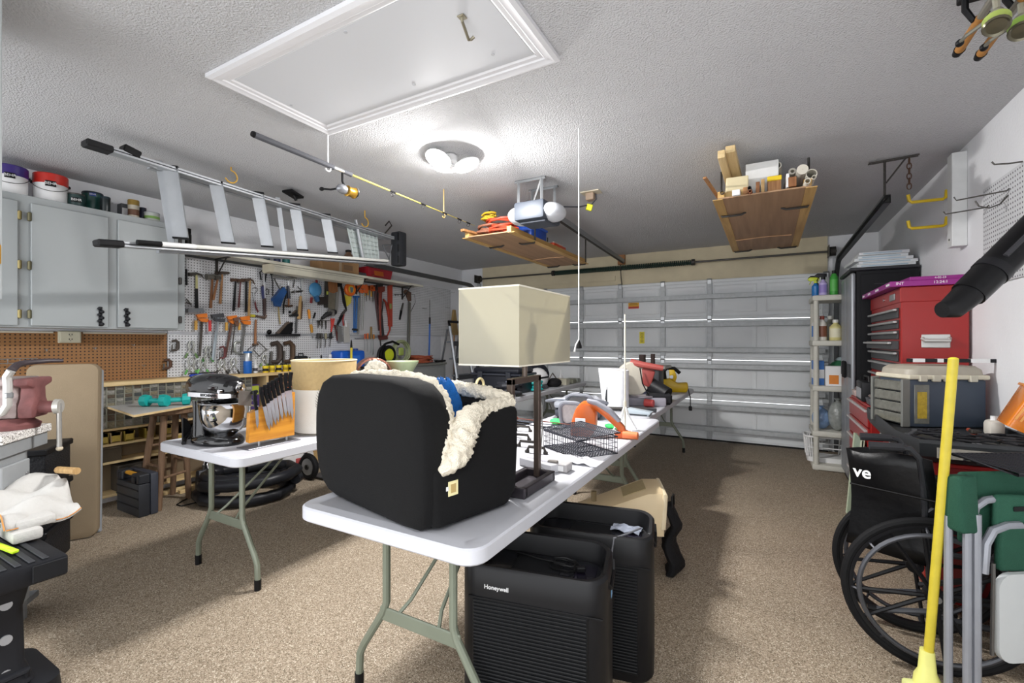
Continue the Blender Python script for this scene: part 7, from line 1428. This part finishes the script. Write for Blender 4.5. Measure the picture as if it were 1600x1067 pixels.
for y in (.045, .255):
    MB().tube([(.0, y, .305), (-.01, y, .46), (-.02, y, .70), (-.035, y, .83), (-.065, y, .868), (-.11, y, .872)], .0125, 9).build('back_post', FRMW, wc); MB().tube([(-.085, y, .872), (-.20, y, .868)], [.017, .0175], 10).build('hand_grip', M('#2a2a2d', .7), wc)
    MB().tube([(-.01, y, .46), (.40, y, .46)], .0125, 8).build('seat_rail', FRMW, wc); MB().tube([(-.0, y, .20), (.36, y, .20)], .0125, 8).build('lower_rail', FRMW, wc); MB().tube([(.36, y, .46), (.40, y, .40), (.40, y, .12)], .0125, 8).build('front_post', FRMW, wc)
    MB().tube([(-.01, y, .62), (.06, y, .69), (.24, y, .69), (.26, y, .62), (.26, y, .46)], .011, 8).build('arm_frame', FRMW, wc); MB().box((.14, y, .71), (.24, .045, .03), None, .012, 2).build('arm_pad', BLACK, wc)
    cw = MB().tube([Vector((.40 + .07 * math.cos(a), y, .085 + .07 * math.sin(a))) for a in [2 * PI * i / 22 for i in range(22)]], .015, 8, True).build('caster_wheel', TYR, wc); MB().cyl((.40, y - .012, .085), (.40, y + .012, .085), .055, n=18).build('caster_hub', M('#3c3d42', .5), cw)
MB().tube([(.02, .045, .22), (.32, .285, .45)], .012, 8).build('cross_brace', FRMW, wc); MB().tube([(.02, .285, .22), (.32, .045, .45)], .012, 8).build('cross_brace', FRMW, wc)
for y in (.08, .25): MB().tube([(-.0, y, .2), (-.13, y, .17), (-.17, y, .165)], .012, 8).build('tip_bar', M('#3a3b40', .45), wc); MB().cyl((-.17, y, .165), (-.20, y, .164), .014, n=10).build('tip_cap', BLACK, wc)
# folded back upholstery: near half faces the camera
VIN = M('#0b0b0d', .38, var=.1, bump=.15, bscale=30)
m = MB(); A = Vector((-.0, .03, 0)); B = Vector((-.265, .165, 0)); C = Vector((-.03, .29, 0)); rings = []
for j in range(9):
    f_ = j / 8; z = .40 + f_ * .43; sag = .02 * math.sin(PI * f_)
    row = [A.lerp(B, s_) + Vector((.03 * math.sin(PI * s_) * math.sin(f_ * 5), -.012 * math.sin(PI * s_), z + .012 * math.sin(s_ * 6) * f_)) + Vector((sag + .0, 0, 0)) for s_ in [i / 7 for i in range(8)]] + [B.lerp(C, s_) + Vector((sag, 0, z)) for s_ in [i / 5 for i in range(1, 6)]]
    rings.append(row)
m.loft(rings, False, False); bk_ = m.build('back_upholstery', VIN, wc, 60); so = bk_.modifiers.new('thickness', 'SOLIDIFY'); so.thickness = .012
an = math.atan2((A - B).y, (A - B).x); pm = A.lerp(B, .80)
lt = letters('ve', .072, (pm.x - .002, pm.y - .028, .735), (PI / 2, 0, an), WHITE, wc, 'lettering', .0006, True)
seam = [A.lerp(B, i / 7) + Vector((.012, -.030, .675)) for i in range(8)]; MB().tube(seam, .004, 6).build('pocket_seam', BLACK, wc)
# ---- folded camp chair with a side table, leaning in front
gc_ = thing('camp_chair', 'folded green camp chair with grey tube frame', 'camp chair', (.645, 2.17, 0), math.radians(33)); GRN = M('#1f4737', .75, var=.12, scale=30, bump=.25, bscale=250); GT = M('#8d9097', .4, .4)
for i, (x, y, h) in enumerate(((-.088, .035, .70), (-.062, -.005, .72), (-.035, -.012, .72), (-.008, .03, .60), (.46, .0, .70), (.49, .03, .7))): MB().cyl((x, y, .0), (x, y, h), .0125, n=10).build('tube_leg', GT, gc_)
MB().tube([(-.01, -.012, .52), (-.004, -.014, .62), (.02, -.016, .665), (.07, -.016, .68), (.12, -.016, .68)], .014, 9).build('arm_tube', GT, gc_); MB().tube([(-.02, .02, .68), (-.01, .014, .735), (.02, .008, .76), (.06, .006, .765)], .013, 9).build('arm_tube', GT, gc_)
rounded_prism([(-.022, .655), (.05, .655), (.055, .84), (-.012, .85)], -.098, -.028, .012).build('back_sleeve', GRN, gc_, 60); MB().bb(-.04, .50, .03, .055, .60, .85, .012, 2).build('back_canvas', GRN, gc_, 60)
MB().box((.24, .0, .715), (.40, .022, .12), (0, .04, 0), .01, 2).build('arm_canvas', M('#26503f', .75, bump=.25, bscale=250), gc_, 60); MB().box((.25, -.012, .60), (.42, .03, .16), (0, .03, 0), .012, 2).build('seat_canvas', GRN, gc_, 60); MB().box((.17, -.014, .735), (.14, .004, .016), None, .001).build('strap', BLACK, gc_)
MB().prism([(x + .235, z + .375) for x, z in rrect(.44, .30, .05, 5)], (.0, -.04, 0), (1, 0, 0), (0, 0, 1), -.018).build('side_table', M('#b4b7b7', .5, var=.03), gc_); MB().tube([(.005, -.03, .56), (.0, -.03, .25)], .006, 6).build('table_hinge', DSTEEL, gc_)
# wire grate lying over chair and wheelchair
wg = thing('grill_grate', 'black wire grill grate lying above the camp chair', 'grate', (.83, 2.30, .872), math.radians(30)); m = MB(); m.tube([(-.19, -.1, 0), (.24, -.1, 0), (.24, .14, .01), (-.17, .14, .01)], .006, 7, True); m.build('border', M('#1e1f23', .45, .4), wg); m = MB()
for k in range(22): x = -.17 + k * .0185; m.tube([(x, -.1, .003), (x, .14, .013)], .0028, 5)
for k in range(4): y = -.05 + k * .05; m.tube([(-.17, y, -.001), (.23, y, .004)], .003, 5)
o = m.build('bars', M('#2a2b30', .45, .4), wg); o['kind'] = 'stuff'
# sponge mop with a yellow pole
mp_ = thing('sponge_mop', 'yellow poled mop standing upright before the wheelchair', 'mop', (.505, 2.17, 0)); MB().cyl((0, .02, .12), (.055, -.04, 1.25), .0145, .0145, 14).build('pole', M('#c2b034', .45, var=.18, scale=25), mp_); MB().ell((.055, -.04, 1.25), (.0145, .0145, .006), 12, 6).build('pole_end', M('#e0d23c', .4), mp_)
m = MB(); m.loft([[Vector((x * s_ - .0, .02 + y * s_, z)) for x, y in rrect(.055, .05, .02, 4)] for z, s_ in ((.05, 1.5), (.09, 1.35), (.115, .95), (.19, .75))]); m.build('socket', M('#d9d77c', .5), mp_); MB().box((.0, .02, .04), (.14, .06, .05), (0, 0, .3), .012, 2).build('head', M('#cdd08a', .7), mp_); MB().box((.0, .02, .012), (.15, .065, .024), (0, 0, .3), .006).build('sponge', M('#3f8a6a', .9, bump=.5), mp_)
# ================================================================== floor things and the left foreground
PUR = M('#131315', .45, var=.08); PURL = M('#2b2c31', .4)
def purifier(x, y, rot, label, badge):
    t = thing('air_purifier', label, 'air purifier', (x, y, 0), rot)    # local origin: front right corner; +x to the right, +y back
    W, D, H = .50, .26, .575
    R_ = lambda e, z, dz=0: [Vector((-W / 2 + px, D / 2 + py, z + dz * (py / D + .5))) for px, py in rrect(W - 2 * e, D - 2 * e, .07 - e * .5, 6)]
    m = MB(); m.loft([R_(.012, 0), R_(.0, .02), R_(0, H - .10), R_(.0, H - .03, .03), R_(.008, H - .02, .03), R_(.02, H - .022, .03), R_(.03, H - .06, .0), R_(.06, H - .062)]); m.build('shell', PUR, t, 40)
    m = MB(); m.loft([R_(.031, H - .0605), R_(.1, H - .0600)]); m.build('control_deck', M('#1a1b1f', .25, coat=.4), t, 40)
    MB().bb(-.34, -.17, .06, .20, H - .0615, H - .056, .002).build('top_grille', M('#101114', .7, var=.4, scale=120), t)
    MB().bb(-.12, -.05, .07, .19, H - .0605, H - .0575, .002).build('touch_panel', M('#17141f', .15, coat=.6), t)
    fp = MB().bb(-W + .055, -.055, -.003, .004, .04, H - .13, .003).build('front_grille', M('#0b0c0e', .5), t)
    for k in range(34): z = .05 + k * .0118; MB().bb(-W + .06, -.06, -.009, -.003, z, z + .0052, .0015).build('slat', M('#151618', .45), fp)
    MB().bb(-W + .04, -.01, -.004, .002, H - .128, H - .122, .001).build('seam', BLACK, t)
    m = MB(); m.tube([(-.02, .06, H - .015), (.003, .075, H - .06), (.004, .10, H - .075), (.003, .19, H - .06), (-.0, .21, H - .03)], .007, 6); m.build('side_grip', BLACK, t)
    if badge: letters('Honeywell', .020, (-.36, -.0012, H - .085), FACE_Y, M('#d5d6d8', .4, .3), t, 'lettering', .0006, True); MB().bb(.0005, .0012, .14, .165, H - .13, H - .095).build('rating_sticker', M('#7fb2dd', .5), t)
    return t
purifier(-.435, 1.375, math.radians(11), 'dark grey air purifier with a slatted front, nearest the camera', True); p2_ = purifier(-.375, 1.765, math.radians(11), 'dark grey air purifier standing behind the first one', False)
t = thing('power_cord', 'black power cord coiled on the front air purifier', 'cord', (-.62, 1.49, .517)); MB().tube(coil((0, 0, .004), .045, 2.2, .7, .01, (1, 0, 0), (0, 1, 0), .015, 18, 77), .0035, 6).build('cable', BLACK, t); MB().box((.06, .0, .012), (.03, .02, .016), (0, 0, .5), .003).build('plug', BLACK, t); MB().tube([(.0, .01, .01), (-.1, -.0, .012), (-.2, .02, .006)], .0035, 6).build('cable_tail', BLACK, t)
t = thing('power_cord', 'grey cord hanging down the side of the second purifier', 'cord', (-.50, 1.78, .40)); MB().tube([(.06, .06, .17), (.02, -.0, .16), (-.02, -.04, .15), (-.025, -.05, .10), (-.025, -.05, -.06)], .004, 6).build('cable', M('#5a5b60', .4), t); MB().box((-.025, -.05, -.08), (.02, .02, .04), None, .004).build('plug', BLACK, t)
t = thing('manual_bag', 'clear bag with papers lying in the top of the second purifier', 'bag', (-.52, 1.92, .516)); m = MB(); g = [[Vector((-.06 + .02 * i, -.035 + .018 * j, .003 + .01 * abs(math.sin(i * 2.1 + j * 1.7)))) for i in range(7)] for j in range(5)]; m.loft(g, False, False); o = m.build('bag_film', M('#8f95a3', .12, coat=.5, var=.4, scale=40), t, 0); o.modifiers.new('t', 'SOLIDIFY').thickness = .002
# beige moulded litter box hood
bh = thing('litter_box_hood', 'beige moulded pet box hood with a tan window', 'pet box', (-.80, 2.62, 0), math.radians(20)); BE = M('#cdb893', .5, var=.06)
m = MB(); m.loft([[Vector((x * a + o_, y * b, z)) for x, y in rrect(.48, .36, .06, 5)] for z, a, b, o_ in ((0, .92, .92, -.02), (.22, 1.0, 1.0, -.02), (.23, 1.03, 1.03, -.02), (.26, 1.03, 1.03, -.02))]); m.build('tub', BE, bh, 40)
m = MB(); rings = []
for f_ in (0, .08, .3, .6, .85, 1.0):
    x = -.26 + .53 * f_; zt = .30 + .19 * min(1, f_ * 1.15); w_ = .185 - .03 * (1 - f_) - (.012 if f_ in (0, 1) else 0)
    rings.append([Vector((x, -w_, .262)), Vector((x, -w_ * .95, zt - .05)), Vector((x, -w_ * .8, zt - .01)), Vector((x, -w_ * .5, zt)), Vector((x, w_ * .5, zt)), Vector((x, w_ * .8, zt - .01)), Vector((x, w_ * .95, zt - .05)), Vector((x, w_, .262))])
m.loft(rings); m.build('hood', BE, bh, 40)
m = MB(); q = [Vector((.062, -.08, .4335)), Vector((.186, -.085, .4845)), Vector((.186, .085, .4845)), Vector((.062, .08, .4335))]; m.loft([q, [p_ + Vector((0, 0, .004)) for p_ in q]]); m.build('tan_window', M('#9a8a66', .6, var=.15, scale=60), bh); MB().cyl((-.1, -.07, .40), (-.1, -.07, .455), .016, n=12).build('peg_hole', M('#7a6a4c', .6), bh)
MB().tube([(.265, -.17, .30), (.28, -.15, .47), (.285, .15, .47), (.265, .17, .30)], .014, 8).build('front_rim', M('#d8c8a8', .45), bh)
bb_ = thing('black_bag', 'limp black cloth bag hanging beside the beige pet box', 'bag', (-.475, 2.73, 0)); m = MB(); rings = []
for j in range(12):
    f_ = j / 11; z = .01 + f_ * .37; rings.append([Vector((.035 * math.cos(a) * (1 + .3 * math.sin(3 * a + j)) * (1.2 - f_ * .6) + .02 * math.sin(j), .10 * math.sin(a) * (1.1 - .5 * f_) * (1 + .12 * math.cos(2 * a + j)), z)) for a in [2 * PI * i / 16 for i in range(16)]])
m.loft(rings); m.build('sack', M('#141416', .85, bump=.5, bscale=60), bb_, 70); MB().tube([(0, -.03, .37), (.0, -.02, .43), (.0, .03, .43), (0, .04, .37)], .006, 6).build('strap', BLACK, bb_)

# ---- stool with a scrap board and teal dumbbells
st = thing('wooden_stool', 'brown wooden stool with round seat under a scrap board', 'stool', (-4.22, 1.90, 0)); SW = wood('#5d4634', '#7d624a', .7, 5, 2)
m = MB(); m.lathe([(.15, .73), (.165, .74), (.165, .772), (.155, .78)], n=28); m.build('seat', SW, st)
feet = [(.0, .13), (-.24, .12), (.10, -.13), (-.18, -.14)]; tops = [(.05, .07), (-.10, .08), (.07, -.08), (-.09, -.08)]
LG = [(Vector((a[0], a[1], 0)), Vector((b[0], b[1], .74))) for a, b in zip(feet, tops)]
for a, b in LG: MB().cyl(a, b, .021, .024, 12).build('leg', SW, st)
for (i, j, z) in ((0, 2, .24), (1, 3, .24), (0, 1, .33), (2, 3, .33), (0, 2, .47), (1, 3, .47)):
    f_ = z / .74; MB().cyl(LG[i][0].lerp(LG[i][1], f_), LG[j][0].lerp(LG[j][1], f_), .011, n=8).build('rung', SW, st)
sbd = thing('scrap_board', 'grey laminated scrap board lying on the wooden stool', 'board', (-4.22, 1.88, .781)); m = MB(); pl_ = [(.36, -.37), (.10, .25), (-.29, .16), (-.36, -.27)]
MB().prism(pl_, (0, 0, 0), (1, 0, 0), (0, 1, 0), .016).build('core', PINE, sbd); MB().prism([(x * 1.001, y * 1.001) for x, y in pl_], (0, 0, .016), (1, 0, 0), (0, 1, 0), .003).build('laminate', M('#a9a8a6', .5), sbd)
for i, (x, y, a) in enumerate(((.02, -.10, .5), (.10, .0, 1.1))):
    t = thing('dumbbell', ['teal hand weight lying at the left on the scrap board', 'teal hand weight lying at the right on the scrap board'][i], 'dumbbell', (-4.22 + x, 1.88 + y, .8005), a); TLM = M('#14a09b', .5, var=.1)
    MB().cyl((-.05, 0, .045), (.05, 0, .045), .019, n=12).build('handle', TLM, t)
    for sx in (-1, 1): MB().lathe([(.02, -.03), (.045, -.024), (.048, 0), (.045, .024), (.02, .03)], (sx * .075, 0, .045), 8, (1, 0, 0)).build('head', TLM, t)
# ---- tan padded board, black tool case
tbd = thing('padded_board', 'tall tan padded board standing on end near the vise', 'padded board', (-4.06, 1.20, 0)); tbd.rotation_euler = (0, -.05, math.radians(-30))
m = MB(); ol = [(x, z + .58) for x, z in rrect(.36, 1.16, .05, 5)]
R_ = lambda s_, e, x: [Vector((x, y * s_, .58 + (z - .58) * (1 - (1 - s_) * .3))) for y, z in ol]
m.loft([R_(.9, 0, .055), R_(.97, 0, .05), R_(1, 0, .03), R_(1, 0, -.02), R_(.97, 0, -.03)]); m.build('pad', M('#8f7f68', .8, var=.1, scale=8, bump=.15, bscale=200), tbd, 50)
MB().tube([(-.035, .165, .02), (-.035, .17, .6), (-.035, .165, 1.08), (-.035, .14, 1.14)], .012, 8).build('piping', M('#a3a6aa', .5), tbd); MB().bb(-.06, -.035, -.14, .185, .0, 1.12, .01).build('backing_frame', M('#8b8f94', .5), tbd); MB().bb(-.035, .045, -.15, .15, .0, .02, .006).build('end_cap', M('#b5b3ac', .5), tbd)
case = thing('tool_case', 'black moulded tool case with a yellow handle on the floor', 'tool case', (-4.07, 1.62, 0), math.radians(0)); CB = M('#22252b', .5)
MB().bb(-.36, 0, 0, .075, .0, .245, .01, 2).build('shell', CB, case); MB().bb(-.36, 0, .076, .13, .0, .315, .012, 2).build('shell', M('#343842', .5), case)
for a, b in ((-.36, -.27), (-.12, 0)): MB().bb(a, b, 0, .075, .245, .315, .008).build('corner_block', CB, case)
for z in (.065, .13, .195): MB().bb(-.355, -.005, -.006, .002, z, z + .012, .003).build('rib', M('#1b1c20', .5), case)
MB().bb(-.28, -.11, .02, .055, .285, .31, .008).build('handle', M('#c08a2a', .45), case)
for x in (-.3, -.06): MB().bb(x - .02, x + .02, -.008, .0, .25, .30, .003).build('latch', M('#202126', .45), case)
# ---- under the left table
hz = thing('vacuum_hose', 'thick black corrugated vacuum hose coiled on the floor', 'hose', (-3.82, 2.30, 0)); m = MB()
hp_ = coil((0, 0, .05), .33, 3.3, .8, .035, (.75, .66, 0), (-.66, .75, 0), .15, 40, 17); m.tube(hp_, [.045 * (1 + .05 * (i % 2)) for i in range(len(hp_))], 12); m.build('hose', M('#1b1c20', .4), hz)
MB().tube([hp_[-1], hp_[-1] + Vector((-.15, .0, .05)), hp_[-1] + Vector((-.28, -.05, .12))], [.05, .045, .03], 12).build('nozzle', M('#2a2b30', .45), hz)
fn = thing('floor_fan', 'round black floor fan with a chrome ring under the ledge', 'fan', (-4.30, 2.40, 0)); m = MB()
ax = Vector((.75, -.55, .35)).normalized()
MB().lathe([(.17, -.05), (.195, -.04), (.195, .04), (.17, .05), (.17, -.05)], (0, 0, .2), 30, ax, False).build('housing', BLACK, fn)
for r in (.185, .155): a_, b_ = frame(ax); MB().tube([Vector((0, 0, .2)) + ax * .05 + (a_ * math.cos(t_) + b_ * math.sin(t_)) * r for t_ in [2 * PI * i / 36 for i in range(36)]], .008, 8, True).build('chrome_ring', CHROME, fn)
m = MB(); m.lathe([(.0, .03), (.15, .03), (.17, .02)], (0, 0, .2), 26, ax, False); m.build('grille', M('#17181b', .6, var=.6, scale=120), fn); MB().bb(-.1, .1, -.12, .12, 0, .02, .006).build('stand', IRON, fn)
t = thing('foot_pump', 'black pump foot standing on the floor beside the stool', 'pump', (-4.22, 2.17, 0)); side_shape(MB(), [(-.10, 0), (.12, 0), (.12, .03), (.0, .05), (-.03, .2), (-.08, .2)], -.05, .05, .01).build('body', M('#2a2c31', .5), t); MB().tube([(-.05, 0, .2), (-.05, 0, .24)], .012, 8).build('stem', DSTEEL, t)
t = thing('power_cord', 'thin black cable looping on the floor by the stool', 'cord', (-4.1, 2.1, 0)); MB().tube([at(u, v, z=.006) - Vector((-4.1, 2.1, 0)) for u, v in ((322, 770), (312, 768), (300, 775), (285, 782), (276, 788), (283, 790), (300, 786), (322, 781))], .005, 6).build('cable', BLACK, t)
t = thing('charcoal_bag', 'white paper sack with red print under the left table', 'sack', (-4.05, 2.88, 0)); m = MB(); m.loft([[Vector((x * s_, y * s_, z)) for x, y in rrect(.22, .34, .06, 4)] for z, s_ in ((0, .95), (.1, 1.03), (.2, 1.), (.27, .8))]); m.build('sack', M('#c5c3c2', .7, bump=.4, bscale=15), t); MB().bb(.112, .1165, -.06, .08, .08, .19, .002).build('red_print', M('#b04a48', .6, var=.5, scale=40), t)
ht = thing('hand_truck', 'black hand truck wheel and frame under the left table', 'hand truck', (-3.80, 2.86, 0))
for y in (0, .35):
    w_ = MB().tube([Vector((.1 * math.cos(a), y, .125 + .1 * math.sin(a))) for a in [2 * PI * i / 26 for i in range(26)]], .026, 10, True).build('wheel', TYR, ht); MB().cyl((0, y - .02, .125), (0, y + .02, .125), .078, n=22).build('wheel_disc', M('#8f8f8e', .4, .4), w_); MB().cyl((0, y - .03, .125), (0, y + .03, .125), .025, n=14).build('hub', IRON, w_)
MB().cyl((0, -.03, .125), (0, .38, .125), .012, n=8).build('axle', DSTEEL, ht)
for y in (.06, .29): MB().tube([(.0, y, .14), (-.12, y, .2), (-.16, y, .62)], .015, 8).build('frame_tube', BLACK, ht)
MB().bb(-.02, .26, .04, .31, .02, .03).build('toe_plate', M('#4b4c50', .5, .4), ht); MB().tube([(-.15, .06, .45), (-.15, .29, .45)], .012, 8).build('cross_tube', BLACK, ht)
t = thing('timber_stack', 'short timber offcuts stacked low by the wall', 'lumber', (-4.42, 3.35, 0)); MB().bb(-.08, .08, -.3, .35, 0, .1, .004).build('lower_beam', wood('#a98a5c', '#c9a974', .7, 3, 1), t); MB().bb(-.06, .07, -.26, .30, .1, .18, .004).build('upper_beam', wood('#a98a5c', '#c9a974', .7, 3, 1), t)

# ---- bench with the vise at the left edge
be = thing('laminate_bench', 'grey bench with a speckled laminate top at the left edge', 'bench', (-3.15, .89, 0), math.atan2(-.69, .81))   # local +x runs toward the camera, -y away
SPK = speckle('laminate_speckle', [(0, '#e3e0dc'), (.45, '#c9c4bf'), (.65, '#5d5853'), (.8, '#f0eeea'), (.93, '#8d8781')], 240, .4)
MB().bb(0, .36, -.55, 0, .862, .90, .004).build('top', SPK, be); MB().bb(.01, .355, -.54, -.012, .80, .861, .003).build('apron', M('#8b8e90', .5), be); MB().bb(.13, .35, -.53, -.03, .0, .80, .004).build('cabinet', M('#8f9294', .5), be); d_ = MB().bb(.145, .34, -.03, -.014, .1, .76, .004).build('door', M('#999c9e', .5), be); MB().bb(.16, .18, -.016, -.008, .62, .7, .003).build('handle', STEEL, d_)
MB().bb(.02, .16, -.5, -.04, .05, .08, .003).build('foot_rail', M('#7d8082', .5), be)
vs = thing('bench_vise', 'worn pink-red bench vise bolted to the speckled bench', 'vise', (-3.15 + .115 * .81 - .09 * .69, .89 - .115 * .69 - .09 * .81, .901), math.atan2(-.69, .81)); VR = M('#7d4f4e', .6, .2, var=.5, scale=22); VW = M('#9f8f8c', .5, .4, var=.45, scale=30)
MB().lathe([(.10, 0), (.105, .02), (.085, .035), (.075, .05)], n=20).build('swivel_base', VR, vs)
side_shape(MB(), [(-.06, .05), (.06, .05), (.055, .12), (.04, .15), (.045, .19), (.105, .205), (.105, .24), (-.105, .24), (-.105, .205), (-.045, .19), (-.04, .15), (-.055, .12)], -.05, .05, .01).build('rear_jaw', VW, vs)
side_shape(MB(), [(-.065, .05), (.065, .05), (.07, .10), (.05, .14), (.045, .19), (.10, .205), (.10, .237), (-.10, .237), (-.10, .207), (-.045, .19), (-.05, .14), (-.07, .10)], .055, .11, .01).build('front_jaw', VR, vs); MB().bb(-.10, .10, .05, .0545, .208, .24, .001).build('jaw_plate', M('#a39a96', .4, .5, var=.3, scale=40), vs)
MB().cyl((0, .05, .095), (0, .17, .095), .03, .028, 16).build('slide', VR, vs); MB().cyl((0, .165, .095), (0, .185, .095), .036, .033, 18).build('screw_head', M('#c9c6bf', .35, .5), vs); MB().cyl((.0, .178, .11), (.0, .180, -.11), .010, n=10).build('handle_bar', M('#a8a5a0', .35, .6), vs); MB().ell((0, .180, -.11), (.014, .014, .012), 10, 7).build('bar_knob', M('#c2b59e', .4), vs)
pcx = thing('bent_pipe', 'bent pipe handle wrapped in black tape above the vise', 'pipe', (-3.0, .70, .9)); o_ = pcx.location
def near(u, v, d=2.05): a = (u - 800) / 717; return Vector((d * (-_s + a * _c), d * (_c + a * _s), CAM_H + d * (533 - v) / 717)) - o_
MB().tube([near(-10, 650), near(4, 644), near(12, 632), near(12, 600), near(11, 588), near(18, 578)], .016, 10).build('pipe', M('#c2c0bc', .4, .3), pcx); MB().tube([near(18, 578), near(26, 570, 2.1), near(40, 566, 2.15), near(75, 563, 2.25), near(98, 563, 2.3)], [.016, .015, .013, .011, .009], 10).build('tape_wrap', M('#3a3034', .5, var=.4, scale=60), pcx)
MB().box(near(13, 617), (.03, .03, .03), None, .006).build('collar', STEEL, pcx); MB().tube([near(-10, 652), near(-16, 640), near(-20, 660)], .016, 8).build('pipe_end', M('#c2c0bc', .4, .3), pcx)
# black woven crates behind the bench
WV = M('#1b1c20', .5, var=.5, scale=80, bump=.8, bscale=120)
for k in range(3):
    t = thing('woven_crate', ['black woven crate, bottom of the stack behind the vise bench', 'black woven crate, middle of the stack behind the vise bench', 'black woven crate, top of the stack behind the vise bench'][k], 'crate', (-3.78, .95, .002 + k * .235), math.radians(-35)); MB().bb(-.17, .17, -.15, .15, 0, .20, .012, 2).build('tub', WV, t); MB().bb(-.18, .18, -.16, .16, .195, .23, .006).build('rim', M('#141417', .5), t)
    for j in range(5): MB().bb(-.165, .165, -.157, -.149, .02 + j * .034, .04 + j * .034, .003).build('slat', M('#26282d', .45), t)
# black work stand in the corner of the view
ws = thing('work_stand', 'black plastic work stand with a ribbed top at the lower left', 'work stand', (-2.55, .45, 0)); WS = M('#191a1e', .5, var=.15, scale=20)
MB().bb(-.25, .24, -.28, .25, .43, .508, .012, 2).build('top', WS, ws)
for k in range(13): MB().bb(-.235, .225, -.25 + k * .036, -.232 + k * .036, .508, .514, .002).build('rib', M('#222429', .55), ws)
for y in (-.2, .0, .2): MB().bb(.2405, .246, y - .05, y + .045, .44, .5, .002).build('side_pocket', M('#17181b', .5), ws)
MB().tube([(.25, -.12, .47), (.27, -.1, .45), (.27, -.04, .445), (.25, -.02, .47)], .006, 6).build('carry_loop', M('#5a4038', .6), ws)
m = MB(); m.loft([[Vector((.075 + x * s_, .07 + y * s_, z)) for x, y in rrect(.2, .17, .03, 4)] for z, s_ in ((.07, 1.25), (.14, 1.0), (.34, .95), (.43, 1.15))]); m.build('pedestal', WS, ws)
for k in range(5): MB().cyl((.17, .10 - (k % 2) * .06, .12 + k * .062), (.178, .10 - (k % 2) * .06, .12 + k * .062), .017, n=14).build('hole_rim', M('#9a9ca0', .4, .3), ws)
m = MB(); m.loft([[Vector((.04 + x * s_, .05 + y * s_, z)) for x, y in rrect(.36, .40, .06, 4)] for z, s_ in ((0, 1.0), (.045, .98), (.07, .62))]); m.build('base', WS, ws); MB().tube([(.17, .15, .05), (.185, .15, .11), (.185, .08, .11), (.17, .08, .05)], .014, 8).build('foot_lug', WS, ws)
t = thing('utility_knife', 'lime green folding knife lying on the black work stand', 'knife', (-2.56, .585, .5145), .1); MB().box((0, 0, .008), (.2, .022, .014), None, .004).build('handle', M('#b9dc1f', .45), t); MB().box((.0, -.005, .016), (.12, .008, .003)).build('slider', M('#d4f03a', .45), t)
t = thing('clear_cup', 'small clear green-tinted cup at the left edge of the stand', 'cup', (-2.66, .57, .5145)); MB().lathe([(.025, 0), (.032, .07), (.029, .07), (.022, .006), (.0, .006)], n=16, cap=False).build('cup_wall', M('#c3d6a2', .2, alpha=.7), t); MB().tube([(-.02, 0, .075), (.05, .01, .08)], .007, 7).build('stick', M('#8a7a5a', .6), t)
# white canvas apron piled behind the stand
CV = M('#bcbab6', .85, var=.05, bump=.3, bscale=80)
cvt = thing('canvas_apron', 'crumpled white canvas apron with orange stitching', 'apron', (-2.74, .70, .30)); m = MB(); nx, ny = 20, 12; g = []
for j in range(ny):
    v_ = j / (ny - 1); row = []
    for i in range(nx):
        u_ = i / (nx - 1); x = -.16 + .31 * u_ - .05 * v_; y = -.10 + .24 * v_
        z = .29 + .12 * (1 - u_) * (.4 + .6 * v_) + .022 * math.sin(9 * u_ + 4 * v_) + .014 * math.sin(17 * u_ - 7 * v_) - .04 * max(0, u_ - .6)
        row.append(Vector((x, y, z)))
    g.append(row)
m.loft(g, False, False); o = m.build('cloth', CV, cvt, 70); o.modifiers.new('t', 'SOLIDIFY').thickness = .006
MB().tube([g[0][i] + Vector((0, -.004, .004)) for i in range(nx)], .0025, 5).build('stitching', M('#c98a4a', .7), cvt); MB().tube([g[j][nx - 1] + Vector((.002, 0, .004)) for j in range(ny)], .0025, 5).build('stitching', M('#c98a4a', .7), cvt)
MB().bb(-.055, .18, -.09, .0, .2155, .262, .012, 2).build('folded_bulk', CV, cvt); MB().bb(-.05, .15, -.07, .05, .255, .295, .015, 2).build('folded_bulk', CV, cvt)
MB().tube([(-.16, .14, .41), (-.01, .16, .42)], .016, 9).build('wooden_dowel', LT, cvt)
